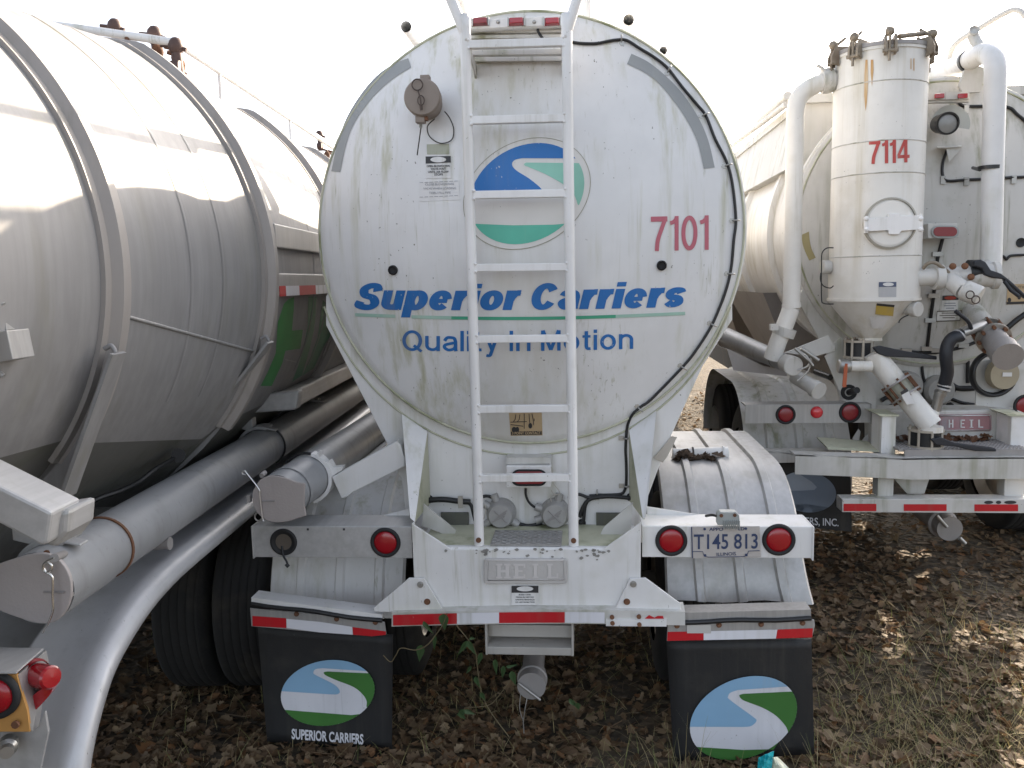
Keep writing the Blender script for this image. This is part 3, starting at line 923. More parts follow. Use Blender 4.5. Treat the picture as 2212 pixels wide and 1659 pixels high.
# discharge pipe under the trailer
q0 = p(1148, 1482, 3.62); r = .066
mb = MB()
mb.tube([q0+V((0, .05, 0)), q0+V((-.005, .55, .04)), q0+V((-.01, 1.4, .10))], .052, 18)
pipe = mb.build('discharge_pipe', alu_dull, TR)
mb = MB().lathe(q0, (0, 1, .04), [(0, 0), (0, r), (.055, r), (.06, r*1.08), (.075, r*1.08), (.08, r*.95), (.12, r*.95), (.125, r*.85)], 32)
pc = mb.build('pipe_cap', alu_dull, pipe)
mb = MB().tube(spline([q0+V((-.05, -.01, -.03)), q0+V((-.055, -.02, -.1)), q0+V((-.04, -.02, -.15)), q0+V((-.03, -.02, -.1)), q0+V((-.02, -.01, -.05))], 6), .0022, 6)
mb.tube([q0+V((-.04, -.02, -.15)), q0+V((-.038, -.02, -.22))], .003, 6)
mb.tube([q0+V((-.06, -.012, .02)), q0+V((.04, -.012, -.06))], .006, 8)
mb.build('cap_wire', steel, pc)

# ladder
LDY = 3.60
def rails(pts): return [p(a, b, y) for a, b, y in pts]
lz = deck_z
la = p(1006, 125, LDY); lb_ = p(1035, 1160, LDY); ra = p(1225, 125, LDY); rb_ = p(1239, 1160, LDY)
mb = MB()
tl = p(975, 0, LDY); t_r = p(1246, 0, LDY)
b1 = p(1006, 75, LDY); b2 = p(1224, 68, LDY)
for bot, mid, bend, tp, sx in ((lb_, la, b1, tl, -1), (rb_, ra, b2, t_r, 1)):
    e = tp+(tp-bend)*1.2
    path = [V((bot.x, LDY, lz)), mid, bend+V((0, 0, -.03)), bend, bend+(tp-bend)*.2, tp, e, e+V((.03*sx, .10, .12)), e+V((.03*sx, .3, .16)), e+V((.03*sx, 1.4, .15))]
    mb.tube(spline(path, 6), .0225, 16)
ladder = mb.build('ladder', white_clean, TR)
for (xa, ya, xb, yb) in ((1010, 97, 1220, 91), (1017, 260, 1222, 255), (1023, 421, 1224, 417), (1026, 578, 1227, 576), (1029, 732, 1229, 730), (1033, 883, 1232, 881), (1036, 1032, 1233, 1030)):
    a, b = p(xa, ya, LDY), p(xb, yb, LDY)
    mb = MB(); h = .0165
    mb.prism([a+V((0, -h, h)), a+V((0, h, h)), a+V((0, h, -h)), a+V((0, -h, -h))], b-a)
    r_ = mb.build('rung', white_clean, ladder, bevel=.003)
    mb = MB()
    for e, s in ((a, 1), (b, -1)):
        for dz in (-h, h): mb.ball(e+V((s*.004, -h*.9, dz)), .0075, 5)
    mb.build('weld', white_clean, ladder)
mb = MB()
for x in (p(1035, 1150, LDY).x, p(1239, 1150, LDY).x):
    mb.cyl((x, LDY-.024, lz+.03), (x, LDY-.030, lz+.03), .012, 12)
mb.build('rail_bolt', rust, ladder)
# stand-off brackets that tie the ladder top to the tank
mb = MB()
for (yy, dy) in ((113, 3.70), (127, 3.79)):
    a, b = p(1016, yy, dy), p(1213, yy-2, dy)
    mb.prism([a+V((0, 0, .012)), b+V((0, 0, .012)), b-V((0, 0, .010)), a-V((0, 0, .010))], (0, .035, 0))
for x in (p(1018, 110, 3.7).x, p(1213, 110, 3.7).x):
    z = p(1018, 110, 3.65).z
    mb.prism([(x, 3.60, z+.02), (x, 3.85, z-.03), (x, 3.85, z-.09), (x, 3.60, z-.02)], (.008, 0, 0))
mb.build('ladder_bracket', white_old, TR)

# marker light bar at the top
MY = 3.80
mb = MB()
za, zb2 = p(1115, 38, MY).z, p(1115, 57, MY).z
xa, xb = p(1012, 47, MY).x, p(1219, 47, MY).x
mb.prism([(xa, MY, za), (xa, MY, zb2), (xa, MY+.01, zb2-.006), (xa, MY+.12, zb2-.006), (xa, MY+.12, za+.012)], (xb-xa, 0, 0))
mk = mb.build('marker_bar', white, TR, bevel=.002)
for cx, mm in ((1038, red_dark), (1115.5, red_lens), (1193, red_lens)):
    q = p(cx, 47, MY-.001)
    mb = MB()
    mb.prism([q+V((dx, 0, dz)) for dx, dz in ((-.034, -.017), (.034, -.017), (.034, .017), (-.034, .017))], (0, -.006, 0))
    vs_ = [q+V((dx, -.005, dz)) for dx, dz in ((-.032, -.016), (.032, -.016), (.032, .016), (-.032, .016))]+[q+V((dx, -.026, dz)) for dx, dz in ((-.028, -.012), (.028, -.012), (.028, .012), (-.028, .012))]
    mb.add(vs_, [(4, 5, 6, 7), (0, 1, 5, 4), (1, 2, 6, 5), (2, 3, 7, 6), (3, 0, 4, 7)])
    ml = mb.build('marker_lamp', mm, mk, bevel=.003)
    for s in (-1, 1): MB().box(q+V((s*.036-.003, -.012, -.018)), q+V((s*.036+.003, 0, .018))).build('lamp_clip', steel, mk)
for cx in (1076, 1154):
    q = p(cx, 47, MY); MB().ball(q, .009, 6).build('rivet', steel, mk)
mb = MB().tube(spline([p(1162, 57, 3.83), p(1162, 66, 3.83), p(1166, 74, 3.83), p(1172, 82, 3.83)], 5), .006, 8)
mb.build('lamp_wire', cable_m, mk)
mb = MB()
for yy in (66, 77): 
    a, b = p(1014, yy+2, 3.84), p(1217, yy, 3.84)
    mb.prism([a+V((0, 0, .006)), b+V((0, 0, .006)), b-V((0, 0, .006)), a-V((0, 0, .006))], (0, .03, 0))
mb.build('walkway_edge', white_old, TR)

# capped blow-down valve on the head
q = S_head(925, 228); ax = V((0.02, -1, .03))
mb = MB().lathe(q, ax, [(-.02, .066), (.10, .066), (.10, .078), (.155, .080), (.165, .074), (.167, 0)], 40)
for a in (80, 262): mb.box(q+V((.086*math.cos(rad(a))-.02, -.15, .086*math.sin(rad(a))-.014)), q+V((.086*math.cos(rad(a))+.02, -.105, .086*math.sin(rad(a))+.014)))
cap = mb.build('blowdown_cap', brown_cap, TR, bevel=.002)
c = q+V((0, -.175, 0))
mb = MB()
ring = [c+V((-.012+.023*math.cos(t), -.004, .052+.023*math.sin(t))) for t in [2*math.pi*k/24 for k in range(24)]]
mb.tube(ring, .0028, 8, closed=True)
ring = [c+V((.002+.014*math.cos(t), -.006-.012*math.sin(t)*0, -.014+.02*math.sin(t))) for t in [2*math.pi*k/20 for k in range(20)]]
mb.tube(ring, .0022, 8, closed=True)
mb.tube(spline([c+V((-.01, -.006, .03)), c+V((.0, -.01, -.01)), c+V((.002, -.012, -.04))], 5), .003, 8)
mb.tube([c+V((.002, -.012, -.035)), c+V((.003, -.012, -.055))], .006, 8)
mb.build('cap_ring', mat('dark_wire', (.08, .06, .05), .5, .6), cap)
mb = MB()
mb.tube(spline([S_head(944, 262)+V((0, -.06, 0)), S_head(927, 276)+V((0, -.04, 0)), S_head(930, 296)+V((0, -.02, 0)), S_head(952, 310)+V((0, -.015, 0)), S_head(976, 303)+V((0, -.012, 0)), S_head(981, 280)+V((0, -.012, 0)), S_head(974, 258)+V((0, -.03, 0)), S_head(965, 246)+V((0, -.06, 0))], 6), .0026, 8)
mb.tube([S_head(917, 262)+V((0, -.09, 0)), S_head(914, 280)+V((0, -.05, 0)), S_head(904, 337)+V((0, -.03, 0))], .0028, 8)
mb.build('cap_cable', mat('cable_wire', (.06, .055, .05), .5, .5), cap)
mb = MB().tube([S_head(916, 264)+V((0, -.08, 0)), S_head(914, 279)+V((0, -.055, 0))], .008, 10)
mb.build('cable_stop', lamp_grey, cap)
MB().box(S_head(924, 266)+V((-.02, -.13, -.01)), S_head(924, 266)+V((.022, -.1, .012))).build('cap_latch', rust, cap)

# stickers on the head
zA = lambda a, b: (648+a*.25, b*.25)
mb = MB(); decal(mb, [zA(1095, 1245), zA(1288, 1240), zA(1290, 1330), zA(1098, 1332)], S_head, .003); mb.build('warning_sticker', sticker_green, TR)
mb = MB(); decal(mb, [zA(1085, 1350), zA(1302, 1345), zA(1305, 1538), zA(1090, 1540)], S_head, .003)
s1 = mb.build('warning_sticker', sticker, TR)
mb = MB()
decal(mb, [zA(1085, 1350), zA(1302, 1345), zA(1303, 1402), zA(1086, 1412)], S_head, .0045)
for i, (s_, x0, x1, y) in enumerate((('OPEN BLOWDOWN', 1095, 1295, 1442), ('VALVE-WAIT', 1128, 1260, 1466), ('UNTIL AIR FLOW', 1107, 1285, 1492), ('STOPS', 1160, 1234, 1515))):
    a, b = zA(x0, y); text(mb, s_, a, zA(x1, y)[0], b, b-.5, 4.6, S_head, .0045, .022)
mb.build('sticker_print', ink, s1)
mb = MB(); decal(mb, Oval(*zA(1195, 1377), 17, 6, 0).pts(24), S_head, .006); mb.build('sticker_oval', sticker, s1)
mb = MB(); B = lambda a, b: (648+a*.25, 378+b*.25)
decal(mb, [B(1030, 62), B(1376, 45), B(1380, 212), B(1033, 228)], S_head, .003)
s2 = mb.build('warning_sticker', sticker, TR)
mb = MB()
for s_, x0, x1, y in (('CLOSE BLOWDOWN', 1082, 1328, 88), ('VALVE WHEN LOADING', 1065, 1348, 124), ('THRU FILL PIPE', 1115, 1302, 162)):
    a, b = B(x0, y); text(mb, s_, a, B(x1, y)[0], b, b-1, 4.8, S_head, .0045, .0)
for y in (62, 188): 
    a, b = B(1033, y); c_, d_ = B(1376, y-15)
    for k in range(8):
        u0, u1 = k/8, (k+.72)/8
        decal(mb, [(a+(c_-a)*u0, b+(d_-b)*u0), (a+(c_-a)*u1, b+(d_-b)*u1), (a+(c_-a)*u1, b+(d_-b)*u1+.9), (a+(c_-a)*u0, b+(d_-b)*u0+.9)], S_head, .0045)
mb.build('sticker_print', ink_grey, s2)
# 3 POINT CONTACT
mb = MB(); decal(mb, [(1099, 888), (1170, 886), (1172, 940), (1103, 941)], S_head, .003)
s3 = mb.build('warning_sticker', sticker_tan, TR)
mb = MB()
decal(mb, [(1103.5, 932), (1170, 930.5), (1170.5, 938.5), (1103.8, 939.8)], S_head, .0045)
z4 = lambda a, b: (918+a*.25, 810+b*.25)
# small drawing of a tank truck
decal(mb, Oval(*z4(770, 470), 5, 6, 0).pts(16), S_head, .0045); decal(mb, Oval(*z4(798, 470), 4, 6, 0).pts(16), S_head, .0052)
decal(mb, Oval(*z4(910, 437), 4.2, 6, 0).pts(16), S_head, .0045)
for ln in ([(925, 330), (935, 380), (940, 430)], [(900, 335), (905, 410)], [(740, 405), (880, 400)], [(820, 340), (815, 380), (800, 400)], [(785, 340), (780, 380), (765, 400)], [(858, 330), (858, 460)], [(945, 375), (945, 395)], [(740, 425), (850, 440)]):
    mb.tube([S_head(*z4(*q))-V((0, .004, 0)) for q in ln], .0016, 5)
mb.build('sticker_print', ink, s3)
mb = MB(); text(mb, '3 POINT CONTACT', 1106, 1168, 938.2, 937, 5.6, S_head, .006, .03)
mb.build('sticker_lettering', sticker_tan, s3)

# grey reflective arcs
def arcband(pts_out, pts_in, m):
    mb = MB(); o = sp2(pts_out, 5); i = sp2(pts_in, 5)
    decal(mb, o+i[::-1], S_head, .003, mx=24)
    mb.build('reflective_strip', m, TR)
A2 = lambda a, b: (1134+a*.25, b*.25)
arcband([zA(270, 1478), zA(325, 1230), zA(400, 1020), zA(520, 820), zA(660, 655), zA(800, 555), zA(935, 500)], [zA(348, 1485), zA(400, 1240), zA(470, 1060), zA(600, 870), zA(740, 730), zA(860, 640), zA(960, 580)], grey_tape)
arcband([A2(920, 462), A2(1060, 530), A2(1200, 640), A2(1340, 780), A2(1480, 980), A2(1580, 1200), A2(1640, 1445)], [A2(882, 552), A2(1010, 610), A2(1140, 700), A2(1270, 850), A2(1390, 1020), A2(1490, 1220), A2(1547, 1455)], grey_tape)

# company emblem
E_ = lambda a, b: (999+a*.179, 270+b*.179)
oo = Oval(*E_(778, 825), 137, 120.5, 12)
oi = Oval(*E_(778, 825), 124, 109.5, 12)
mb = MB(); decal(mb, oo.pts(72), S_head, .003, mx=24); em = mb.build('emblem', tan_white, TR)
bl = [E_(a, b) for a, b in [(62, 870), (860, 862)]+sp2([(860, 862), (930, 850), (962, 800), (930, 745), (800, 640), (650, 545), (598, 475), (630, 420), (720, 398)])[1:]+[(1380, 385)]]
mb = MB(); decal(mb, oi.region(bl, True), S_head, .0045, mx=24); mb.build('emblem_sky', blue, em)
gr = [E_(a, b) for a, b in [(1420, 447)]+sp2([(770, 450), (742, 470), (760, 492), (800, 506), (1000, 590), (1215, 712), (1330, 815), (1370, 890), (1390, 960)])]
mb = MB(); decal(mb, oi.region(gr, True), S_head, .0045, mx=24); mb.build('emblem_field', mat('pale_teal', (.24, .50, .40), .5, dirt=(.5, .58, .5), streak=.8, vary=.2), em)
lo = [E_(a, b) for a, b in [(110, 1213), (600, 1208), (1100, 1200), (1225, 1172)]]
mb = MB(); decal(mb, oi.region(lo, False), S_head, .0045, mx=24); mb.build('emblem_ground', teal, em)
mb = MB(); mb.tube([S_head(*oo.pt(2*math.pi*k/90))-V((0, .003, 0)) for k in range(90)], .0013, 5, closed=True)
mb.build('emblem_edge', mat('edge_grime', (.3, .28, .2), .7), em)

# lettering
mb = MB(); stroke_text(mb, 'Superior Carriers', 765, 1482, 668, 662, 57, S_head, a=.145, b=.105, shear=.20, gap=.055, sag=4)
mb.build('lettering', blue, TR)
mb = MB(); stroke_text(mb, 'Quality In Motion', 869, 1368, 757, 753, 44, S_head, a=.075, b=.068, gap=.13, sag=3)
mb.build('lettering', blue, TR)
mb = MB(); stroke_text(mb, '7101', 1406, 1531, 542, 539, 74.5, S_head, a=.062, b=.065, gap=.085)
mb.build('fleet_number', faded_red, TR)
def ul(x): return 676 + 9.5*math.sin((x-767)/713*math.pi) - 3*(x-767)/713
for x0, x1, m in ((767, 854, teal_pale), (889, 975, teal_pale), (975, 1330, mat('teal_line', (.06, .36, .22), .5, dirt=(.3, .45, .36), streak=.6)), (1330, 1480, teal_pale)):
    mb = MB(); q = [x0+(x1-x0)*k/6 for k in range(7)]
    decal(mb, [(x, ul(x)) for x in q]+[(x, ul(x)+7) for x in q[::-1]], S_head, .003, mx=24)
    mb.build('underline', m, TR)
# rubber plugs
for a, b in ((849.5, 583), (1429, 573)):
    q = S_head(a, b)
    MB().lathe(q, (0, -1, 0), [(0, .0225), (.012, .0225), (.016, .017), (.008, .014), (.006, 0)], 24).build('plug', black, TR)

# cable round the right side with clips
zB2 = lambda a, b: (1080+a*.25, 378+b*.25)
cpts = [A2(410, 368), A2(500, 378), A2(620, 378), A2(720, 358), A2(800, 347), A2(880, 352), A2(990, 420), A2(1120, 500), A2(1230, 590), A2(1350, 745), A2(1480, 900), A2(1560, 1000), A2(1640, 1200), A2(1740, 1400), A2(1790, 1590),
        zB2(2036, 380), zB2(2018, 560), zB2(1998, 780), zB2(1960, 960), zB2(1900, 1130), zB2(1820, 1310), zB2(1700, 1500), zB2(1590, 1640), z4(1960, 200), z4(1865, 270), z4(1790, 340), z4(1750, 430), z4(1738, 520), z4(1732, 640), z4(1738, 760), z4(1738, 920), z4(1726, 985), z4(1690, 1022), z4(1560, 1030), z4(1500, 1030), z4(1420, 1038)]
pp = []
for k, (a, b) in enumerate(cpts):
    q = S_head(a, b)
    inside = (q.x-HX)**2+(q.z-HZ)**2 < (HR*.99)**2
    if not inside: q = p(a, b, RY+.02)
    pp.append(q+V((0, -.009, 0)))
mb = MB().tube(spline(pp, 5), .0066, 10)
cab = mb.build('cable', cable_m, TR)
for (a, b, ang) in ((*A2(833, 362), 90), (*A2(1232, 622), 60), (*A2(1532, 1000), 20), (*A2(1730, 1432), 15), (*zB2(2010, 392), 0), (*zB2(1968, 850), -5), (*zB2(1818, 1283), -25), (*zB2(1565, 1650), -35), (*z4(1840, 275), -45), (*z4(1712, 542), 0), (*z4(1715, 955), 0), (*z4(1488, 1040), 90)):
    q = S_head(a, b)
    if (q.x-HX)**2+(q.z-HZ)**2 > (HR*.99)**2: q = p(a, b, RY+.02)
    ca, sa = math.cos(rad(ang)), math.sin(rad(ang))
    mb = MB()
    mb.prism([q+V((u*ca-v*sa, -.002, u*sa+v*ca)) for u, v in ((-.022, -.011), (.004, -.011), (.004, .011), (-.022, .011))], (0, -.003, 0))
    mb.tube([q+V((u*ca, -.005-.017*math.sin(math.pi*min(1, max(0, (u-.0)/.03))), u*sa)) for u in (.0, .004, .01, .015, .02, .026, .03)], .004, 6)
    mb.cyl(q+V((-.012*ca, -.004, -.012*sa)), q+V((-.012*ca, -.009, -.012*sa)), .006, 8)
    mb.build('cable_clip', steel, cab)

# oval stop lamp on its box
mb = MB().prism([p(a, b, 3.83) for a, b in [(1093.5, 1006), (1190, 1006), (1190, 1052), (1093.5, 1053)]], (0, .08, 0))
sb = mb.build('lamp_box', white_clean, TR, bevel=.004)
ovp = lambda cx, cy, a, h: [(cx+s*(a-h)+h*math.cos(rad(t)), cy+h*math.sin(rad(t))) for s, rng_ in ((1, range(-90, 91, 15)), (-1, range(90, 271, 15))) for t in rng_]
mb = MB().prism([p(a, b, 3.83) for a, b in ovp(1143, 1031, 39.5, 18)], (0, -.010, 0))
og = mb.build('lamp_grommet', black, sb, bevel=.003)
mb = MB().prism([p(a, b, 3.821) for a, b in ovp(1143, 1031, 35, 13.5)], (0, -.008, 0))
mb.build('lamp_lens', red_dark, og, bevel=.003)
mb = MB().prism([p(a, b, 3.86) for a, b in [(1094, 990), (1191, 990), (1189, 1001), (1094, 1002)]], (0, .03, 0))
mb.prism([p(1094, 990, 3.86), p(1191, 990, 3.86), p(1191, 990, 3.86)+V((0, .06, .006)), p(1094, 990, 3.86)+V((0, .06, .006))], (0, 0, .004))
mb.build('lamp_shield', white_old, TR)
# junction boxes with cables
PY = RY+.022
for cx in (1084, 1199):
    q = p(cx, 1105, PY); r = .068
    mb = MB().lathe(q, (0, -1, 0), [(0, r*1.06), (.035, r*1.06), (.04, r), (.05, r*.98), (.075, r*.86), (.082, r*.8), (.083, 0)], 36)
    for a in ((150, 215, 325, 110) if cx < 1140 else (160, 200, 250, 75)):
        d = V((math.cos(rad(a)), 0, math.sin(rad(a))))
        mb.cyl(q+d*r*.9+V((0, -.03, 0)), q+d*(r+.032)+V((0, -.03, 0)), .019, 14)
    jb = mb.build('junction_box', mat('junction_grey', (.40, .39, .38), .55, .3, dirt=(.25, .24, .2), streak=.5, blot=.3), TR, bevel=.002)
    mb = MB()
    for s in (-1, 0, 1):
        mb.prism([q+V((-.03+s*.014, -.083, -.014+s*.012)), q+V((-.026+s*.014, -.083, -.017+s*.012)), q+V((.030+s*.006, -.083, .014+s*.014)), q+V((.026+s*.006, -.083, .017+s*.014))], (0, -.004, 0))
    mb.tube([q+V((-.03, -.085, .03)), q+V((.03, -.085, -.03))], .003, 6)
    mb.build('box_rib', alu_dull, jb)
def cabl(pts, r=.008, dy=-.03):
    MB().tube(spline([p(a, b, PY)+V((0, dy, 0)) for a, b in pts], 5), r, 10).build('cable', cable_m, TR)
cabl([z4(30, 1068), z4(120, 1060), z4(200, 1062), z4(300, 1075), z4(400, 1080)], .014)
cabl([z4(380, 1085), z4(410, 1120), z4(440, 1240)], .009)
cabl([z4(480, 1045), z4(540, 1030), z4(600, 1050), z4(615, 1075)])
cabl([z4(873, 965), z4(875, 1020), z4(900, 1080), z4(950, 1125), z4(1000, 1135)], .006)
cabl([z4(820, 1268), z4(880, 1285), z4(940, 1280), z4(1010, 1260)], .009)
cabl([z4(600, 1355), z4(585, 1390), z4(575, 1410)], .009)
cabl([z4(1240, 1050), z4(1320, 1015), z4(1400, 1040), z4(1440, 1045)], .008)
cabl([z4(1780, 1050), z4(1700, 1040), z4(1560, 1035), z4(1430, 1055), z4(1370, 1120), z4(1335, 1210)], .010)
cabl([z4(1420, 1050), z4(1385, 1110), z4(1375, 1180), z4(1368, 1240), z4(1340, 1265)], .009)
cabl([z4(1330, 1385), z4(1400, 1388), z4(1460, 1393), z4(1500, 1405)], .009)
for a, b in ((36, 1068), (1775, 1052), (1355, 1275)):
    q = p(*z4(a, b), PY); MB().lathe(q, (0, -1, 0), [(0, .02), (.006, .02), (.008, .014), (.002, .0)], 16).build('cable_grommet', black, TR)
for a, b in ((318, 1075),):
    q = p(*z4(a, b), PY); MB().box(q+V((-.012, -.048, -.03)), q+V((.012, -.044, .03))).build('cable_clip', steel, TR)
mb = MB().tube(spline([p(*z4(a, b), PY)+V((0, -.05, 0)) for a, b in [(1070, 745), (1100, 790), (1110, 900), (1150, 960), (1170, 1000), (1120, 1005), (1095, 970)]], 5), .002, 5)
ls_m = mat('pale_wire', (.5, .46, .4), .6)
mb.build('loose_strand', ls_m, TR); mb = MB()
mb.tube(spline([p(*z4(a, b), PY)+V((0, -.05, 0)) for a, b in [(1140, 1010), (1100, 1020), (1090, 1050), (1110, 1090)]], 5), .002, 5)
mb.build('loose_strand', ls_m, TR); mb = MB()
mb.tube(spline([p(*z4(a, b), PY)+V((0, -.05, 0)) for a, b in [(530, 1090), (535, 1150), (518, 1220)]], 5), .002, 5)
mb.build('loose_strand', ls_m, TR)

# hose tube on the left with its hinged cap and bracket
tc = p(598, 1078, 3.42); tr = .108
mb = MB().lathe(tc, (0, 1, 0), [(0, tr), (8.5, tr)], 36)
mb.lathe(tc, (0, 1, 0), [(.12, tr+.004), (.135, tr+.004), (.135, tr)], 36)
tube = mb.build('hose_tube', alu_tube, TR)
Z3 = lambda a, b: (486+a*.25, 810+b*.25)
mb = MB()
capo = [Z3(*q) for q in sp2([(240, 1000), (300, 905), (380, 872), (450, 872), (540, 895), (620, 925), (690, 935)], 3)[:-1]]+[Z3(690, 935), Z3(683, 1120), Z3(700, 1215)]+[Z3(*q) for q in sp2([(620, 1240), (540, 1265), (440, 1275), (350, 1250), (270, 1180), (236, 1090)], 3)]
mb.prism([p(a, b, 3.40) for a, b in capo], (0, .012, 0))
tcap = mb.build('tube_cap', mat('cap_casting', (.40, .36, .345), .6, .3, dirt=(.28, .25, .23), streak=.4, bump=.15, bscale=100), tube, bevel=.003)
mb = MB()
mb.tube([p(*Z3(315, 868), 3.41), p(*Z3(345, 840), 3.44)], .011, 10)
mb.box(p(*Z3(190, 1100), 3.4), p(*Z3(230, 1030), 3.42))
mb.tube([p(*Z3(320, 1088), 3.396), p(*Z3(430, 1088), 3.396)], .003, 6)
mb.tube([p(*Z3(495, 845), 3.5)+V((0, 0, 0)), p(*Z3(495, 830), 3.5)], .004, 8)
mb.build('cap_hinge', alu_dull, tcap)
mb = MB().tube(spline([p(*Z3(a, b), 3.385) for a, b in [(180, 860), (155, 855), (150, 835), (170, 826), (190, 850), (290, 980), (300, 1040), (325, 1240), (345, 1262)]], 5), .003, 8)
mb.build('cap_pin', mat('bright_wire', (.7, .7, .7), .3, .9), tcap)
mb = MB().tube([p(*Z3(290+32*math.cos(t), 1222+36*math.sin(t)), 3.43) for t in [2*math.pi*k/16 for k in range(16)]], .004, 8, closed=True)
mb.build('pull_ring', steel, tcap)
BY = 3.80
mb = MB().prism([p(a, b, BY) for a, b in [Z3(920, 880), Z3(1480, 570), Z3(1515, 610), Z3(1555, 720), Z3(1552, 790), Z3(1110, 1010), Z3(1000, 1055)]], (0, .07, 0))
mb.prism([p(*Z3(990, 1050), BY-.004), p(*Z3(1110, 1000), BY-.004), p(*Z3(1060, 1050), BY-.004), p(*Z3(1010, 1066), BY-.004)], (0, .02, 0))
arm = mb.build('tube_bracket', white, TR, bevel=.006)
ctr = V((tc.x, BY, tc.z))
mb = MB()
arcp = []
for t in range(-75, 76, 10):
    arcp.append(ctr+V((math.cos(rad(t))*(tr+.004), 0, math.sin(rad(t))*(tr+.004))))
outp = [ctr+V((math.cos(rad(t))*(tr+.02), 0, math.sin(rad(t))*(tr+.02))) for t in range(75, -76, -10)]
mb.prism(arcp+outp, (0, .06, 0))
q = ctr+V((math.cos(rad(55))*(tr+.012), 0, math.sin(rad(55))*(tr+.012)))
mb.box(q+V((-.006, -.01, 0)), q+V((.004, .05, .03)))
mb.prism([p(*Z3(a, b), BY+.01) for a, b in [(850, 760), (900, 740), (935, 800), (1015, 790), (1010, 820), (930, 870), (910, 940), (870, 900)]], (0, .05, 0))
mb.build('tube_saddle', white, arm)
mb = MB().tube(spline([ctr+V((math.cos(rad(t))*(tr+.012), .02, math.sin(rad(t))*(tr+.012))) for t in range(58, 150, 12)], 3), .007, 8)
mb.build('clamp_strap', plastic, arm)
# short stub of the other tube bracket, over the right fender
zq = lambda a, b: (1350+a*.25, 864+b*.25)
a, b = p(*zq(415, 470), 4.55), p(*zq(890, 455), 4.55)
mb = MB().tube([a, b], .034, 18)
mb.tube([b-V((.03, 0, 0)), b-V((.02, 0, 0))], .039, 18)
mb.build('bracket_stub', white, TR)
mb = MB(); mb.tube([a+(b-a)*.36+V((0, -.036*math.cos(t), .036*math.sin(t))) for t in [2*math.pi*k/16 for k in range(16)]], .005, 6, closed=True)
mb.build('clamp_strap', plastic, TR)
# torn, bent metal edge on the skirt (right side)
mb = MB().prism([p(a, b, RY+.012) for a, b in [zq(405, 310), zq(450, 320), zq(365, 490), zq(325, 540), zq(245, 500), zq(300, 440)]], (0, .008, 0))
mb.build('scuffed_edge', mat('scuff', (.46, .42, .37), .7, dirt=(.2, .17, .14), streak=.7, sscale=(40, 40, 6)), TR)

# rails along the tank top, on posts
mb = MB()
for px, py, y0, y1 in ((877, 57, 4.35, 11), (1358, 42, 4.35, 11), (1433, 108, 6.0, 11)):
    a = p(px, py, y0)
    mb.tube([a, V((a.x, y1, a.z))], .028, 16, caps=False)
    for yy in [y0+.75+k*1.25 for k in range(6)]:
        if yy < y1:
            z0 = HZ+math.sqrt(max(.01, HR**2-(a.x-HX)**2))-.02
            mb.prism([(a.x-.03, yy, a.z-.02), (a.x+.03, yy, a.z-.02), (a.x+.035, yy, z0), (a.x-.035, yy, z0)], (0, .06, 0))
mb.build('top_rail', white, TR)
a = p(1268, 20, 4.2)
mb = MB().tube(spline([V((a.x, 4.2, HZ+HR*.92)), V((a.x, 4.2, a.z)), V((a.x, 4.2, a.z+.35)), V((a.x, 4.3, a.z+.45)), V((a.x, 5.2, a.z+.45))], 5), .022, 14)
mb.tube([V((a.x, 6.5, HZ+HR*.92)), V((a.x, 6.5, a.z+.43))], .02, 10)
mb.build('guard_rail', white, TR)
mb = MB()
for yy in (5.4, 7.6, 9.8):
    mb.cyl((HX, yy, HZ+HR-.05), (HX, yy, HZ+HR+.16), .27, 32)
mb.build('manway', white_old, TR)
# ------------------------------------------------------------------ the aluminium trailer on the left
p = FL.p
LX, LZ, LR = -2.395, 2.285, 1.172
TL = thing('tank_trailer', 'bare aluminium tank trailer with raised hoops, close on the left side', 'tank trailer', FL, (LX, 2.4, 0), 'tank trailers parked side by side')
def Rt(y): return LR if y >= 3.88 else LR-.123*(3.88-y)      # the rear of the tank tapers
def flat_top(mb):                                            # the crown of this tank is flattened
    for q in mb.v:
        zf = LZ+.87*(Rt(q.y)+.0)
        if q.z > zf: q.z = zf+(q.z-zf)*.3
    return mb
mb = MB()
prof = [(-2.0, 0), (-1.9, .5), (-1.7, .68), (-1.5, .79), (-1.4, Rt(1.0)), (9.0, LR), (9.3, LR-.3), (9.3, 0)]
mb.lathe((LX, 2.4, LZ), (0, 1, 0), prof[:5], 128, flat_break=False)
def zcut(y):
    if y < 2.70: return 1.71
    if y < 3.86: return 1.69-.207*(y-2.70)/1.16
    return 1.56
def shell_rows(y):
    # right-hand lower limit of the drawn arc
    R_ = Rt(y); t0 = math.asin((zcut(y)-LZ)/R_)
    return [(LX+R_*math.cos(t), y, LZ+R_*math.sin(t)) for t in [t0+(math.pi-2*t0)*k/110 for k in range(111)]]
yl_ = [1.0+.12*k for k in range(15)]+[2.70, 2.701]+[2.80+.12*k for k in range(9)]+[3.86, 3.861, 3.88, 4.5, 6, 8, 11.4]
vs_ = []; lo_ = []
for y in yl_:
    r_ = shell_rows(y); vs_ += r_
    e0, e1 = r_[0], r_[-1]
    lo_ += [e0, (e0[0]-.62, y, .98), (e1[0]+.62, y, .98), e1]
fs_ = [(j*111+i, j*111+i+1, (j+1)*111+i+1, (j+1)*111+i) for j in range(len(yl_)-1) for i in range(110)]
mb.add(vs_, fs_, True)
mb.lathe((LX, 2.4, LZ), (0, 1, 0), prof[5:], 96)
flat_top(mb).build('tank_shell', alu_tank, TL)
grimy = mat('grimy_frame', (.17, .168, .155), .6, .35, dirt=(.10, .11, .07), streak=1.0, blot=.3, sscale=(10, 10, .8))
mb = MB().add(lo_, [(j*4+i, j*4+i+1, (j+1)*4+i+1, (j+1)*4+i) for j in range(len(yl_)-1) for i in range(3)], False)
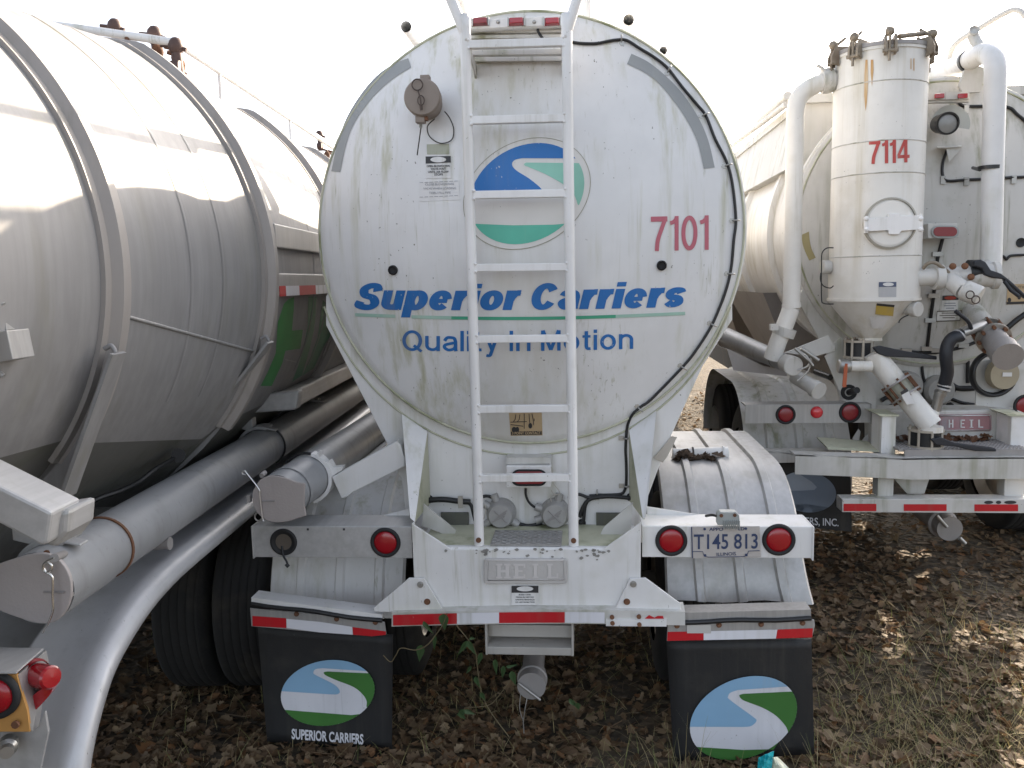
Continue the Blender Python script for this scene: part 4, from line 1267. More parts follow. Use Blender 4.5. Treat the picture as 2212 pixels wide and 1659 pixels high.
mb.build('hopper_panel', grimy, TL)
hoops = (1.55, 2.72, 3.88, 5.38, 6.88, 8.38)
for y in hoops:
    mb = MB().lathe((LX, y, LZ), (0, 1, 0), [(a_, Rt(y)+b_) for a_, b_ in [(-.075, -.012), (-.075, .006), (-.045, .010), (-.028, .042), (.022, .042), (.04, .012), (.065, .010), (.065, -.012)]], 130, a0=-129, a1=129, ref=(0, 0, 1))
    flat_top(mb).build('hoop', hoop_m, TL)
# welded sheet seams
def S_cyl(px, py):
    d = FL.ray(px, py); o = V((0, 0, HC))
    ox, oz = o.x-LX, o.z-LZ
    a = d.x*d.x+d.z*d.z; b = 2*(ox*d.x+oz*d.z); R_ = LR
    for _ in range(6):
        t = (-b-math.sqrt(max(0, b*b-4*a*(ox*ox+oz*oz-R_*R_))))/(2*a); R_ = Rt((o+d*t).y)
    return o+d*t
mb = MB()
zl = lambda a, b: (a*.3335, b*.3335+540)
line = [S_cyl(zl(800+(1640-800)*k/10, 0)[0], zl(0, 425+(655-425)*k/10)[1]) for k in range(11)]
mb.tube([q+V((.003, 0, .0)) for q in line], .0065, 8)
mb.build('sheet_ledge', alu, TL)
mb = MB()
for y in (3.2, 3.45, 4.7, 5.0):
    mb.lathe((LX, y, LZ), (0, 1, 0), [(-.012, Rt(y)), (0, Rt(y)+.004), (.012, Rt(y))], 100, flat_break=False, a0=-119, a1=119, ref=(0, 0, 1))
flat_top(mb).build('ring_seam', alu_tank, TL)
# hoop supports: tapering plates from the hoops down to the frame
def support(y, top, bot, depth=.09):
    a, b = p(*top, y), p(*bot, y)
    bz = b.z
    mb = MB()
    # plate between the tank and the outer edge
    arc_ = []
    for t in range(-100, -20, 6):
        q = V((LX+(Rt(y)+.01)*math.cos(rad(t)), y, LZ+(Rt(y)+.01)*math.sin(rad(t))))
        if q.z < a.z-.03: arc_.append(q)
    mb.prism([V((LX-.2, y, bz))]+arc_+[a, b], (0, .012, 0))
    d = (b-a).normalized(); n = V((-d.z, 0, d.x))
    if n.x < 0: n = -n
    tip = [a+V((-.035, 0, .012)), a+V((-.012, 0, .022)), a]
    mb.prism([a, b, b+n*.012, a+n*.012], (0, -depth, 0))
    mb.tube([q+V((0, -.05, 0)) for q in spline(tip, 4)], .008, 8)
    mb.build('hoop_support', alu_tank, TL)
support(2.68, (266, 758), (158, 1062))
support(3.84, (588, 735), (395, 985))
support(5.36, (735, 690), (600, 880))
# frame beams under the tank
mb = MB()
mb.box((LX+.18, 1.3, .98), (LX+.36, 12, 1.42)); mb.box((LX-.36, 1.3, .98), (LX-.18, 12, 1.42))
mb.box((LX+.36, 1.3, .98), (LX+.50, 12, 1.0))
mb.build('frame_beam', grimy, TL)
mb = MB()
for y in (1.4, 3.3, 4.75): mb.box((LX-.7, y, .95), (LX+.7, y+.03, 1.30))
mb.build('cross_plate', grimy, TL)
# side rail boxes along the tank, with reflective tape
def xl_at(px, y): return p(px, 560, y).x
xe = LX+LR-.01
def zat(py, y=4.45): return p(620, py, y).z
def railbox(y0p, y1p, name, out, dy=(3.93, 11.3)):
    mb = MB().box((xe-.18, dy[0], zat(y1p)), (xe+out, dy[1], zat(y0p)))
    return mb.build(name, alu, TL, bevel=.006)
railbox(497, 543, 'side_rail', .035)
railbox(592, 637, 'side_rail', .03)
mb = MB().box((xe-.2, 4.09, zat(592)), (xe+.0, 11.3, zat(543))); mb.build('rail_recess', alu, TL)
segs = [(603.9, 617, red_tape), (617, 646, white_tape), (646, 681.5, red_tape), (681.5, 712, white_tape), (712, 730, red_tape), (730, 760, white_tape)]
def y_of(px):  # depth of a picture column on the plane x = xe+.03
    d = FL.ray(px, 627); return d.y*((xe+.031)/d.x)
for a, b, m in segs:
    MB().box((xe+.030, y_of(a), zat(637)), (xe+.033, y_of(b), zat(617))).build('reflective_tape', m, TL)
# painted letters low on the flank
G = lambda a, b: (540+a*.2929, 432+b*.2929)
def paint(poly, m, nm='side_lettering'):
    mb = MB(); decal(mb, [G(*q) for q in poly], S_cyl, .004, mx=14); return mb.build(nm, m, TL)
paint([(325, 715), (322, 820), (310, 962), (390, 955), (372, 1095), (262, 1110), (240, 1200), (160, 1370), (78, 1370), (130, 1270), (190, 1130), (206, 900), (250, 765), (285, 730)], green_pt)
paint([(430, 712), (492, 710), (486, 830), (472, 960), (440, 1100), (385, 1290), (310, 1340), (352, 1230), (395, 1090), (425, 930)], green_dk)
paint([(538, 735), (560, 760), (560, 900), (590, 960), (590, 1000), (545, 1080), (470, 1240), (385, 1295), (450, 1150), (500, 1010), (518, 860)], green_dk)
paint([(258, 1170), (340, 1190), (345, 1198), (262, 1178)], alu, 'trim_line')
# lower side sill and the box arms that carry the hose tube
mb = MB()
a, b = p(640, 838, 4.9), p(752, 782, 7.0)
sx = p(640, 842, 4.7).x
mb.box((sx-.14, 4.62, p(640, 880, 4.7).z), (sx, 11, p(640, 842, 4.7).z))
mb.build('side_sill', alu_bright, TL, bevel=.01)
def box_arm(front, dy, y, name='tube_arm'):
    mb = MB().prism([p(a, b, y) for a, b in front], (0, dy, 0))
    return mb.build(name, alu_bright, TL, bevel=.012)
box_arm([(551, 852), (645, 845), (640, 885), (536, 893)], .10, 4.45)
arm = box_arm([(-160, 971), (0, 1051), (112, 1107), (102, 1174), (90, 1180), (0, 1132), (-160, 1050)], .14, 2.05)
box_arm([(108, 1106), (150, 1100), (146, 1150), (120, 1184), (96, 1178)], .14, 2.10, 'arm_end')
# the hose tube, lower right of the tank
tc = p(82, 1270, 2.42); tr = .108
mb = MB().lathe(tc, (0, 1, 0), [(0, 0), (0, tr), (9, tr)], 40)
tube = mb.build('hose_tube', alu_tube, TL)
for k, y in enumerate((2.42, 2.80)):
    mb = MB().lathe((tc.x, y, tc.z), (0, 1, 0), [(0, tr+.001), (0, tr+.006), (.30 if k == 0 else .012, tr+.006), (.30 if k == 0 else .012, tr+.001)], 40)
    mb.build('tube_collar' if k == 0 else 'tube_band', alu_tube if k == 0 else rust, tube)
for y in (2.50, 4.52, 5.6):
    c = V((tc.x, y, tc.z))
    mb = MB()
    ar = [c+V((math.cos(rad(t))*(tr+.006), 0, math.sin(rad(t))*(tr+.006))) for t in range(70, 151, 8)]
    ou = [c+V((math.cos(rad(t))*(tr+.024), 0, math.sin(rad(t))*(tr+.024))) for t in range(150, 69, -8)]
    mb.prism(ar+ou, (0, .12, 0))
    q = c+V((math.cos(rad(70))*(tr+.015), 0, math.sin(rad(70))*(tr+.015)))
    mb.prism([q+V((-.05, 0, .01)), q+V((.055, 0, -.012)), q+V((.055, 0, -.004)), q+V((-.05, 0, .02))], (0, .05, 0))
    u = c+V((math.cos(rad(125))*(tr+.02), 0, math.sin(rad(125))*(tr+.02)))
    mb.prism([u+V((-.05, .01, .02)), u+V((.04, .01, -.005)), u+V((.035, .01, .09)), u+V((-.05, .01, .11))], (0, .07, 0))
    mb.build('tube_saddle', alu_bright, TL, bevel=.003)
mb = MB()
for y in (4.56,):
    mb.tube([V((tc.x+math.cos(rad(t))*(tr+.006), y+.06, tc.z+math.sin(rad(t))*(tr+.006))) for t in range(-60, 75, 9)], .006, 8)
mb.build('clamp_strap', plastic, tube)
W = lambda a, b: (a*.3489, 1080+b*.3489)
co = [W(*q) for q in sp2([(-230, 480), (-60, 415), (60, 372), (200, 335), (300, 335), (380, 385), (430, 470), (440, 570), (415, 670), (360, 740), (290, 765), (200, 755), (60, 710), (-60, 660), (-230, 600)], 3)]
mb = MB().prism([p(a, b, 2.39) for a, b in co], (0, .014, 0))
cap = mb.build('tube_cap', mat('cap_plate', (.47, .43, .42), .55, .3, dirt=(.33, .30, .28), streak=.4, bump=.1, bscale=90), tube, bevel=.003)
mb = MB()
mb.tube(spline([p(*W(a, b), 2.36) for a, b in [(335, 358), (305, 372), (272, 395), (268, 430), (290, 447), (318, 430), (318, 400), (290, 385), (270, 410), (285, 445), (325, 478), (326, 600), (328, 680), (300, 760), (272, 800), (262, 822), (272, 800)]], 5), .0036, 8)
mb.build('cap_pin', mat('bright_wire2', (.75, .74, .72), .25, .95), cap)
mb = MB().tube([p(*W(335, 358), 2.37), p(*W(395, 335), 2.47)], .013, 12)
mb.tube([p(*W(270, 570), 2.384), p(*W(400, 572), 2.384)], .003, 6)
mb.box(p(*W(438, 605), 2.40), p(*W(490, 545), 2.45))
mb.build('cap_lug', alu_dull, cap, bevel=.002)
mb = MB().cyl(p(*W(288, 326), 2.46), p(*W(288, 330), 2.42), .010, 10)
mb.build('rivet', rust, cap)
# small drain stub on the tube
mb = MB().tube([p(*W(900, 280), 3.15), p(*W(1045, 268), 3.15)], .022, 14)
mb.lathe(p(*W(1045, 268), 3.15), (1, 0, .05), [(0, .022), (0, .026), (.006, .026), (.006, 0)], 16)
mb.build('drain_stub', alu_dull, tube)
# air line
mb = MB().tube(spline([p(170, 1108, 3.0), p(205, 1080, 3.05), p(260, 1060, 3.15), p(300, 1040, 3.25), p(340, 1010, 3.35), p(385, 985, 3.5)], 6), .010, 8)
mb.build('air_line', cable_m, TL)
MB().cyl(p(385, 983, 3.47), p(385, 983, 3.52), .03, 14).build('line_grommet', black, TL)

# long fender over the wheels
ex = -1.40
path = [(8.6, 1.12), (6.0, 1.12), (4.0, 1.12), (3.3, 1.12), (3.05, 1.112), (2.86, 1.088), (2.70, 1.045), (2.56, .985), (2.46, .90), (2.38, .80), (2.33, .70), (2.30, .60), (2.28, .45)]
pth = spline([(0, a, b) for a, b in path], 4)
cross = [(-.62, .0), (-.55, .012), (-.30, .012), (-.295, .018), (-.285, .018), (-.28, .012), (-.16, .006), (-.11, .006), (-.075, .016), (-.04, .016), (-.012, .004), (0, -.022), (-.006, -.05), (-.024, -.062)]
vs_ = []
for i, q in enumerate(pth):
    a = pth[max(0, i-1)]; b = pth[min(len(pth)-1, i+1)]
    t = (b-a).normalized(); n = V((0, t.z, -t.y))
    if n.z < 0: n = -n
    if n.z < .02 and n.y > 0: n = -n
    for (dx, h) in cross: vs_.append(V((ex+dx, q.y, q.z))+n*h)
nn = len(cross)
fs_ = [(i*nn+j, (i+1)*nn+j, (i+1)*nn+j+1, i*nn+j+1) for i in range(len(pth)-1) for j in range(nn-1)]
mb = MB().add(vs_, fs_, True)
fen = mb.build('fender', mat('polished_fender', (.52, .52, .53), .42, .3, dirt=(.3, .3, .28), streak=.5, speck=.9, blot=.3), TL)
sd = fen.modifiers.new('solid', 'SOLIDIFY'); sd.thickness = .004; sd.offset = 0
# wheels
for yc in (4.45, 5.75):
    for x0 in (-1.97, -1.66): 
        wheel(x0, x0+.29, yc, .51, .51, TL, FL)
    for x0 in (-3.30, -2.99):
        wheel(x0, x0+.29, yc, .51, .51, TL, FL)
mb = MB()
for yc in (4.45, 5.75): mb.cyl((-3.2, yc, .51), (-1.75, yc, .51), .07, 16)
mb.build('axle', mat('axle_grime', (.05, .045, .04), .8), TL)
# lamp cluster at the rear end of the fender
T = lambda a, b: (a*.1862, 1350+b*.1862)     # crop at (0,2500) scale 2.9
LYy = 2.20
mb = MB()
mb.prism([p(*T(a, b), LYy) for a, b in [(-500, 575), (185, 572), (520, 285), (-500, 270)]][:4], (0, .012, 0))
hood = None
mb = MB()
a, b, c, d = p(*T(-600, 570), 2.12), p(*T(190, 568), 2.12), p(*T(512, 283), 2.34), p(*T(-600, 272), 2.34)
mb.prism([a, b, c, d], (0, 0, .006))
hood = mb.build('lamp_hood', alu_bright, TL, bevel=.002)
mb = MB().prism([p(*T(a, b), 2.16) for a, b in [(-600, 580), (190, 575), (240, 760), (310, 980), (345, 1235), (-600, 1235)]], (0, .01, 0))
lpn = mb.build('lamp_panel', orange_pt, TL)
mb = MB()
mb.prism([p(*T(190, 575), 2.165), p(*T(345, 1235), 2.165), p(*T(430, 1180), 2.32), p(*T(545, 420), 2.34), p(*T(512, 290), 2.34)], (.006, 0, .0))
mb.build('lamp_side', alu, TL)
q = p(*T(-40, 800), 2.155); r = .062
mb = MB().lathe(q, (0, -1, 0), [(0, r*1.12), (.012, r*1.1), (.016, r*.95), (.010, r*.82)], 36, flat_break=False)
g = mb.build('lamp_grommet', black, lpn)
MB().lathe(q, (0, -1, 0), [(0, r*.84), (.016, r*.8), (.024, r*.5), (.026, 0)], 36, flat_break=False).build('lamp_lens', red_lens, g)
q = p(*T(430, 580), 2.24); ax = V((.88, -.46, .12))
mb = MB().lathe(q-ax*.012, ax, [(-.01, .046), (0, .046), (.006, .040), (.02, .040)], 30)
sl_ = mb.build('side_lamp', mat('red_base', (.22, .01, .015), .4), TL)
MB().lathe(q, ax, [(0, .034), (.065, .033), (.072, .028), (.075, 0)], 30).build('lamp_lens', red_lens, sl_)
pts = [T(a, b) for a, b in sp2([(330, 960), (325, 880), (400, 800), (560, 690), (600, 680), (605, 740), (560, 830), (420, 980), (360, 1005)], 4, True)]
mb = MB().prism([p(a, b, 2.21) for a, b in pts], (-.004, .04, 0))
mb.build('side_reflector', red_lens, TL, bevel=.006)
q = p(*T(190, 1145), 2.15); MB().cyl(q, q-V((0, .008, 0)), .011, 8).build('bolt', rust, lpn)
q = p(*T(90, 1420), 2.16)
mb = MB().lathe(q, (.5, -1, 0), [(-.03, .026), (0, .026), (.01, .018), (.03, .018), (.03, 0)], 20); mb.build('hose_fitting', steel, TL)
# crosswise rear apron that closes the fender end
mb = MB().prism([p(*T(a, b), 2.22) for a, b in [(-600, 1240), (360, 1240), (440, 1180), (520, 1000), (560, 1240), (470, 1660), (430, 1900), (-600, 1900)]], (0, .01, 0))
mb.build('fender_apron', alu_bright, TL, bevel=.002)
# things left over on the tank flank: a hinged tool bracket at the picture edge
E2 = lambda a, b: (a*.1952, 594+b*.1952)
mb = MB()
mb.prism([p(*E2(a, b), 2.2) for a, b in [(-120, 640), (75, 612), (145, 935), (-120, 990)]], (0, .10, 0))
mb.prism([p(*E2(a, b), 2.24) for a, b in [(-120, 300), (30, 315), (75, 612), (-120, 640)]], (0, .07, 0))
mb.tube([p(*E2(-100, 300), 2.23), p(*E2(10, 310), 2.23), p(*E2(40, 330), 2.23)], .008, 8)
mb.tube([p(*E2(-100, 1085), 2.23), p(*E2(10, 1090), 2.23), p(*E2(38, 1118), 2.23)], .008, 8)
mb.build('ladder_bracket', alu, TL, bevel=.004)

# top of the tank: guard rail, hatches
rx, rz = -2.10, 3.60
U_ = lambda a, b: (a*.3335, b*.3335)
mb = MB()
c0 = p(*U_(1150, 285), 4.98)
mb.tube(spline([p(*U_(-300, 55), 4.75), p(*U_(0, 105), 4.8), p(*U_(40, 125), 4.8), p(*U_(450, 175), 4.86), p(*U_(1050, 262), 4.94), c0, V((c0.x+.01, 5.3, c0.z)), V((c0.x+.01, 6.5, c0.z)), V((c0.x+.01, 11.5, c0.z))], 5), .024, 12)
for y in (5.6, 7.2, 8.8, 10.4):
    mb.tube([V((c0.x+.01, y, c0.z)), V((c0.x+.01, y, LZ+1.0))], .012, 8)
mb.build('guard_rail', white, TL)
mb = MB()
mb.box((LX-.25, 3.9, LZ+LR*.92), (LX+.32, 11.5, LZ+LR*.92+.02))
for k in range(80):
    pass
mb.build('walkway', alu, TL)
def clampset(c, s=1.0, n=2):
    mb = MB()
    for i in range(n):
        a = rad(-70+i*(140/max(1, n-1)))
        o = c+V((math.cos(a)*.27, math.sin(a)*.27, 0))*s
        mb.ball(o+V((0, 0, .03)), .035*s, 6, (1, 1, 1.3)); mb.tube([o+V((0, 0, -.05)), o+V((0, 0, .08)), o+V((-.07*math.cos(a), -.07*math.sin(a), .10))], .014*s, 8)
        mb.box(o+V((-.03, -.03, -.06)), o+V((.03, .03, -.01)))
    return mb
for k, (yy, n) in enumerate(((5.15, 5), (9.2, 5))):
    c = V((LX+.02, yy, LZ+LR*.92+.12))
    mb = MB().lathe(c+V((0, 0, -.2)), (0, 0, 1), [(0, .27), (.17, .27), (.17, .31), (.2, .31), (.22, .25), (.235, 0)], 36)
    h = mb.build('manway', alu_dull, TL)
    clampset(c+V((0, 0, .06)), 1.0, n).build('hatch_clamp', rust, h)
for px, py, yy in ((248, 58, 5.3), (334, 75, 5.05), (380, 100, 4.95), (690, 292, 9.2)):
    c = p(px, py, yy)
    mb = MB().ball(c, .045, 6, (1, 1, 1.2)); mb.tube([c+V((-.09, 0, .01)), c, c+V((.06, 0, -.02))], .012, 8); mb.tube([c, c+V((.01, 0, -.16))], .03, 8)
    mb.cyl(c+V((-.02, -.03, -.12)), c+V((.03, -.03, -.12)), .035, 12)
    mb.build('valve', mat('valve_iron', (.10, .06, .05), .6, .3), TL)
# ------------------------------------------------------------------ the trailer on the right
p = F0.p
TRR = thing('tank_trailer', 'dirty white tank trailer with tall tower numbered 7114 and pipework, on the right', 'tank trailer', F0, (2.36, 5.6, .15), 'tank trailers parked side by side')
QY = 6.25
hc2 = p(2028, 486, QY); KX, KZ = hc2.x, hc2.z
KR = 1.02
def S_at2(y): return lambda px, py: p(px, py, y)
def S_head2(px, py):
    y = QY-.1
    for _ in range(8):
        q = p(px, py, y); y = QY-.18*(1-min(1, ((q.x-KX)**2+(q.z-KZ)**2)/KR**2))
    return p(px, py, y)
mb = MB()
mb.lathe((KX, QY+.03, KZ), (0, 1, 0), [(0, KR-.02), (0, KR+.012), (.05, KR+.012), (.05, KR-.012), (3.4, KR-.012)], 96)
mb.lathe((KX, QY+3.43, KZ), (0, 1, 0), [(0, KR-.012), (6.2, KR-.012), (6.2, 0)], 96)
for yy in (.75, 2.0): mb.lathe((KX, QY+yy, KZ), (0, 1, 0), [(-.07, KR-.012), (-.05, KR+.03), (.05, KR+.03), (.07, KR-.012)], 96)
mb.build('tank_shell', white_tower, TRR)
mb = MB()
prof = []
for i in range(19):
    r = (KR-.006)*i/18
    prof.append((-.18*(1-(r/KR)**2), r))
prof += [(.012, KR), (.03, KR+.002)]
mb.lathe((KX, QY, KZ), (0, 1, 0), prof, 96, flat_break=False)
mb.build('tank_head', white_old, TRR)
mb = MB(); mb.tube([(KX+(KR-.03)*math.cos(a), QY-.012, KZ+(KR-.03)*math.sin(a)) for a in [2*math.pi*k/90 for k in range(90)]], .007, 6, closed=True)
mb.build('weld_seam', white_green, TRR)
# discharge hoppers below the tank
for y0, y1 in ((7.3, 9.2), (9.5, 12.2)):
    w0, w1 = 1.0, .35
    ym = (y0+y1)/2
    tp4 = [(KX-w0, y0, 2.05), (KX+w0, y0, 2.05), (KX+w0, y1, 2.05), (KX-w0, y1, 2.05)]
    bt4 = [(KX-w1, ym-.3, .75), (KX+w1, ym-.3, .75), (KX+w1, ym+.3, .75), (KX-w1, ym+.3, .75)]
    mb = MB().add(tp4+bt4, [(4, 5, 1, 0), (5, 6, 2, 1), (6, 7, 3, 2), (7, 4, 0, 3), (7, 6, 5, 4)])
    mb.build('hopper', alu_dull, TRR)
# skirt
R6 = lambda a, b: (1566+a*.2929, 378+b*.2929)
R7 = lambda a, b: (1566+a*.2929, 756+b*.2929)
SY = QY+.02
sk = [(1755, 585), R6(560, 870), R6(560, 960), R6(760, 1320), (1818, 870), (1830, 905), (2235, 905), (2245, 880), (2300, 700), (2300, 600)]
mb = MB().prism([p(a, b, SY) for a, b in sk], (0, .05, 0))
mb.build('rear_skirt', white_old, TRR)
# raised frame cheeks either side of the pipework
CY = 5.95
for pts in ([R6(640, 1270), R6(770, 1185), R6(815, 1270), R6(800, 1300), R6(740, 1335), R6(890, 1640), R6(1110, 1640), R6(1112, 1610), R6(1060, 1500), R6(860, 1190), R6(840, 1190), R6(740, 1255)],):
    mb = MB().prism([p(a, b, CY) for a, b in [R6(860, 1190), R6(1035, 1460), R6(1112, 1615), R7(1112, 470), R7(1060, 470), R7(875, 370), R6(735, 1335), R6(815, 1290), R6(800, 1240)]], (0, .012, 0))
    mb.build('frame_cheek', white_old, TRR)
mb = MB().prism([p(a, b, CY-.02) for a, b in [R6(440, 1310), R6(760, 1180), R6(815, 1265), R6(800, 1300), R6(640, 1345), R6(600, 1330)]], (0, .015, 0))
mb.build('pipe_bracket', white_old, TRR, bevel=.003)
mb = MB().prism([p(a, b, 5.95) for a, b in [R6(1855, 1375), R6(2060, 1345), R6(2130, 1420), R6(2165, 1560), R7(2180, 440), R7(1850, 405)]], (0, .015, 0))
mb.build('frame_cheek', white_old, TRR)
# main cross box with maker's plate
mb = MB().prism([p(a, b, 5.85) for a, b in [R7(1115, 470), R7(1240, 440), R7(1570, 445), R7(2060, 440), R7(2300, 440), R7(2300, 720), R7(1115, 720)]], (0, .25, 0))
mb.build('rear_box', white_old, TRR, bevel=.01)
for x0, x1, cap_ in ((1160, 1265, (1120, 1285)), (2115, 2225, (2070, 2240))):
    mb = MB().prism([p(*R7(a, b), 5.62) for a, b in [(x0, 485), (x1, 485), (x1-8, 790), (x0-12, 790)]], (0, .2, 0))
    po = mb.build('bumper_post', white, TRR, bevel=.005)
    mb = MB().prism([p(*R7(a, b), 5.60) for a, b in [(cap_[0]-0, 470), (cap_[1], 478), (cap_[1], 488), (cap_[0]+30, 488)]], (0, .24, 0))
    mb.build('post_cap', white_green, po)
mb = MB().prism([p(*R7(a, b), 5.835) for a, b in [(1580, 485), (1592, 476), (1952, 472), (1964, 482), (1966, 585), (1955, 596), (1592, 598), (1580, 588)]], (0, .012, 0))
npl = mb.build('name_plate', mat('red_plate', (.38, .20, .21), .6, .2, dirt=(.33, .33, .34), blot=1.0, streak=.5), TRR)
mb = MB(); Sn = S_at2(5.834)
for q in ((1650, 1660, 512, 572), (1675, 1685, 512, 572), (1658, 1678, 538, 546), (1736, 1746, 512, 572), (1736, 1770, 512, 520), (1736, 1764, 538, 545), (1736, 1770, 564, 572), (1812, 1824, 512, 572), (1804, 1832, 512, 518), (1804, 1832, 566, 572), (1868, 1880, 512, 572), (1868, 1905, 563, 572)):
    decal(mb, [R7(q[0], q[2]), R7(q[1], q[2]), R7(q[1], q[3]), R7(q[0], q[3])], Sn, .004)
mb.tube([p(*R7(a, b), 5.83) for a, b in [(1590, 484), (1955, 480), (1957, 588), (1590, 592)]], .004, 6, closed=True)
mb.build('plate_lettering', sticker, npl)
# big bent bumper
mb = MB()
fr = [R7(518, 770), R7(800, 783), R7(1120, 790), R7(1300, 800), R7(1700, 795), R7(2330, 790), R7(2330, 950), R7(1700, 950), R7(1380, 955), R7(1200, 945), R7(900, 930), R7(518, 915)]
mb.prism([p(a, b, 5.45) for a, b in fr], (0, .012, 0))
tp_ = fr[:6]
for k in range(5):
    a, b = p(*tp_[k], 5.45), p(*tp_[k+1], 5.45)
    mb.prism([a, b, b+V((0, .14, 0)), a+V((0, .14, 0))], (0, 0, -.008))
mb.build('bumper', white_old, TRR)
# deck grating with drifted leaves
mb = MB().prism([p(*R7(a, b), 5.50) for a, b in [(1325, 735), (2250, 735), (2250, 795), (1325, 795)]], (0, .012, 0))
gz = p(*R7(1400, 735), 5.50).z
gx0, gx1 = p(*R7(1290, 735), 5.50).x, p(*R7(2255, 735), 5.50).x
mb.box((gx0, 5.51, gz-.012), (gx1, 5.84, gz))
for i in range(34):
    for j in range(9):
        x = gx0+.02+(gx1-gx0-.04)*i/33; y = 5.53+.28*j/8
        mb.lathe((x, y, gz), (0, 0, 1), [(0, .012), (.006, .008), (.006, .004)], 6)
mb.build('deck_grating', alu_dull, TRR)
# lower underride bar
mb = MB().prism([p(*R7(a, b), 5.42) for a, b in [(865, 1098), (2330, 1098), (2330, 1203), (865, 1195)]], (0, .12, 0))
mb.prism([p(*R7(822, 1072), 5.56), p(*R7(865, 1098), 5.43), p(*R7(865, 1195), 5.43), p(*R7(822, 1155), 5.56)], (.006, 0, 0))
ub = mb.build('underride_bar', white_old, TRR, bevel=.006)
for a, b, t, u in ((875, 1117, 1133, 1187), (1319, 1635, 1136, 1186), (1840, 2162, 1137, 1188), (2240, 2325, 1137, 1188)):
    mb = MB(); decal(mb, [R7(a, t), R7(b, t), R7(b, u), R7(a, u)], S_at2(5.42), .003); mb.build('reflective_tape', red_tape, ub)
mb = MB()
for cx, w_ in ((1945, 34), (2018, 20), (2105, 46)): decal(mb, Oval(*R7(cx, 1122), w_*.2929, 3.6, 3).pts(14), S_at2(5.42), .004)
mb.build('black_patch', ink, ub)
for x0, x1 in ((1130, 1245), (2065, 2210)):
    MB().prism([p(*R7(a, b), 5.5) for a, b in [(x0, 940), (x1, 940), (x1-5, 1080), (x0-5, 1080)]], (0, .1, 0)).build('bar_hanger', white_old, TRR)
MB().prism([p(*R7(a, b), 5.62) for a, b in [(1240, 940), (1510, 940), (1470, 1060), (1345, 1060)]], (0, .2, 0)).build('outlet_hopper', white_old, TRR)
# light bar
zt, zb = p(1780, 874, 5.86).z, p(1780, 913, 5.86).z
xa, xb = p(1610, 890, 5.86).x, p(1881, 890, 5.86).x
mb = MB().box((xa, 5.86, zb), (xb, 5.866, zt)); mb.box((xa, 5.866, zt-.006), (xb, 6.02, zt+.004)); mb.box((xb-.005, 5.84, zb-.005), (xb, 6.0, zt+.005))
lb2 = mb.build('light_bar', alu, TRR)
lamp(1836, 890, 21.5, lb2, 5.86, lens_m=red_dark)
lamp(1697, 895, 20, lb2, 5.86, lens_m=red_dark)
q = p(1764, 890, 5.86)
MB().lathe(q, (0, -1, 0), [(0, .042), (.012, .040), (.02, .025), (.023, 0)], 28, flat_break=False).build('small_lamp', mat('bright_red_lens', (.62, .03, .04), .25, coat=.5), lb2)
# lamp on the right side, cut by the picture edge
zt, zb = p(2250, 856, 5.86).z, p(2250, 905, 5.86).z
mb = MB().box((p(2200, 880, 5.86).x, 5.86, zb), (p(2290, 880, 5.86).x, 5.866, zt)); lb3 = mb.build('light_bar', alu, TRR)
lamp(2214, 876, 21, lb3, 5.86, lens_m=red_dark)
# fender and wheels
yc, zc_, R = 6.75, .70, .66
def fender2(x0, x1):
    path = []
    for k in range(14):
        a = rad(-8)+(math.pi/2+rad(8))*k/13
        path.append((yc-R*math.cos(a), zc_+R*math.sin(a), -math.cos(a), math.sin(a)))
    for k in range(12):
        a = math.pi/2*k/11
        path.append((7.6+R*math.sin(a), zc_+R*math.cos(a), math.sin(a), math.cos(a)))
    us = [0, .02, .20, .22, .27, .29, .48, .50, .55, .57, .76, .78, .84, .86, .98, 1]
    vs_ = []
    for (y, z, ny, nz) in path:
        for u in us:
            h = .018 if any(a <= u <= b for a, b in ((.215, .275), (.495, .555), (.775, .845))) else 0
            vs_.append((x0+(x1-x0)*u, y+ny*h, z+nz*h))
    n = len(us)
    mb = MB().add(vs_, [(i*n+j, (i+1)*n+j, (i+1)*n+j+1, i*n+j+1) for i in range(len(path)-1) for j in range(n-1)], True)
    o = mb.build('fender', white_old, TRR)
    sd = o.modifiers.new('solid', 'SOLIDIFY'); sd.thickness = .004; sd.offset = -1
    es = o.modifiers.new('split', 'EDGE_SPLIT'); es.split_angle = rad(35)
fender2(KX-1.36, KX-.60)
for y in (6.80, 8.05):
    for x0 in (KX-1.28, KX-.95, KX+.66, KX+.99): wheel(x0, x0+.29, y, .66, .51, TRR)
mb = MB(); mb.box((KX-.5, 6.3, .9), (KX-.38, 15, 1.15)); mb.box((KX+.38, 6.3, .9), (KX+.5, 15, 1.15))
for y in (6.8, 8.05): mb.cyl((KX-1.1, y, .66), (KX+1.1, y, .66), .07, 14)
mb.build('axle_frame', mat('underframe_grime2', (.06, .055, .05), .8, dirt=(.12, .09, .06), blot=.6), TRR)
# mud flap with weathered emblem
FY = 5.95
mb = MB()
fp_ = [R7(310, 800), R7(860, 830), R7(948, 1015), R7(935, 1340), R7(390, 1290), R7(310, 1000)]
mb.prism([p(a, b, FY) for a, b in [R7(318, 780), R7(925, 800), R7(935, 1340), R7(330, 1275)]], (0, .01, 0))
fl = mb.build('mud_flap', flap_m, TRR)
o3 = Oval(*R7(602, 1045), 218*.2929, 152*.2929, -6)
mb = MB(); decal(mb, o3.pts(), S_at2(FY), .005); em = mb.build('flap_emblem', flap_old2, fl)
mb = MB(); decal(mb, o3.region([R7(395, 1038), R7(560, 1036), R7(660, 1030), R7(678, 1010), R7(640, 970), R7(560, 920), R7(540, 898)], False), S_at2(FY), .007)
decal(mb, o3.region([R7(450, 1140), R7(600, 1135), R7(745, 1140)], False), S_at2(FY), .007)
mb.build('emblem_sky', flap_old, em)
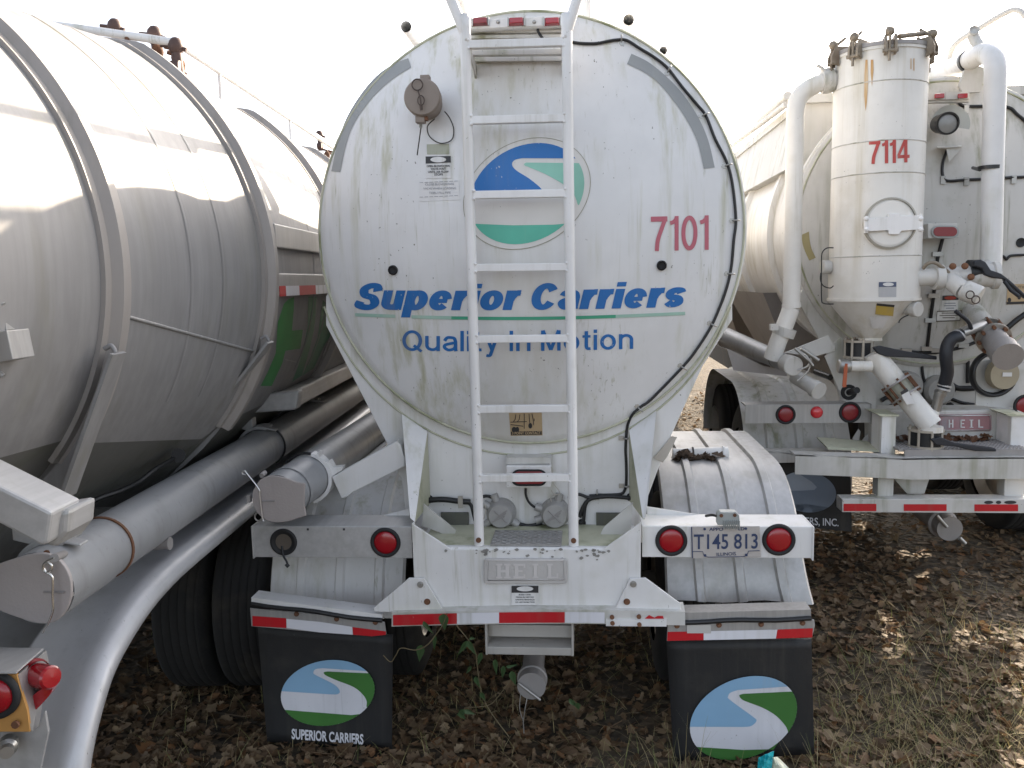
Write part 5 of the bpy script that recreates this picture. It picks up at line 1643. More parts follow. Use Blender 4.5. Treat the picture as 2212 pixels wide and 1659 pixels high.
mb = MB(); text(mb, 'SUPERIOR CARRIERS, INC.', R7(120, 0)[0], R7(838, 0)[0], R7(0, 1262)[1], R7(0, 1298)[1], 16.5, S_at2(FY), .005, bold=.012)
mb.build('flap_lettering', flap_white, fl)
mb = MB().prism([p(*R7(a, b), 5.90) for a, b in [(312, 745), (525, 775), (525, 828), (316, 832)]], (0, .03, 0))
mb.prism([p(*R7(312, 740), 5.90), p(*R7(760, 735), 5.90), p(*R7(760, 760), 5.90), p(*R7(312, 755), 5.90)], (0, .08, 0))
fh = mb.build('flap_hanger', white_old, TRR)
q = p(*R7(347, 805), 5.9); MB().cyl(q, q-V((0, .01, 0)), .014, 10).build('bolt', rust, fh)
mb = MB().prism([p(*R7(a, b), 5.66) for a, b in [(750, 712), (1140, 742), (1140, 752), (760, 732)]], (0, .25, .02)); mb.build('loose_plate', white_green, TRR)
for pts in ([(940, 655), (985, 580), (1000, 600), (985, 695)], [(1000, 690), (1050, 612), (1062, 640), (1055, 700)]):
    MB().prism([p(*R7(a, b), 5.9) for a, b in pts], (0, .008, 0)).build('bent_bracket', alu, TRR)

# ---- cyclone tower
TY = 5.55
r_t = .288
tcx = p(1897, 300, TY+r_t).x
ztop = p(1898, 98, TY).z; zbot = p(1893, 647, TY).z; zt2 = p(1895, 742, TY).z
CYT = TY+r_t
mb = MB()
zs = [ztop, p(1898, 172, TY).z, p(1898, 302, TY).z, p(1898, 372, TY).z, p(1895, 552, TY).z, zbot]
mb.lathe((tcx, CYT, 0), (0, 0, 1), [(zs[0], r_t), (zs[-1], r_t)], 56)
mb.lathe((tcx, CYT, 0), (0, 0, 1), [(zs[0]-.002, r_t-.01), (zs[0]-.002, 0)], 40)
mb.lathe((tcx-.01, CYT, 0), (0, 0, 1), [(zbot, r_t), (zbot-.012, r_t-.004), (zt2+.02, .075), (zt2, .075)], 56)
for z in (ztop, zbot): mb.lathe((tcx, CYT, 0), (0, 0, 1), [(z-.012, r_t), (z-.012, r_t+.008), (z+.006, r_t+.008), (z+.006, r_t)], 56)
tw = mb.build('cyclone_tower', white_tower, TRR, label='tall white cylinder with a cone bottom and rust streaks')
mb = MB()
for z in zs[1:5]: MB().tube([(tcx+(r_t+.001)*math.cos(a), CYT+(r_t+.001)*math.sin(a), z) for a in [2*math.pi*k/56 for k in range(56)]], .004, 6, closed=True).build('weld_seam', white_old, tw)
def S_tow(px, py):
    d = F0.ray(px, py); o = V((0, 0, HC)); ox, oy = o.x-tcx, o.y-CYT
    a = d.x*d.x+d.y*d.y; b = 2*(ox*d.x+oy*d.y); c = ox*ox+oy*oy-r_t*r_t
    return o+d*((-b-math.sqrt(max(0, b*b-4*a*c)))/(2*a))
mb = MB(); stroke_text(mb, '7114', 1877, 1965, 354, 350, 50, S_tow, a=.075, b=.07, gap=.08, off=.004); mb.build('fleet_number', red_num, tw)
rs_m = mat('rust_streak', (.52, .27, .07), .7, dirt=(.66, .60, .46), streak=.9, sscale=(20, 20, 1.0))
RR = lambda a, b: (1566+a*.2919, b*.292)
for poly in ([(1040, 440), (1056, 440), (1060, 600), (1050, 760), (1040, 820), (1030, 700), (1032, 560)], [(1080, 440), (1098, 440), (1100, 520), (1088, 640), (1078, 540)], [(1374, 430), (1380, 430), (1380, 510), (1374, 510)], [(1396, 430), (1402, 430), (1402, 520), (1396, 520)]):
    mb = MB(); decal(mb, [RR(*q) for q in poly], S_tow, .003, mx=14); mb.build('rust_run', rs_m, tw)
mb = MB(); decal(mb, [R6(1135, 788), R6(1265, 787), R6(1263, 898), R6(1133, 899)], S_tow, .003, mx=14); s = mb.build('warning_sticker', mat('worn_sticker', (.45, .45, .46), .5, dirt=(.7, .68, .66), blot=.9), tw)
mb = MB(); decal(mb, [R6(1135, 788), R6(1265, 787), R6(1264, 822), R6(1134, 824)], S_tow, .005, mx=14); mb.build('sticker_print', mat('navy_ink', (.08, .10, .17), .5), s)
mb = MB(); decal(mb, Oval(*R6(1205, 805), 12, 4, 0).pts(16), S_tow, .007, mx=14); mb.build('sticker_oval', sticker, s)
# lid ring and clamps
mb = MB().lathe((tcx, CYT, ztop), (0, 0, 1), [(.006, r_t+.012), (.03, r_t+.012), (.04, r_t-.02), (.06, r_t*.6), (.07, 0)], 48)
lid = mb.build('tower_lid', alu_dull, tw)
clampm = mat('clamp_casting', (.26, .22, .17), .6, .3, dirt=(.12, .08, .05), blot=.7, bump=.2, bscale=80)
for a in (-100, -42, 8, 60, 130, 188, 222):
    d = V((math.cos(rad(a)), math.sin(rad(a)), 0)); s_ = V((-d.y, d.x, 0))
    c = V((tcx, CYT, ztop))+d*(r_t+.012)
    mb = MB()
    for k in (-1, 1):
        mb.prism([c+s_*k*.028+V((0, 0, -.06))-d*.005, c+s_*k*.028+d*.045+V((0, 0, -.05)), c+s_*k*.028+d*.045+V((0, 0, .0)), c+s_*k*.028+d*.02+V((0, 0, .06)), c+s_*k*.028-d*.10+V((0, 0, .055)), c+s_*k*.028-d*.10+V((0, 0, .02)), c+s_*k*.028+V((0, 0, .03))], s_*.014)
    mb.tube([c+d*.03+V((0, 0, -.10)), c+d*.03+V((0, 0, .07))], .009, 8)
    mb.tube([c+d*.03+V((0, 0, .05)), c-d*.06+V((0, 0, .12))], .010, 8)
    mb.ball(c+d*.02+V((0, 0, .075)), .030, 6); mb.cyl(c+d*.03-s_*.04+V((0, 0, -.04)), c+d*.03+s_*.05+V((0, 0, -.04)), .012, 8)
    mb.build('lid_clamp', clampm, lid)
for a, b, z in ((-88, -30, .05), (5, 65, .06)):
    mb = MB()
    A = V((tcx+r_t*math.cos(rad(a)), CYT+r_t*math.sin(rad(a)), ztop+z)); B_ = V((tcx+r_t*math.cos(rad(b)), CYT+r_t*math.sin(rad(b)), ztop+z+.05))
    mb.tube([A, B_], .016, 8); mb.build('lid_bar', clampm, lid)
# round hatch with a hasp on the tower
q = S_tow(*R6(1215, 355))
mb = MB().lathe(q+V((0, .05, 0)), (-.05, -1, 0), [(0, .155), (.05, .155), (.055, .15), (.065, .15), (.07, .135), (.072, 0)], 44)
ht = mb.build('hatch', white_tower, tw)
mb = MB().lathe(q+V((0, .02, 0)), (-.05, -1, 0), [(0, .158), (.04, .162), (.045, .150)], 44); mb.build('hatch_gasket', mat('gasket', (.35, .33, .28), .7, dirt=(.2, .17, .12), blot=.6), ht)
mb = MB()
hp = lambda a, b: p(*R6(a, b), TY-.045)
mb.prism([hp(1055, 318), hp(1205, 308), hp(1205, 285), hp(1285, 280), hp(1290, 298), hp(1440, 295), hp(1440, 400), hp(1300, 412), hp(1285, 438), hp(1210, 436), hp(1205, 406), hp(1057, 415)], (0, .02, 0))
for x in (1045, 1445):
    mb.tube([hp(x, 425 if x < 1100 else 405)+V((0, .015, 0)), hp(x, 305 if x < 1100 else 285)+V((0, .015, 0))], .014, 10)
    for y_ in (320, 400): mb.ball(hp(x, y_)+V((0, .005, 0)), .017, 6)
mb.build('hatch_hasp', white_clean, ht, bevel=.003)
# capped stubs: left side and on the cone
def stub(a, b, r, m=None, nm='capped_stub', wire=None):
    d = (V(b)-V(a))
    L = d.length
    mb = MB().lathe(a, d, [(0, r*.8), (L*.5, r*.8), (L*.5, r), (L*.95, r), (L, r*.9), (L, 0)], 28)
    return mb.build(nm, m or white_old, TRR)
stub(p(*R6(825, 678), TY+r_t), p(*R6(715, 678), TY+r_t-.02), .046)
mb = MB().tube(spline([p(*R6(a, b), TY+.12) for a, b in [(708, 720), (704, 770), (725, 815), (775, 832), (800, 815)]], 5), .004, 6); mb.build('cap_cable', cable_m, TRR)
mb = MB().tube(spline([p(*R6(a, b), TY+.2) for a, b in [(712, 620), (718, 570), (750, 538), (800, 535)]], 5), .004, 6)
mb.tube(spline([p(*R6(a, b), TY+.2) for a, b in [(712, 620), (712, 900), (730, 945), (800, 950)]], 5), .004, 6); mb.build('cap_cable', cable_m, TRR)
stub(p(*R6(1340, 985), 5.70), p(*R6(1430, 990), 5.62), .05)
mb = MB().tube(spline([p(*R6(a, b), 5.65) for a, b in [(1380, 1020), (1320, 1045), (1290, 1070), (1283, 1090)]], 5), .004, 6); mb.build('cap_cable', cable_m, TRR)
# stickers on the cone
def S_cone(px, py):
    y = TY+.1
    for _ in range(10):
        q = p(px, py, y); t = max(0, min(1, (q.z-zt2)/(zbot-zt2))); r = .075+(r_t-.075)*t
        y = CYT-math.sqrt(max(.0001, r*r-(q.x-tcx+.01)**2))
    return p(px, py, y)
mb = MB(); decal(mb, [R6(1117, 948), R6(1250, 960), R6(1240, 1040), R6(1108, 1025)], S_cone, .004, mx=12); s = mb.build('warning_sticker', sticker_yel, tw)
mb = MB(); decal(mb, [R6(1120, 945), R6(1252, 957), R6(1248, 974), R6(1119, 962)], S_cone, .006, mx=12); mb.build('sticker_print', ink, s)
mb = MB(); decal(mb, [R6(1065, 1035), R6(1210, 1045), R6(1165, 1130), R6(1085, 1132)], S_cone, .004, mx=12); mb.build('warning_sticker', sticker, tw)
# butterfly valve under the cone with its lever
vm = mat('valve_black', (.012, .013, .015), .45)
def valve(c, r, lever, y, parent=TRR):
    mb = MB().lathe(c, (0, 0, 1), [(-.045, 0), (-.045, r*1.0), (.045, r*1.0), (.045, 0)], 32)
    o = mb.build('butterfly_valve', vm, parent)
    mb = MB()
    for z in (-.06, .048): mb.lathe(c, (0, 0, 1), [(z, r*.6), (z, r*1.12), (z+.014, r*1.12), (z+.014, r*.6)], 32)
    for a in range(0, 360, 45): mb.cyl(c+V((r*1.03*math.cos(rad(a)), r*1.03*math.sin(rad(a)), -.07)), c+V((r*1.03*math.cos(rad(a)), r*1.03*math.sin(rad(a)), .075)), .009, 8)
    mb.build('valve_flange', mat('flange_rusty', (.42, .38, .32), .6, .2, dirt=(.16, .08, .05), blot=.8), o)
    mb = MB().prism(lever, (0, .035, 0))
    mb.build('valve_lever', hose_m, o, bevel=.006)
c = p(*R6(1055, 1298), TY+.1); c.y = CYT
valve(c, .088, [p(*R6(a, b), TY+.12) for a, b in [(1095, 1270), (1150, 1258), (1300, 1292), (1565, 1335), (1565, 1362), (1350, 1345), (1200, 1340), (1130, 1318)]], TY)
# sloping discharge pipe with a glass section
a, b = p(*R6(1130, 1370), TY+.2), p(*R7(1520, 560), TY+.02)
ax = (b-a).normalized(); L = (b-a).length
mb = MB().tube([a+V((-.03, 0, .06)), a, b], .074, 28)
mb.tube([p(*R6(860, 1408), TY+.15), p(*R6(1080, 1410), TY+.15)], .036, 16)
dp = mb.build('discharge_pipe', white_tower, TRR)
for t in (.34, .52):
    mb = MB().lathe(a+ax*(L*t), ax, [(0, .06), (0, .105), (.012, .105), (.012, .06)], 32); mb.build('pipe_flange', alu_dull, dp)
mb = MB()
for k in range(8):
    u = ax.cross(V((0, 1, 0))).normalized(); v = ax.cross(u)
    o = u*math.cos(k*.785)*.095+v*math.sin(k*.785)*.095
    mb.tube([a+ax*(L*.31)+o, a+ax*(L*.57)+o], .008, 8)
mb.build('flange_rod', rust, dp)
mb = MB().tube([a+ax*L*.35, a+ax*L*.52], .077, 28); mb.build('sight_sleeve', mat('sleeve', (.36, .36, .29), .5, dirt=(.14, .12, .08), blot=.8), dp)
mb = MB(); S = lambda px, py: p(px, py, TY-.01)
decal(mb, [R7(1295, 310), R7(1345, 280), R7(1400, 395), R7(1340, 400), R7(1310, 350)], S, .0); s = mb.build('warning_sticker', sticker, dp)
mb = MB(); decal(mb, [R7(1293, 309), R7(1343, 279), R7(1355, 302), R7(1303, 330)], S, .003); mb.build('sticker_print', ink, s)
mb = MB().lathe(p(*R6(890, 1408), TY+.15), (-1, 0, 0), [(-.03, .04), (-.01, .048), (.04, .048), (.05, .04), (.05, 0)], 20)
bv = mb.build('ball_valve', steel, TRR)
mb = MB().prism([p(*R6(a, b), TY+.06) for a, b in [(890, 1390), (905, 1390), (905, 1430), (895, 1560), (875, 1565), (868, 1555), (880, 1430)]], (0, .012, 0)); mb.build('valve_lever', orange_h, bv)
c = p(*R7(1480, 645), TY+.06)
valve(c, .10, [p(*R7(a, b), TY-.07) for a, b in [(1520, 660), (1590, 640), (1700, 685), (2000, 725), (2005, 748), (1850, 745), (1700, 712), (1560, 700)]], TY)
mb = MB().tube([b, V((b.x, b.y, c.z+.05))], .074, 24)
mb.tube([p(*R7(1500, 590), TY+.1), p(*R7(1545, 440), TY+.18)], .036, 16)
mb.tube([V((c.x, c.y, c.z-.05)), V((c.x, c.y, c.z-.25))], .07, 20)
mb.build('outlet_elbow', white_tower, TRR)
# black hose from the junction valve down
mb = MB().tube(spline([p(*R6(1740, 1185), 5.62), p(*R6(1680, 1200), 5.60), p(*R6(1640, 1260), 5.60), p(*R6(1630, 1340), 5.60), p(*R6(1640, 1450), 5.62), p(*R6(1612, 1560), 5.66)], 6), .040, 20)
hs2 = mb.build('rubber_hose', hose_m, TRR)
mb = MB()
for (a_, b_), (c_, d_) in (((1725, 1180), (1705, 1190)), ((1745, 1172), (1735, 1180)), ((1620, 1545), (1616, 1558)), ((1612, 1572), (1608, 1585))):
    A, B_ = p(*R6(a_, b_), 5.62 if a_ > 1700 else 5.655), p(*R6(c_, d_), 5.62 if a_ > 1700 else 5.655); mb.tube([A, B_], .044, 20)
mb.build('hose_clamp', alu_bright, hs2)
mb = MB().tube([p(*R6(1612, 1560), 5.66), p(*R7(1580, 340), 5.70), p(*R7(1555, 440), 5.72)], .034, 18)
mb.tube([p(*R7(1595, 300), 5.68), p(*R7(1588, 325), 5.69)], .04, 18)
mb.build('hose_fitting', steel, TRR)
# diagonal fill pipe with flanged cap (lower right)
a, b = p(*R6(1855, 1050), 6.05), p(*R6(2090, 1340), 5.45)
ax = (b-a).normalized(); L = (b-a).length
mb = MB().tube([a-ax*.1, a+ax*L*.95], .074, 28); fp2 = mb.build('fill_pipe', white_old, TRR)
for t0, t1, r, m in ((.38, .41, .102, steel), (.41, .54, .078, plastic), (.54, .58, .108, steel), (.58, .82, .080, alu_dull), (.82, 1.0, .092, alu_dull)):
    mb = MB().lathe(a+ax*L*t0, ax, [(0, 0), (0, r), (L*(t1-t0), r), (L*(t1-t0), 0)], 32); mb.build('pipe_flange' if r > .1 else 'pipe_sleeve', m, fp2, bevel=.004)
mb = MB()
u = ax.cross(V((0, 0, 1))).normalized(); v = ax.cross(u)
for k in range(8):
    o = (u*math.cos(k*.785+.2)+v*math.sin(k*.785+.2))*.093
    mb.cyl(a+ax*L*.36+o, a+ax*L*.62+o, .012, 8)
mb.build('flange_bolt', rust, fp2)
mb = MB().tube([p(*R6(1740, 1165), 5.62), p(*R6(1850, 1120), 5.68), p(*R6(1900, 1105), 5.75)], .034, 18)
hv = mb.build('hose_valve', steel, TRR)
mb = MB().tube(spline([p(*R6(1815, 1130), 5.62), p(*R6(1800, 1085), 5.58), p(*R6(1770, 1055), 5.57), p(*R6(1700, 1002), 5.56)], 4), .013, 10); mb.build('valve_lever', hose_m, hv)
# tee fitting at mid height
mb = MB().tube([p(*R6(1380, 755), TY+.16), p(*R6(1470, 752), TY+.14), p(*R6(1600, 750), TY+.14), p(*R6(1700, 760), TY+.14)], .056, 24)
mb.lathe(p(*R6(1540, 752), TY+.14), (1, 0, 0), [(0, .05), (0, .082), (.05, .082), (.05, .05)], 28)
mb.tube([p(*R6(1640, 760), TY+.14), p(*R6(1760, 850), TY+.02)], .057, 22)
tee = mb.build('tee_fitting', white_old, TRR)
mb = MB().lathe(p(*R6(1750, 840), TY+.03), (.72, -.55, -.42), [(0, .055), (.02, .066), (.10, .066), (.115, .06), (.115, 0)], 28); tc2 = mb.build('pipe_cap', white_old, tee)
mb = MB()
for (a_, b_) in ((1808, 882), (1850, 918)):
    c_ = p(*R6(a_, b_), TY-.13); mb.tube([c_+V((.024*math.cos(t), 0, .024*math.sin(t))) for t in [2*math.pi*k/18 for k in range(18)]], .004, 6, closed=True)
mb.build('pull_ring', mat('ring_dark', (.08, .06, .05), .5, .5), tc2)
mb = MB().tube(spline([p(*R6(1460, 690), TY+.1), p(*R6(1500, 650), TY+.08), p(*R6(1560, 650), TY+.08), p(*R6(1650, 720), TY+.1)], 5), .012, 8); mb.build('clamp_band', clampm, tee)
mb = MB().lathe(p(*R6(1690, 745), 5.72), (1, -.12, 0), [(-.06, .056), (.05, .066), (.22, .076), (.23, .088), (.26, .088), (.26, 0)], 30); vb = mb.build('relief_valve', white_old, TRR)
for (a_, b_) in ((1680, 672), (1770, 670), (1815, 750)): MB().ball(p(*R6(a_, b_), 5.62), .022, 6).build('flange_bolt', rust, vb)
mb = MB().lathe(p(*R6(1825, 720), 5.72), (1, -.1, 0), [(-.03, 0), (-.03, .085), (.03, .085), (.03, 0)], 30); bvv = mb.build('butterfly_valve', vm, TRR)
mb = MB().prism([p(*R6(a, b), 5.60) for a, b in [(1838, 632), (1890, 622), (1925, 640), (1965, 700), (2040, 725), (2100, 770), (2200, 860), (2240, 900), (2225, 915), (2150, 850), (2060, 770), (1970, 755), (1920, 735), (1900, 690), (1840, 670)]], (0, .045, 0)); mb.build('valve_lever', hose_m, bvv, bevel=.008)
mb = MB().tube([p(*R6(2060, 780), 5.61), p(*R6(2110, 850), 5.60), p(*R6(2165, 890), 5.60)], .012, 8); mb.build('lever_spring', hose_m, bvv)
mb = MB().tube([p(*R6(1830, 740), 5.75), p(*R6(1960, 680), 5.75)], .058, 20); mb.build('pipe_elbow', white_old, TRR)
# white downpipe on the left, with elbows and clamps
pr = .064
dpx = lambda a, b, y: p(a, b, y)
pts = [p(1810, 172, 5.85), p(1785, 176, 5.85), p(1755, 186, 5.85), p(1730, 205, 5.85), p(1719, 235, 5.85), p(1717, 300, 5.85), p(1714, 450, 5.85), p(1710, 640, 5.85), p(1708, 665, 5.85), p(1700, 690, 5.85), p(1680, 740, 5.85), p(1668, 775, 5.87)]
mb = MB().tube(spline(pts, 5), .058, 24)
mb.tube([p(1710, 665, 5.85), p(1709, 655, 5.85)], .063, 24)
dwn = mb.build('down_pipe', white_tower, TRR)
ax = (p(1668, 775, 5.87)-p(1700, 690, 5.85)).normalized()
mb = MB().lathe(p(1694, 716, 5.855), ax, [(-.03, .05), (-.03, .076), (.03, .076), (.03, .05)], 28)
mb.box(p(1665, 700, 5.75), p(1678, 712, 5.8))
mb.build('pipe_coupling', white_old, dwn)
mb = MB().lathe(p(1787, 174, 5.85), (1, 0, .1), [(-.035, .05), (-.035, .078), (.0, .082), (.035, .078), (.035, .05)], 28); mb.tube([p(1765, 140, 5.8), p(1775, 146, 5.8), p(1790, 160, 5.8)], .012, 8)
mb.build('pipe_coupling', white_old, dwn)
# aluminium hose tube on the left with its cap
e = p(1708, 788, 5.75); ax = V((0, 1, 0))
fr_ = p(1570, 716, 6.6)
mb = MB().lathe(e, (p(1566, 728, 7.4)-e), [(0, .056), ((p(1566, 728, 7.4)-e).length, .088)], 28)
ht2 = mb.build('hose_tube', alu_tube, TRR)
mb = MB()
for t in (.16, .66):
    c_ = e+(p(1566, 728, 7.4)-e)*t; dd = (p(1566, 728, 7.4)-e).normalized(); mb.lathe(c_, dd, [(0, .05), (0, .062), (.02, .062), (.02, .05)], 24)
mb.build('clamp_strap', plastic, ht2)
dd = -(p(1566, 728, 7.4)-e).normalized()
mb = MB().lathe(e, dd, [(-.08, .056), (-.08, .063), (.0, .066), (.05, .066), (.055, .06), (.055, 0)], 30); cp2 = mb.build('tube_cap', white_old, ht2)
mb = MB().lathe(e+V((.16, -.0, -.16)), V((.5, -1, -.35)), [(-.2, .05), (.0, .05), (.0, .06), (.05, .06), (.05, 0)], 26); mb.build('capped_stub', white_old, TRR)
mb = MB().tube(spline([p(1722, 800, 5.66), p(1745, 790, 5.66), p(1752, 772, 5.66), p(1746, 800, 5.66), p(1722, 822, 5.66)], 5), .006, 8)
mb.tube([p(1717, 752, 5.65), p(1746, 778, 5.65)], .010, 8); mb.tube([p(1730, 752, 5.65), p(1768, 778, 5.65)], .013, 8); mb.tube([p(1738, 765, 5.65), p(1756, 790, 5.65)], .010, 8)
mb.build('cap_linkage', steel, cp2)
mb = MB().prism([p(a, b, 6.1) for a, b in [(1570, 752), (1650, 790), (1700, 800), (1700, 812), (1585, 800)]], (0, .01, 0)); mb.build('splash_plate', alu_dull, TRR)

# big pipe over the top, going forward, and its bracket
rad_b = .075
pts = [p(2138, 588, 5.82), p(2141, 540, 5.82), p(2146, 300, 5.82), p(2150, 170, 5.82), p(2150, 145, 5.83), p(2146, 128, 5.86), p(2136, 117, 5.92), p(2122, 116, 5.99), p(2100, 126, 6.12), p(2050, 150, 6.5), p(1990, 176, 7.0), p(1960, 190, 7.4)]
mb = MB().tube(spline(pts, 6), .067, 26)
op = mb.build('overhead_pipe', white, TRR)
mb = MB()
c_ = p(2138, 362, 5.82); mb.lathe(c_, (0, 0, 1), [(-.012, .06), (-.012, .073), (.012, .073), (.012, .06)], 26)
mb.tube([p(2116, 366, 5.85), p(2102, 362, 6.02)], .012, 8)
mb.build('pipe_strap', plastic, op)
mb = MB(); c_ = p(2095, 129, 6.15); dd = (p(2050, 150, 6.5)-c_).normalized(); mb.lathe(c_, dd, [(0, .06), (0, .074), (.03, .074), (.03, .06)], 26); mb.build('pipe_gasket', plastic, op)
mb = MB().tube([p(2100, 73, 6.1), p(2108, 90, 6.1), p(2122, 108, 6.05)], .037, 18)
mb.lathe(p(2103, 68, 6.08), (-.2, -1, .3), [(0, .03), (.02, .034), (.025, .028), (.01, .02), (.01, 0)], 18)
mb.build('vent_stub', white_old, op)
mb = MB().prism([p(a, b, 6.15) for a, b in [(2088, 137), (2132, 146), (2118, 198), (2080, 200), (2072, 185)]], (0, .03, 0)); mb.build('pipe_bracket', white_old, TRR)
# guard rail over the top right
pts = [p(2046, 190, 6.9), p(2050, 140, 6.9), p(2052, 120, 6.9), p(2060, 100, 6.85), p(2080, 82, 6.8), p(2120, 58, 6.7), p(2160, 34, 6.6), p(2185, 22, 6.55), p(2200, 22, 6.52), p(2212, 32, 6.5), p(2222, 60, 6.5), p(2240, 190, 6.5)]
mb = MB().tube(spline(pts, 5), .021, 14); mb.build('guard_rail', white_old, TRR)
# top rails along the left shoulder
a, b = p(1575, 300, 10.5), p(1700, 207, 6.6)
mb = MB().tube([p(1641, 262, 8.0), p(1702, 205, 6.45)], .03, 12); mb.tube([p(1641, 262, 8.0), p(1642, 272, 8.0)], .02, 8)
mb.tube([p(1572, 322, 10.6), p(1700, 224, 6.5)], .025, 12)
mb.build('side_rail', white_old, TRR)
tl_ = p(1737, 212, 6.55); wz = tl_.z
mb = MB().prism([(tl_.x, 6.5, wz), (2*KX-tl_.x, 6.5, wz), (2*KX-tl_.x, 6.5, wz-.06), (KX+.98, 6.5, wz-.50), (KX-.98, 6.5, wz-.50), (tl_.x, 6.5, wz-.06)], (0, 7.5, 0))
mb.box((tl_.x-.02, 6.45, wz-.05), (2*KX-tl_.x+.02, 14, wz+.012))
mb.build('top_walkway', white_old, TRR)
# marker lamps
mb = MB().prism([p(a, b, 6.0) for a, b in [(1960, 201), (2094, 197), (2095, 213), (1960, 216)]], (0, .06, 0)); mb.prism([p(a, b, 6.02) for a, b in [(1960, 217), (2095, 213), (2095, 219), (1960, 223)]], (0, .04, 0))
mk2 = mb.build('marker_bar', white_old, TRR)
for cx in (2028, 2078):
    mb = MB().prism([p(a, b, 5.99) for a, b in [(cx-10, 203), (cx+10, 202), (cx+10, 212), (cx-10, 213)]], (0, -.02, 0)); mb.build('marker_lamp', red_lens, mk2, bevel=.003)
# work lamp
q = S_head2(2053, 268)
mb = MB().lathe(q, (0, -1, .05), [(0, .13), (.004, .13), (.004, 0)], 36, a0=0, a1=360); wl = mb.build('work_lamp', lamp_grey, TRR)
c_ = p(2047, 268, 5.92)
mb = MB().lathe(c_+V((0, .16, .03)), (0, -1, -.15), [(0, .045), (.03, .062), (.13, .070), (.14, .074), (.17, .074), (.17, .062)], 32); mb.build('lamp_body', plastic, wl)
mb = MB().lathe(c_+V((0, .005, 0)), (0, -1, -.15), [(0, .064), (.008, .05), (.012, 0)], 32, flat_break=False); mb.build('lamp_glass', mat('lamp_glass', (.30, .30, .29), .25, dirt=(.2, .19, .16), blot=.5), wl)
# little hood and oval lamp
mb = MB().prism([p(*RR(a, b), 6.0) for a, b in [(1570, 1095), (1750, 1088), (1745, 1100), (1660, 1195), (1640, 1100)]], (0, .006, 0))
mb.prism([p(*RR(1570, 1093), 5.98), p(*RR(1752, 1087), 5.98), p(*RR(1752, 1080), 6.12), p(*RR(1575, 1085), 6.12)], (0, 0, .005))
mb.build('lamp_shield', white_old, TRR)
mb = MB().prism([p(*R6(a, b), 5.88) for a, b in [(1498, 356), (1728, 354), (1722, 462), (1498, 466)]], (0, .16, 0)); lb4 = mb.build('lamp_box', white_old, TRR, bevel=.004)
mb = MB().prism([p(*R6(a, b), 5.875) for a, b in [(1620+s*(100-45)+45*math.cos(rad(t)), 418+45*math.sin(rad(t))) for s, rg in ((1, range(-90, 91, 15)), (-1, range(90, 271, 15))) for t in rg]], (0, -.012, 0)); g = mb.build('lamp_grommet', lamp_grey, lb4)
mb = MB().prism([p(*R6(a, b), 5.865) for a, b in [(1622+s*(86-34)+34*math.cos(rad(t)), 416+34*math.sin(rad(t))) for s, rg in ((1, range(-90, 91, 15)), (-1, range(90, 271, 15))) for t in rg]], (0, -.010, 0)); mb.build('lamp_lens', red_dark, g)
# cables and clips on the head
def cab2(pts, r=.010, S=S_head2, nm='cable', d=.012):
    MB().tube(spline([S(a, b)+V((0, -d, 0)) for a, b in pts], 5), r, 8).build(nm, cable_m, TRR)
cab2([R6(1600, 470), R6(1575, 570), R6(1560, 640), R6(1535, 880), R6(1510, 1070), R6(1485, 1290)], .012)
cab2([RR(1720, 735), RR(1740, 775), RR(1790, 787), RR(1925, 787), RR(2090, 795), RR(2160, 850), RR(2280, 950)], .011)
cab2([RR(1640, 1110), RR(1608, 1200), RR(1605, 1290), RR(1640, 1337), RR(1780, 1330), RR(1895, 1325)], .010)
cab2([RR(2040, 1318), RR(2130, 1312), RR(2250, 1308)], .010)
cab2([R6(2005, 588), R6(2050, 600), R6(2070, 622), R6(2100, 595), R6(2200, 588)], .009)
cab2([R6(1240, 1310), R6(1330, 1300), R6(1480, 1310), R6(1600, 1300), R6(1750, 1265), R6(1880, 1215)], .012)
S61 = lambda a, b: p(a, b, SY)
cab2([R6(1180, 1360), R6(1300, 1382), R6(1450, 1385), R6(1600, 1370), R6(1900, 1300)], .007, S61)
cab2([R6(1450, 1375), R6(1452, 1450), R6(1470, 1540), R6(1480, 1590)], .011, S61)
cab2([R6(1790, 1310), R6(1785, 1420), R6(1785, 1530)], .014, S61)
cab2([R6(1880, 1240), R6(1800, 1300), R6(1785, 1330)], .009, S61)
cab2([R6(1880, 1250), R6(1800, 1350), R6(1785, 1450), R6(1830, 1525)], .009, S61)
cab2([R6(1900, 1375), R6(1850, 1370), R6(1835, 1400), R6(1840, 1600)], .010, S61, d=.2)
cab2([R6(1670, 1545), R6(1720, 1570), R6(1830, 1570)], .020, S61)
cab2([R7(1390, 340), R7(1480, 345), R7(1510, 335)], .018, S61)
cab2([R7(1150, 370), R7(1200, 345), R7(1260, 380)], .016, S61)
cab2([R7(1190, 420), R7(1260, 390), R7(1300, 400)], .012, S61)
cab2([R7(1690, 290), R7(1650, 340), R7(1610, 390)], .012, S61)
cab2([R7(1650, 350), R7(1740, 385), R7(1840, 400)], .012, S61)
cab2([R6(2055, 1120), R6(2120, 1065), R6(2200, 1010)], .020, S_head2, 'air_line', .06)
for a, b in ((1560, 582), (1528, 888), (1505, 1070), (1478, 1278), (1330, 1290), (1550, 1290), (1750, 1255)):
    q = S_head2(*R6(a, b)); MB().box(q+V((-.035, -.028, -.015)), q+V((.035, -.004, .015))).build('cable_clip', steel, TRR)
for a, b in ((1780, 812), (1608, 1335), (1780, 1345), (2130, 1330)):
    q = S_head2(*RR(a, b)); MB().box(q+V((-.016, -.02, -.025)), q+V((.016, -.004, .03))).build('cable_clip', steel, TRR)
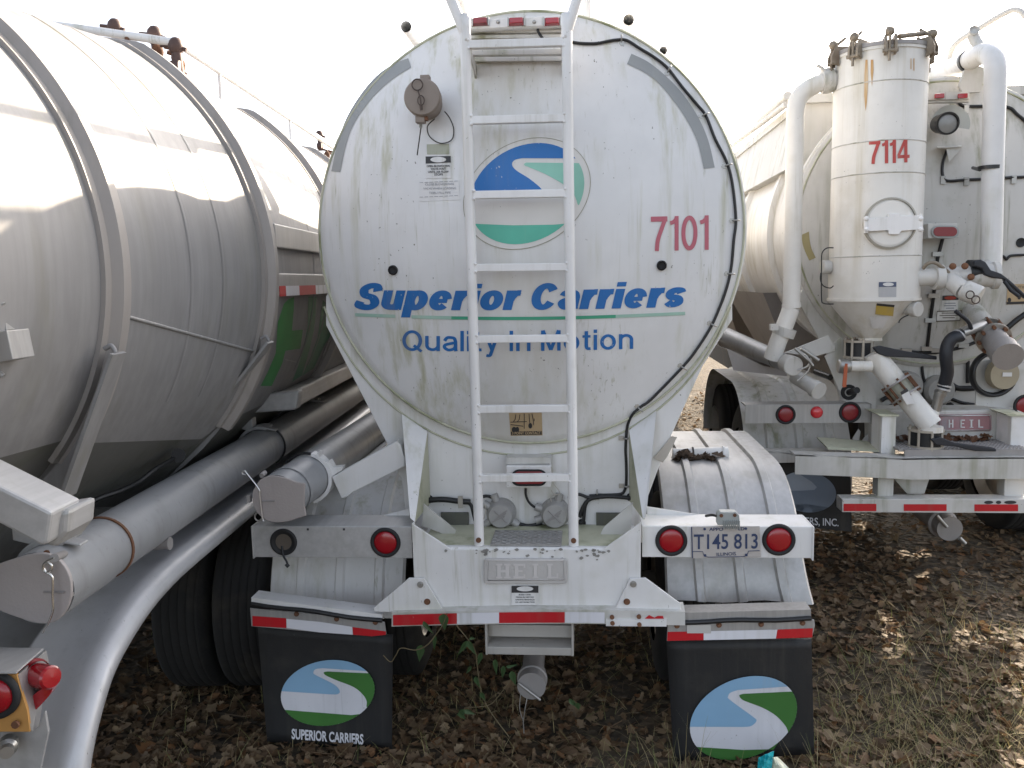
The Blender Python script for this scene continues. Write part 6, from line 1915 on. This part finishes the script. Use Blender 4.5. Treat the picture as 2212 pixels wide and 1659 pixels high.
q = p(*R7(1560, 290), SY); MB().lathe(q, (0, -1, 0), [(0, .11), (.05, .11), (.09, .09), (.10, 0)], 30).build('junction_box', mat('junction_grey2', (.36, .35, .33), .6, dirt=(.2, .2, .16), streak=.6), TRR)
q = p(*R7(1330, 260), SY); MB().lathe(q, (0, -1, 0), [(0, .11), (.05, .11), (.09, .09), (.10, 0)], 30).build('junction_box', mat('junction_grey3', (.36, .35, .33), .6, dirt=(.2, .2, .16), streak=.6), TRR)
# document canister on the right cheek
q = p(*R6(1965, 1460), 5.93)
mb = MB().lathe(q, (.12, -1, 0), [(0, .16), (.02, .165), (.05, .16), (.055, .145), (.03, .13)], 36, flat_break=False); cn = mb.build('canister', plastic, TRR)
MB().lathe(q+V((.04, -.03, 0)), (.12, -1, 0), [(0, .105), (.06, .10), (.065, 0)], 32).build('canister_lid', mat('lid_tan', (.36, .31, .22), .6), cn)
mb = MB().prism([q+V((.025, -.10, .015)), q+V((.085, -.10, .015)), q+V((.085, -.10, -.012)), q+V((.025, -.10, -.012))], (0, -.003, 0)); mb.build('canister_tag', sticker, cn)
for a, b in ((912, 1600),):
    q = p(*R6(a, b), CY); MB().lathe(q, (0, -1, 0), [(0, .055), (.012, .055), (.012, .03), (.0, .03)], 20).build('plug', black, TRR)
    MB().tube([q+V((0, -.01, 0)), p(*R6(975, 1585), CY-.12)], .022, 12).build('hose_end', plastic, TRR)
q = p(*R6(670, 1450), 6.2); MB().tube([q, p(*R6(780, 1490), 6.0)], .022, 10).build('hose_end', plastic, TRR)
for a, b, S in ((2178, 497, S_head2),):
    q = S(*R6(a, b)); MB().lathe(q, (0, -1, 0), [(0, .032), (.012, .032), (.006, .015), (.004, 0)], 20).build('plug', black, TRR)
q = p(*R7(1657, 413), SY); MB().cyl(q, q-V((0, .006, 0)), .03, 16).build('plug', black, TRR)
# stickers
def stick(poly, S, m, nm='warning_sticker'):
    mb = MB(); decal(mb, poly, S, .004, mx=14); return mb.build(nm, m, TRR)
s = stick([R6(1605, 888), R6(1724, 885), R6(1718, 995), R6(1598, 998)], S_head2, sticker)
mb = MB(); decal(mb, [R6(1605, 888), R6(1724, 885), R6(1722, 920), R6(1603, 923)], S_head2, .006, mx=14); mb.build('sticker_print', ink, s)
mb = MB(); decal(mb, Oval(*R6(1662, 905), 13, 4, 0).pts(16), S_head2, .008); mb.build('sticker_oval', mat('red_ink', (.35, .05, .03), .5), s)
mb = MB()
for i, w_ in enumerate((40, 44, 30)):
    x, y = R6(1660, 945+i*18); decal(mb, [(x-w_*.3, y-1), (x+w_*.3, y-1.3), (x+w_*.3, y+.6), (x-w_*.3, y+.9)], S_head2, .006)
mb.build('worn_print', ink_grey, s)
s = stick([R6(1557, 1000), R6(1747, 993), R6(1735, 1075), R6(1552, 1081)], S_head2, tan_white)
mb = MB(); mb.tube([S_head2(*R6(a, b))+V((0, -.006, 0)) for a, b in [(1562, 1004), (1742, 998), (1730, 1071), (1556, 1077)]], .004, 5, closed=True)
for i, w_ in enumerate((50, 66, 44)):
    x, y = R6(1650, 1018+i*17); decal(mb, [(x-w_*.3, y-1), (x+w_*.3, y-1.3), (x+w_*.3, y+.4), (x-w_*.3, y+.7)], S_head2, .006)
mb.build('sticker_print', mat('brown_ink', (.12, .10, .07), .6), s)
s = stick([R6(2085, 805), R6(2230, 800), R6(2225, 950), R6(2075, 955)], S_head2, sticker_tan)
mb = MB(); decal(mb, [R6(2078, 935), R6(2225, 930), R6(2224, 948), R6(2077, 953)], S_head2, .006, mx=14); decal(mb, Oval(*R6(2098, 920), 4, 5, 0).pts(12), S_head2, .006); decal(mb, Oval(*R6(2170, 900), 4, 5, 0).pts(12), S_head2, .006)
text(mb, 'CAUTION', R6(2095, 0)[0], R6(2250, 0)[0], R6(0, 836)[1], R6(0, 834)[1], 6, S_head2, .006)
mb.build('sticker_print', ink, s)
def arcs2(o, i, m):
    mb = MB(); decal(mb, sp2(o, 4)+sp2(i, 4)[::-1], S_head2, .004, mx=14); mb.build('reflective_strip', m, TRR)
arcs2([R6(565, 440), R6(572, 500), R6(590, 560), R6(622, 630)], [R6(620, 415), R6(625, 480), R6(640, 545), R6(670, 608)], tan_tape)
# tank pipe under the rear
q = p(2052, 1142, 5.75)
mb = MB().lathe(q, (0, 1, .03), [(0, 0), (0, .085), (.1, .085), (.11, .10), (.13, .10), (.13, .08), (1.2, .08)], 30)
up = mb.build('discharge_pipe', alu_dull, TRR)
mb = MB().tube([q+V((-.10, -.02, .10)), q+V((-.03, -.02, .02))], .012, 8); mb.tube([q+V((.06, -.01, -.06)), q+V((.10, -.01, -.10))], .014, 8); mb.build('cap_linkage', steel, up)
# ------------------------------------------------------------------ ground, litter, plants, far mast
def gz_(x, y):
    s = max(0, min(1, (x-.9)/1.6)); s = s*s*(3-2*s)
    return .15*s*max(0, min(1, (y-2)/3)) + .035*mnoise.noise(V((x*.9, y*.9, 1.3))) + .018*mnoise.noise(V((x*3.1, y*3.1, 4))) - .01
xs = [-300, -120, -50, -20, -12]+[-9+.125*k for k in range(int(19/.125)+1)]+[12, 20, 50, 120, 300]
ys = [-40, -15, -6, -2]+[0+.125*k for k in range(int(16/.125)+1)]+[20, 30, 50, 100, 250, 600]
vs_ = [(x, y, gz_(x, y) if (-12 < x < 14 and -3 < y < 22) else 0.05) for y in ys for x in xs]
n = len(xs)
mb = MB().add(vs_, [(j*n+i, j*n+i+1, (j+1)*n+i+1, (j+1)*n+i) for j in range(len(ys)-1) for i in range(n-1)], True)
gm = bpy.data.materials.new('leafy_soil'); gm.use_nodes = True
t = gm.node_tree; N = t.nodes; L = t.links; b = N['Principled BSDF']; b.inputs['Roughness'].default_value = .95
tc_ = N.new('ShaderNodeTexCoord')
vo = N.new('ShaderNodeTexVoronoi'); vo.inputs['Scale'].default_value = 22; L.new(tc_.outputs['Object'], vo.inputs['Vector'])
no = N.new('ShaderNodeTexNoise'); no.inputs['Scale'].default_value = 3; no.inputs['Detail'].default_value = 8; L.new(tc_.outputs['Object'], no.inputs['Vector'])
cr = N.new('ShaderNodeValToRGB'); cr.color_ramp.elements[0].color = (.035, .026, .017, 1); cr.color_ramp.elements[1].color = (.15, .105, .06, 1)
sp_ = N.new('ShaderNodeSeparateColor'); L.new(vo.outputs['Color'], sp_.inputs[0]); L.new(sp_.outputs[0], cr.inputs[0])
mx = N.new('ShaderNodeMix'); mx.data_type = 'RGBA'; L.new(no.outputs['Fac'], mx.inputs['Factor'])
ii = [i for i in mx.inputs if i.type == 'RGBA']; ii[0].default_value = (.045, .036, .022, 1); L.new(cr.outputs[0], ii[1])
L.new([o for o in mx.outputs if o.type == 'RGBA'][0], b.inputs['Base Color'])
bp = N.new('ShaderNodeBump'); bp.inputs['Strength'].default_value = .8; bp.inputs['Distance'].default_value = .03; L.new(vo.outputs['Distance'], bp.inputs['Height']); L.new(bp.outputs[0], b.inputs['Normal'])
g = mb.build('ground', gm); tag(g, kind='structure')

def island_mat(name, stops, rough=.7, trans=.25):
    m = bpy.data.materials.new(name); m.use_nodes = True
    t = m.node_tree; N = t.nodes; L = t.links; b = N['Principled BSDF']; b.inputs['Roughness'].default_value = rough
    ge = N.new('ShaderNodeNewGeometry'); cr = N.new('ShaderNodeValToRGB')
    els = cr.color_ramp.elements
    while len(els) < len(stops): els.new(.5)
    for k, c in enumerate(stops): els[k].position = k/(len(stops)-1); els[k].color = (*c, 1)
    L.new(ge.outputs['Random Per Island'], cr.inputs[0]); L.new(cr.outputs[0], b.inputs['Base Color'])
    if trans:
        tr = N.new('ShaderNodeBsdfTranslucent'); L.new(cr.outputs[0], tr.inputs['Color'])
        ms = N.new('ShaderNodeMixShader'); ms.inputs[0].default_value = trans
        L.new(b.outputs[0], ms.inputs[1]); L.new(tr.outputs[0], ms.inputs[2]); L.new(ms.outputs[0], N['Material Output'].inputs[0])
    return m
leaf_m = island_mat('fallen_leaves', [(.06, .034, .016), (.14, .085, .042), (.20, .135, .075), (.095, .055, .026), (.27, .195, .115), (.16, .10, .055), (.21, .10, .038)])
grass_m = island_mat('dry_grass_blades', [(.30, .23, .11), (.42, .34, .18), (.24, .19, .08), (.36, .30, .17), (.15, .19, .05), (.40, .31, .14), (.20, .22, .07)])
weed_m = island_mat('green_leaves', [(.035, .085, .035), (.05, .11, .05), (.07, .12, .045), (.16, .17, .05)], .5)

rng = random.Random(11)
class Raw:
    def __init__(s): s.v = []; s.f = []
    def build(s, name, m, parent=None):
        me = bpy.data.meshes.new(name)
        inv = INV[parent.name] if parent else Matrix.Identity(4)
        me.from_pydata([inv @ V(q) for q in s.v], [], s.f); me.materials.append(m); me.update()
        o = bpy.data.objects.new(name, me); C.objects.link(o)
        if parent: o.parent = parent
        return o
def leaf(R, x, y, z, s, curl=None):
    yaw = rng.uniform(0, 6.283); fl_ = rng.choice((.18, .3, .7)); pit = rng.gauss(0, fl_); rol = rng.gauss(0, fl_)
    m = Matrix.Rotation(yaw, 3, 'Z') @ Matrix.Rotation(pit, 3, 'X') @ Matrix.Rotation(rol, 3, 'Y')
    wd = rng.uniform(.32, .5); c = rng.uniform(-.5, .9) if curl is None else curl
    j = lambda: rng.uniform(.75, 1.15)
    # midrib points and lobed margin
    mid = [V((0, t, c*.5*(t-.5)**2)) for t in (0, .3, .62, 1.0)]
    lobes = [(.10, .16), (.30, wd*j()), (.42, wd*.55), (.60, wd*j()), (.74, wd*.45), (.86, wd*.5*j())]
    L_ = [V((-w, t, abs(w)*c*.7)) for t, w in lobes]; R_ = [V((w*j(), t, abs(w)*c*.7)) for t, w in lobes]
    pts = mid+L_+R_
    b0 = len(R.v); o = V((x, y, z))
    for q in pts: R.v.append(m @ ((q-V((0, .5, 0)))*s)+o)
    l0, r0 = 4, 10
    for A in (l0, r0):
        f = [(0, A, A+1), (0, A+1, 1), (1, A+1, A+2), (1, A+2, A+3), (1, A+3, 2), (2, A+3, A+4), (2, A+4, A+5), (2, A+5, 3)]
        for q in f: R.f.append(tuple(b0+i for i in (q if A == l0 else q[::-1])))
R = Raw()
for k in range(29000):
    if k < 23500:
        y = 2.7+rng.random()**1.35*4.2; x = rng.uniform(-.62*y-.2, .62*y+.3)-.088*y
    else:
        y = rng.uniform(5, 15); x = rng.uniform(-2.2, 3.6)+(.0 if y < 8 else 0)
    # bare grassy area lower right keeps fewer leaves
    dens = 1.0
    if x > 1.2 and y < 3.95: dens = .55
    cl = mnoise.noise(V((x*1.3, y*1.3, 21)))+.6*mnoise.noise(V((x*3.4, y*3.4, 5)))
    dens *= max(.18, min(1, .72+.9*cl))
    if rng.random() > dens: continue
    leaf(R, x, y, gz_(x, y)+rng.uniform(.003, .02)+max(0, cl)*rng.uniform(0, .045), min(.10, .022+rng.lognormvariate(-3.5, .5)))
for k in range(420):
    y = 2.7+rng.random()**1.3*4; x = rng.uniform(-.6*y, .62*y+.2)-.088*y
    az = rng.uniform(0, 6.283); l_ = rng.uniform(.05, .22); z = gz_(x, y)+.02
    a_ = V((x, y, z)); b_ = a_+V((math.cos(az)*l_, math.sin(az)*l_, rng.uniform(-.01, .03))); n_ = V((-math.sin(az), math.cos(az), 0))*.0016
    b0 = len(R.v); R.v += [a_-n_, a_+n_, a_+V((0, 0, .003)), b_-n_*.5, b_+n_*.5, b_+V((0, 0, .002))]
    R.f += [(b0, b0+3, b0+5, b0+2), (b0+1, b0+2, b0+5, b0+4)]
o = R.build('leaf_litter', leaf_m); tag(o, 'brown fallen leaves covering the ground', 'fallen leaves', kind='stuff')
def blade(R, x, y, z, h, wd, lean, az, droop=.5):
    d = V((math.cos(az), math.sin(az), 0)); s = V((-d.y, d.x, 0))*wd
    b0 = len(R.v); base = V((x, y, z))
    for t in (0, .4, .75, 1.0):
        c = base+d*(lean*h*t+droop*h*t*t*.6)+V((0, 0, h*(t-.45*droop*t*t)))
        w_ = s*(1-t*.85)
        R.v += [c-w_, c+w_]
    for k in range(3): R.f.append((b0+2*k, b0+2*k+1, b0+2*k+3, b0+2*k+2))
R = Raw()
for k in range(30000):
    y = 2.6+rng.random()**1.2*2.9; x = rng.uniform(-.5*y, .66*y+.3)-.088*y
    cl = mnoise.noise(V((x*1.6, y*1.6, 9)))
    pr_ = .10+.55*max(0, cl-.05)
    if x > .95: pr_ += .75*min(1, (x-.95)/.4)*max(0, min(1, (4.6-y)/.8))
    if rng.random() > pr_: continue
    blade(R, x, y, gz_(x, y)-.005, rng.uniform(.05, .15), rng.uniform(.0012, .0026), rng.uniform(0, 1.1), rng.uniform(0, 6.283), rng.uniform(.2, 1.1))
# taller stalks beside the right mud flap
for k in range(46):
    x = rng.choice((rng.gauss(.42, .06), rng.gauss(.98, .10), rng.gauss(.36, .10))); y = rng.uniform(3.30, 3.55)
    blade(R, x, y, gz_(x, y)-.005, rng.uniform(.15, .34), .0018, rng.uniform(0, .5), rng.uniform(0, 6.283), rng.uniform(.1, .6))
o = R.build('dry_grass', grass_m); tag(o, 'thin dry straw coloured grass among the leaves', 'grass', kind='stuff')

# vine hanging from the bumper rail
def pw(a, b, y): return F0.p(a, b, y)
vine = thing('vine', 'green vine with pointed leaves hanging under the bumper of the middle trailer', 'vine', F0, (pw(940, 1560, 3.5).x, 3.55, 0))
st = MB()
Q1 = lambda a, b: (486+a*.2839, 1188+b*.2839); Q2 = lambda a, b: (918+a*.2839, 1188+b*.2839)
st.tube(spline([pw(*Q1(a, b), 3.46) for a, b in [(1690, 480), (1660, 560), (1600, 650), (1540, 720), (1450, 760), (1340, 745), (1300, 800), (1260, 850), (1205, 800)]], 6), .0022, 6)
st.tube(spline([pw(*Q2(a, b), 3.50) for a, b in [(240, 575), (320, 670), (380, 760), (400, 900), (420, 1040), (450, 1140), (520, 1260), (640, 1420)]], 6), .0024, 6)
st.tube(spline([pw(*Q2(a, b), 3.50) for a, b in [(690, 920), (640, 1000), (560, 1110), (480, 1180), (300, 1200)]], 6), .002, 6)
st.build('stem', mat('vine_stem', (.13, .10, .05), .7), vine)
def vleaf(px0, px1, y, wpx):
    a, b = pw(*px0, y), pw(*px1, y+.02)
    d = b-a; n = V((-d.z, 0, d.x)).normalized(); w_ = wpx/FPX*3.5
    prof = [(0, .25), (.08, .8), (.22, 1.0), (.45, .78), (.7, .42), (1.0, .0)]
    L_ = [a+d*t+n*w_*k+V((0, -.012*k, 0)) for t, k in prof]; R_ = [a+d*t-n*w_*k+V((0, -.012*k, 0)) for t, k in prof]
    mid = [a+d*t for t, k in prof]
    R = Raw(); R.v = mid+L_+R_
    for k in range(5):
        R.f.append((k, 6+k, 7+k, k+1)); R.f.append((k, k+1, 13+k, 12+k))
    return R.build('leaf', weed_m, vine)
for a, b, w_ in ((Q1(1665, 485), Q1(1672, 612), 12), (Q1(1512, 540), Q1(1590, 640), 6), (Q1(1600, 645), Q1(1592, 770), 5), (Q1(1495, 722), Q1(1478, 850), 10), (Q2(320, 690), Q2(250, 800), 6), (Q2(330, 690), Q2(390, 800), 7), (Q2(345, 660), Q2(385, 672), 5),
                 (Q2(430, 780), Q2(400, 880), 6), (Q2(350, 880), Q2(310, 945), 4), (Q2(385, 960), Q2(420, 1050), 6), (Q2(535, 830), Q2(545, 950), 6), (Q2(600, 880), Q2(588, 975), 6), (Q2(660, 920), Q2(690, 1030), 8), (Q2(620, 880), Q2(710, 868), 4), (Q2(430, 1080), Q2(462, 1145), 6),
                 (Q2(300, 1210), Q2(240, 1260), 7), (Q2(310, 1210), Q2(385, 1250), 7), (Q2(270, 1230), Q2(310, 1290), 7), (Q2(1100, 1130), Q2(1180, 1200), 6), (Q2(1160, 1160), Q2(1170, 1215), 7)):
    vleaf(a, b, 3.47, w_)
# torn snack packet at the picture's lower edge
pk = thing('packet', 'crumpled teal and cream wrapper lying in the grass by the right mud flap', 'wrapper', F0, (pw(1670, 1650, 3.42).x, 3.42, 0))
def pkt(pts, m, name, y0, dep, seed):
    r_ = random.Random(seed)
    mb = MB(); n = 7
    grid = []
    for j in range(n+1):
        for i in range(n+1):
            u, v = i/n, j/n
            a = (pts[0][0]*(1-u)+pts[1][0]*u)*(1-v)+(pts[3][0]*(1-u)+pts[2][0]*u)*v
            b = (pts[0][1]*(1-u)+pts[1][1]*u)*(1-v)+(pts[3][1]*(1-u)+pts[2][1]*u)*v
            grid.append(pw(a, b, y0+dep*math.sin(u*3.1)*-.8+r_.uniform(-.012, .012)-v*.03))
    mb.add(grid, [(j*(n+1)+i, (j+1)*(n+1)+i, (j+1)*(n+1)+i+1, j*(n+1)+i+1) for j in range(n) for i in range(n)], False)
    o = mb.build(name, m, pk)
    sd = o.modifiers.new('solid', 'SOLIDIFY'); sd.thickness = .004
    return o
pkt([(1638, 1636), (1672, 1622), (1664, 1680), (1634, 1690)], mat('teal_wrapper', (.02, .38, .43), .25, spec=.6), 'front_panel', 3.42, .04, 1)
pkt([(1664, 1636), (1680, 1634), (1735, 1690), (1655, 1700)], mat('cream_wrapper', (.62, .62, .48), .3), 'back_panel', 3.43, .03, 2)
# dead leaves caught on the right fender of the middle trailer
lc = thing('leaf_clump', 'clump of dead leaves lodged against the short white pipe on the aluminium fender', 'dead leaves', F0, (pw(1475, 1000, 4.5).x, 4.5, 1.2))
R = Raw()
zq_ = lambda a, b: (1350+a*.25, 864+b*.25)
for k in range(70):
    t = rng.random()
    a, b = (rng.uniform(430, 830), rng.gauss(522, 12)) if t < .55 else (rng.gauss(500, 22), rng.uniform(470, 640))
    q = pw(*zq_(a, b), 4.47)
    leaf(R, q.x, q.y+rng.uniform(-.03, .03), q.z, rng.uniform(.05, .095), rng.uniform(.2, 1.2))
R.build('leaf', island_mat('dead_leaves', [(.05, .035, .025), (.10, .07, .05), (.16, .11, .08)]), lc)
# leaves drifted on the deck of the right trailer
ld = thing('leaf_drift', 'rust brown leaves drifted on the grating behind the right trailer', 'dead leaves', F0, (2.4, 5.75, .9))
R = Raw()
for k in range(60):
    x = gx0+rng.random()*(gx1-gx0)*.85+.02; y = 5.84-abs(rng.gauss(0, .05))
    leaf(R, x, y, gz+rng.uniform(.01, .03), rng.uniform(.05, .09))
R.build('leaf', island_mat('rusty_leaves', [(.10, .045, .025), (.17, .08, .04), (.22, .12, .07)]), ld)
# lattice mast far behind the trailers
mY = 130.0
q0, q1 = pw(723, 290, mY), pw(714, 60, mY)
mast = thing('radio_mast', 'thin lattice radio mast far behind the gap between the left and middle trailers', 'radio mast', F0, (q0.x, mY, 0))
mb = MB()
hw = .32; zt_ = q1.z
for (dx, dy) in ((-hw, 0), (hw, 0), (0, .5)):
    mb.tube([V((q0.x+dx, mY+dy, 0)), V((q1.x+dx*.5, mY+dy, zt_*.86))], .035, 6)
zz = 2.0
k = 0
while zz < zt_*.85:
    s = 1 if k % 2 else -1
    f_ = zz/zt_
    x_ = q0.x+(q1.x-q0.x)*f_
    mb.tube([V((x_-s*hw*(1-.45*f_), mY, zz)), V((x_+s*hw*(1-.45*f_), mY, zz+1.1))], .018, 5); zz += 1.1; k += 1
mb.tube([V((q1.x, mY, zt_*.80)), V((q1.x, mY, zt_*1.12))], .04, 6)
mb.build('lattice', mat('mast_steel', (.35, .35, .37), .5, .4), mast)
mb = MB().tube([V((q1.x-.75, mY, zt_)), V((q1.x+.75, mY, zt_))], .025, 6); mb.build('antenna', steel, mast)
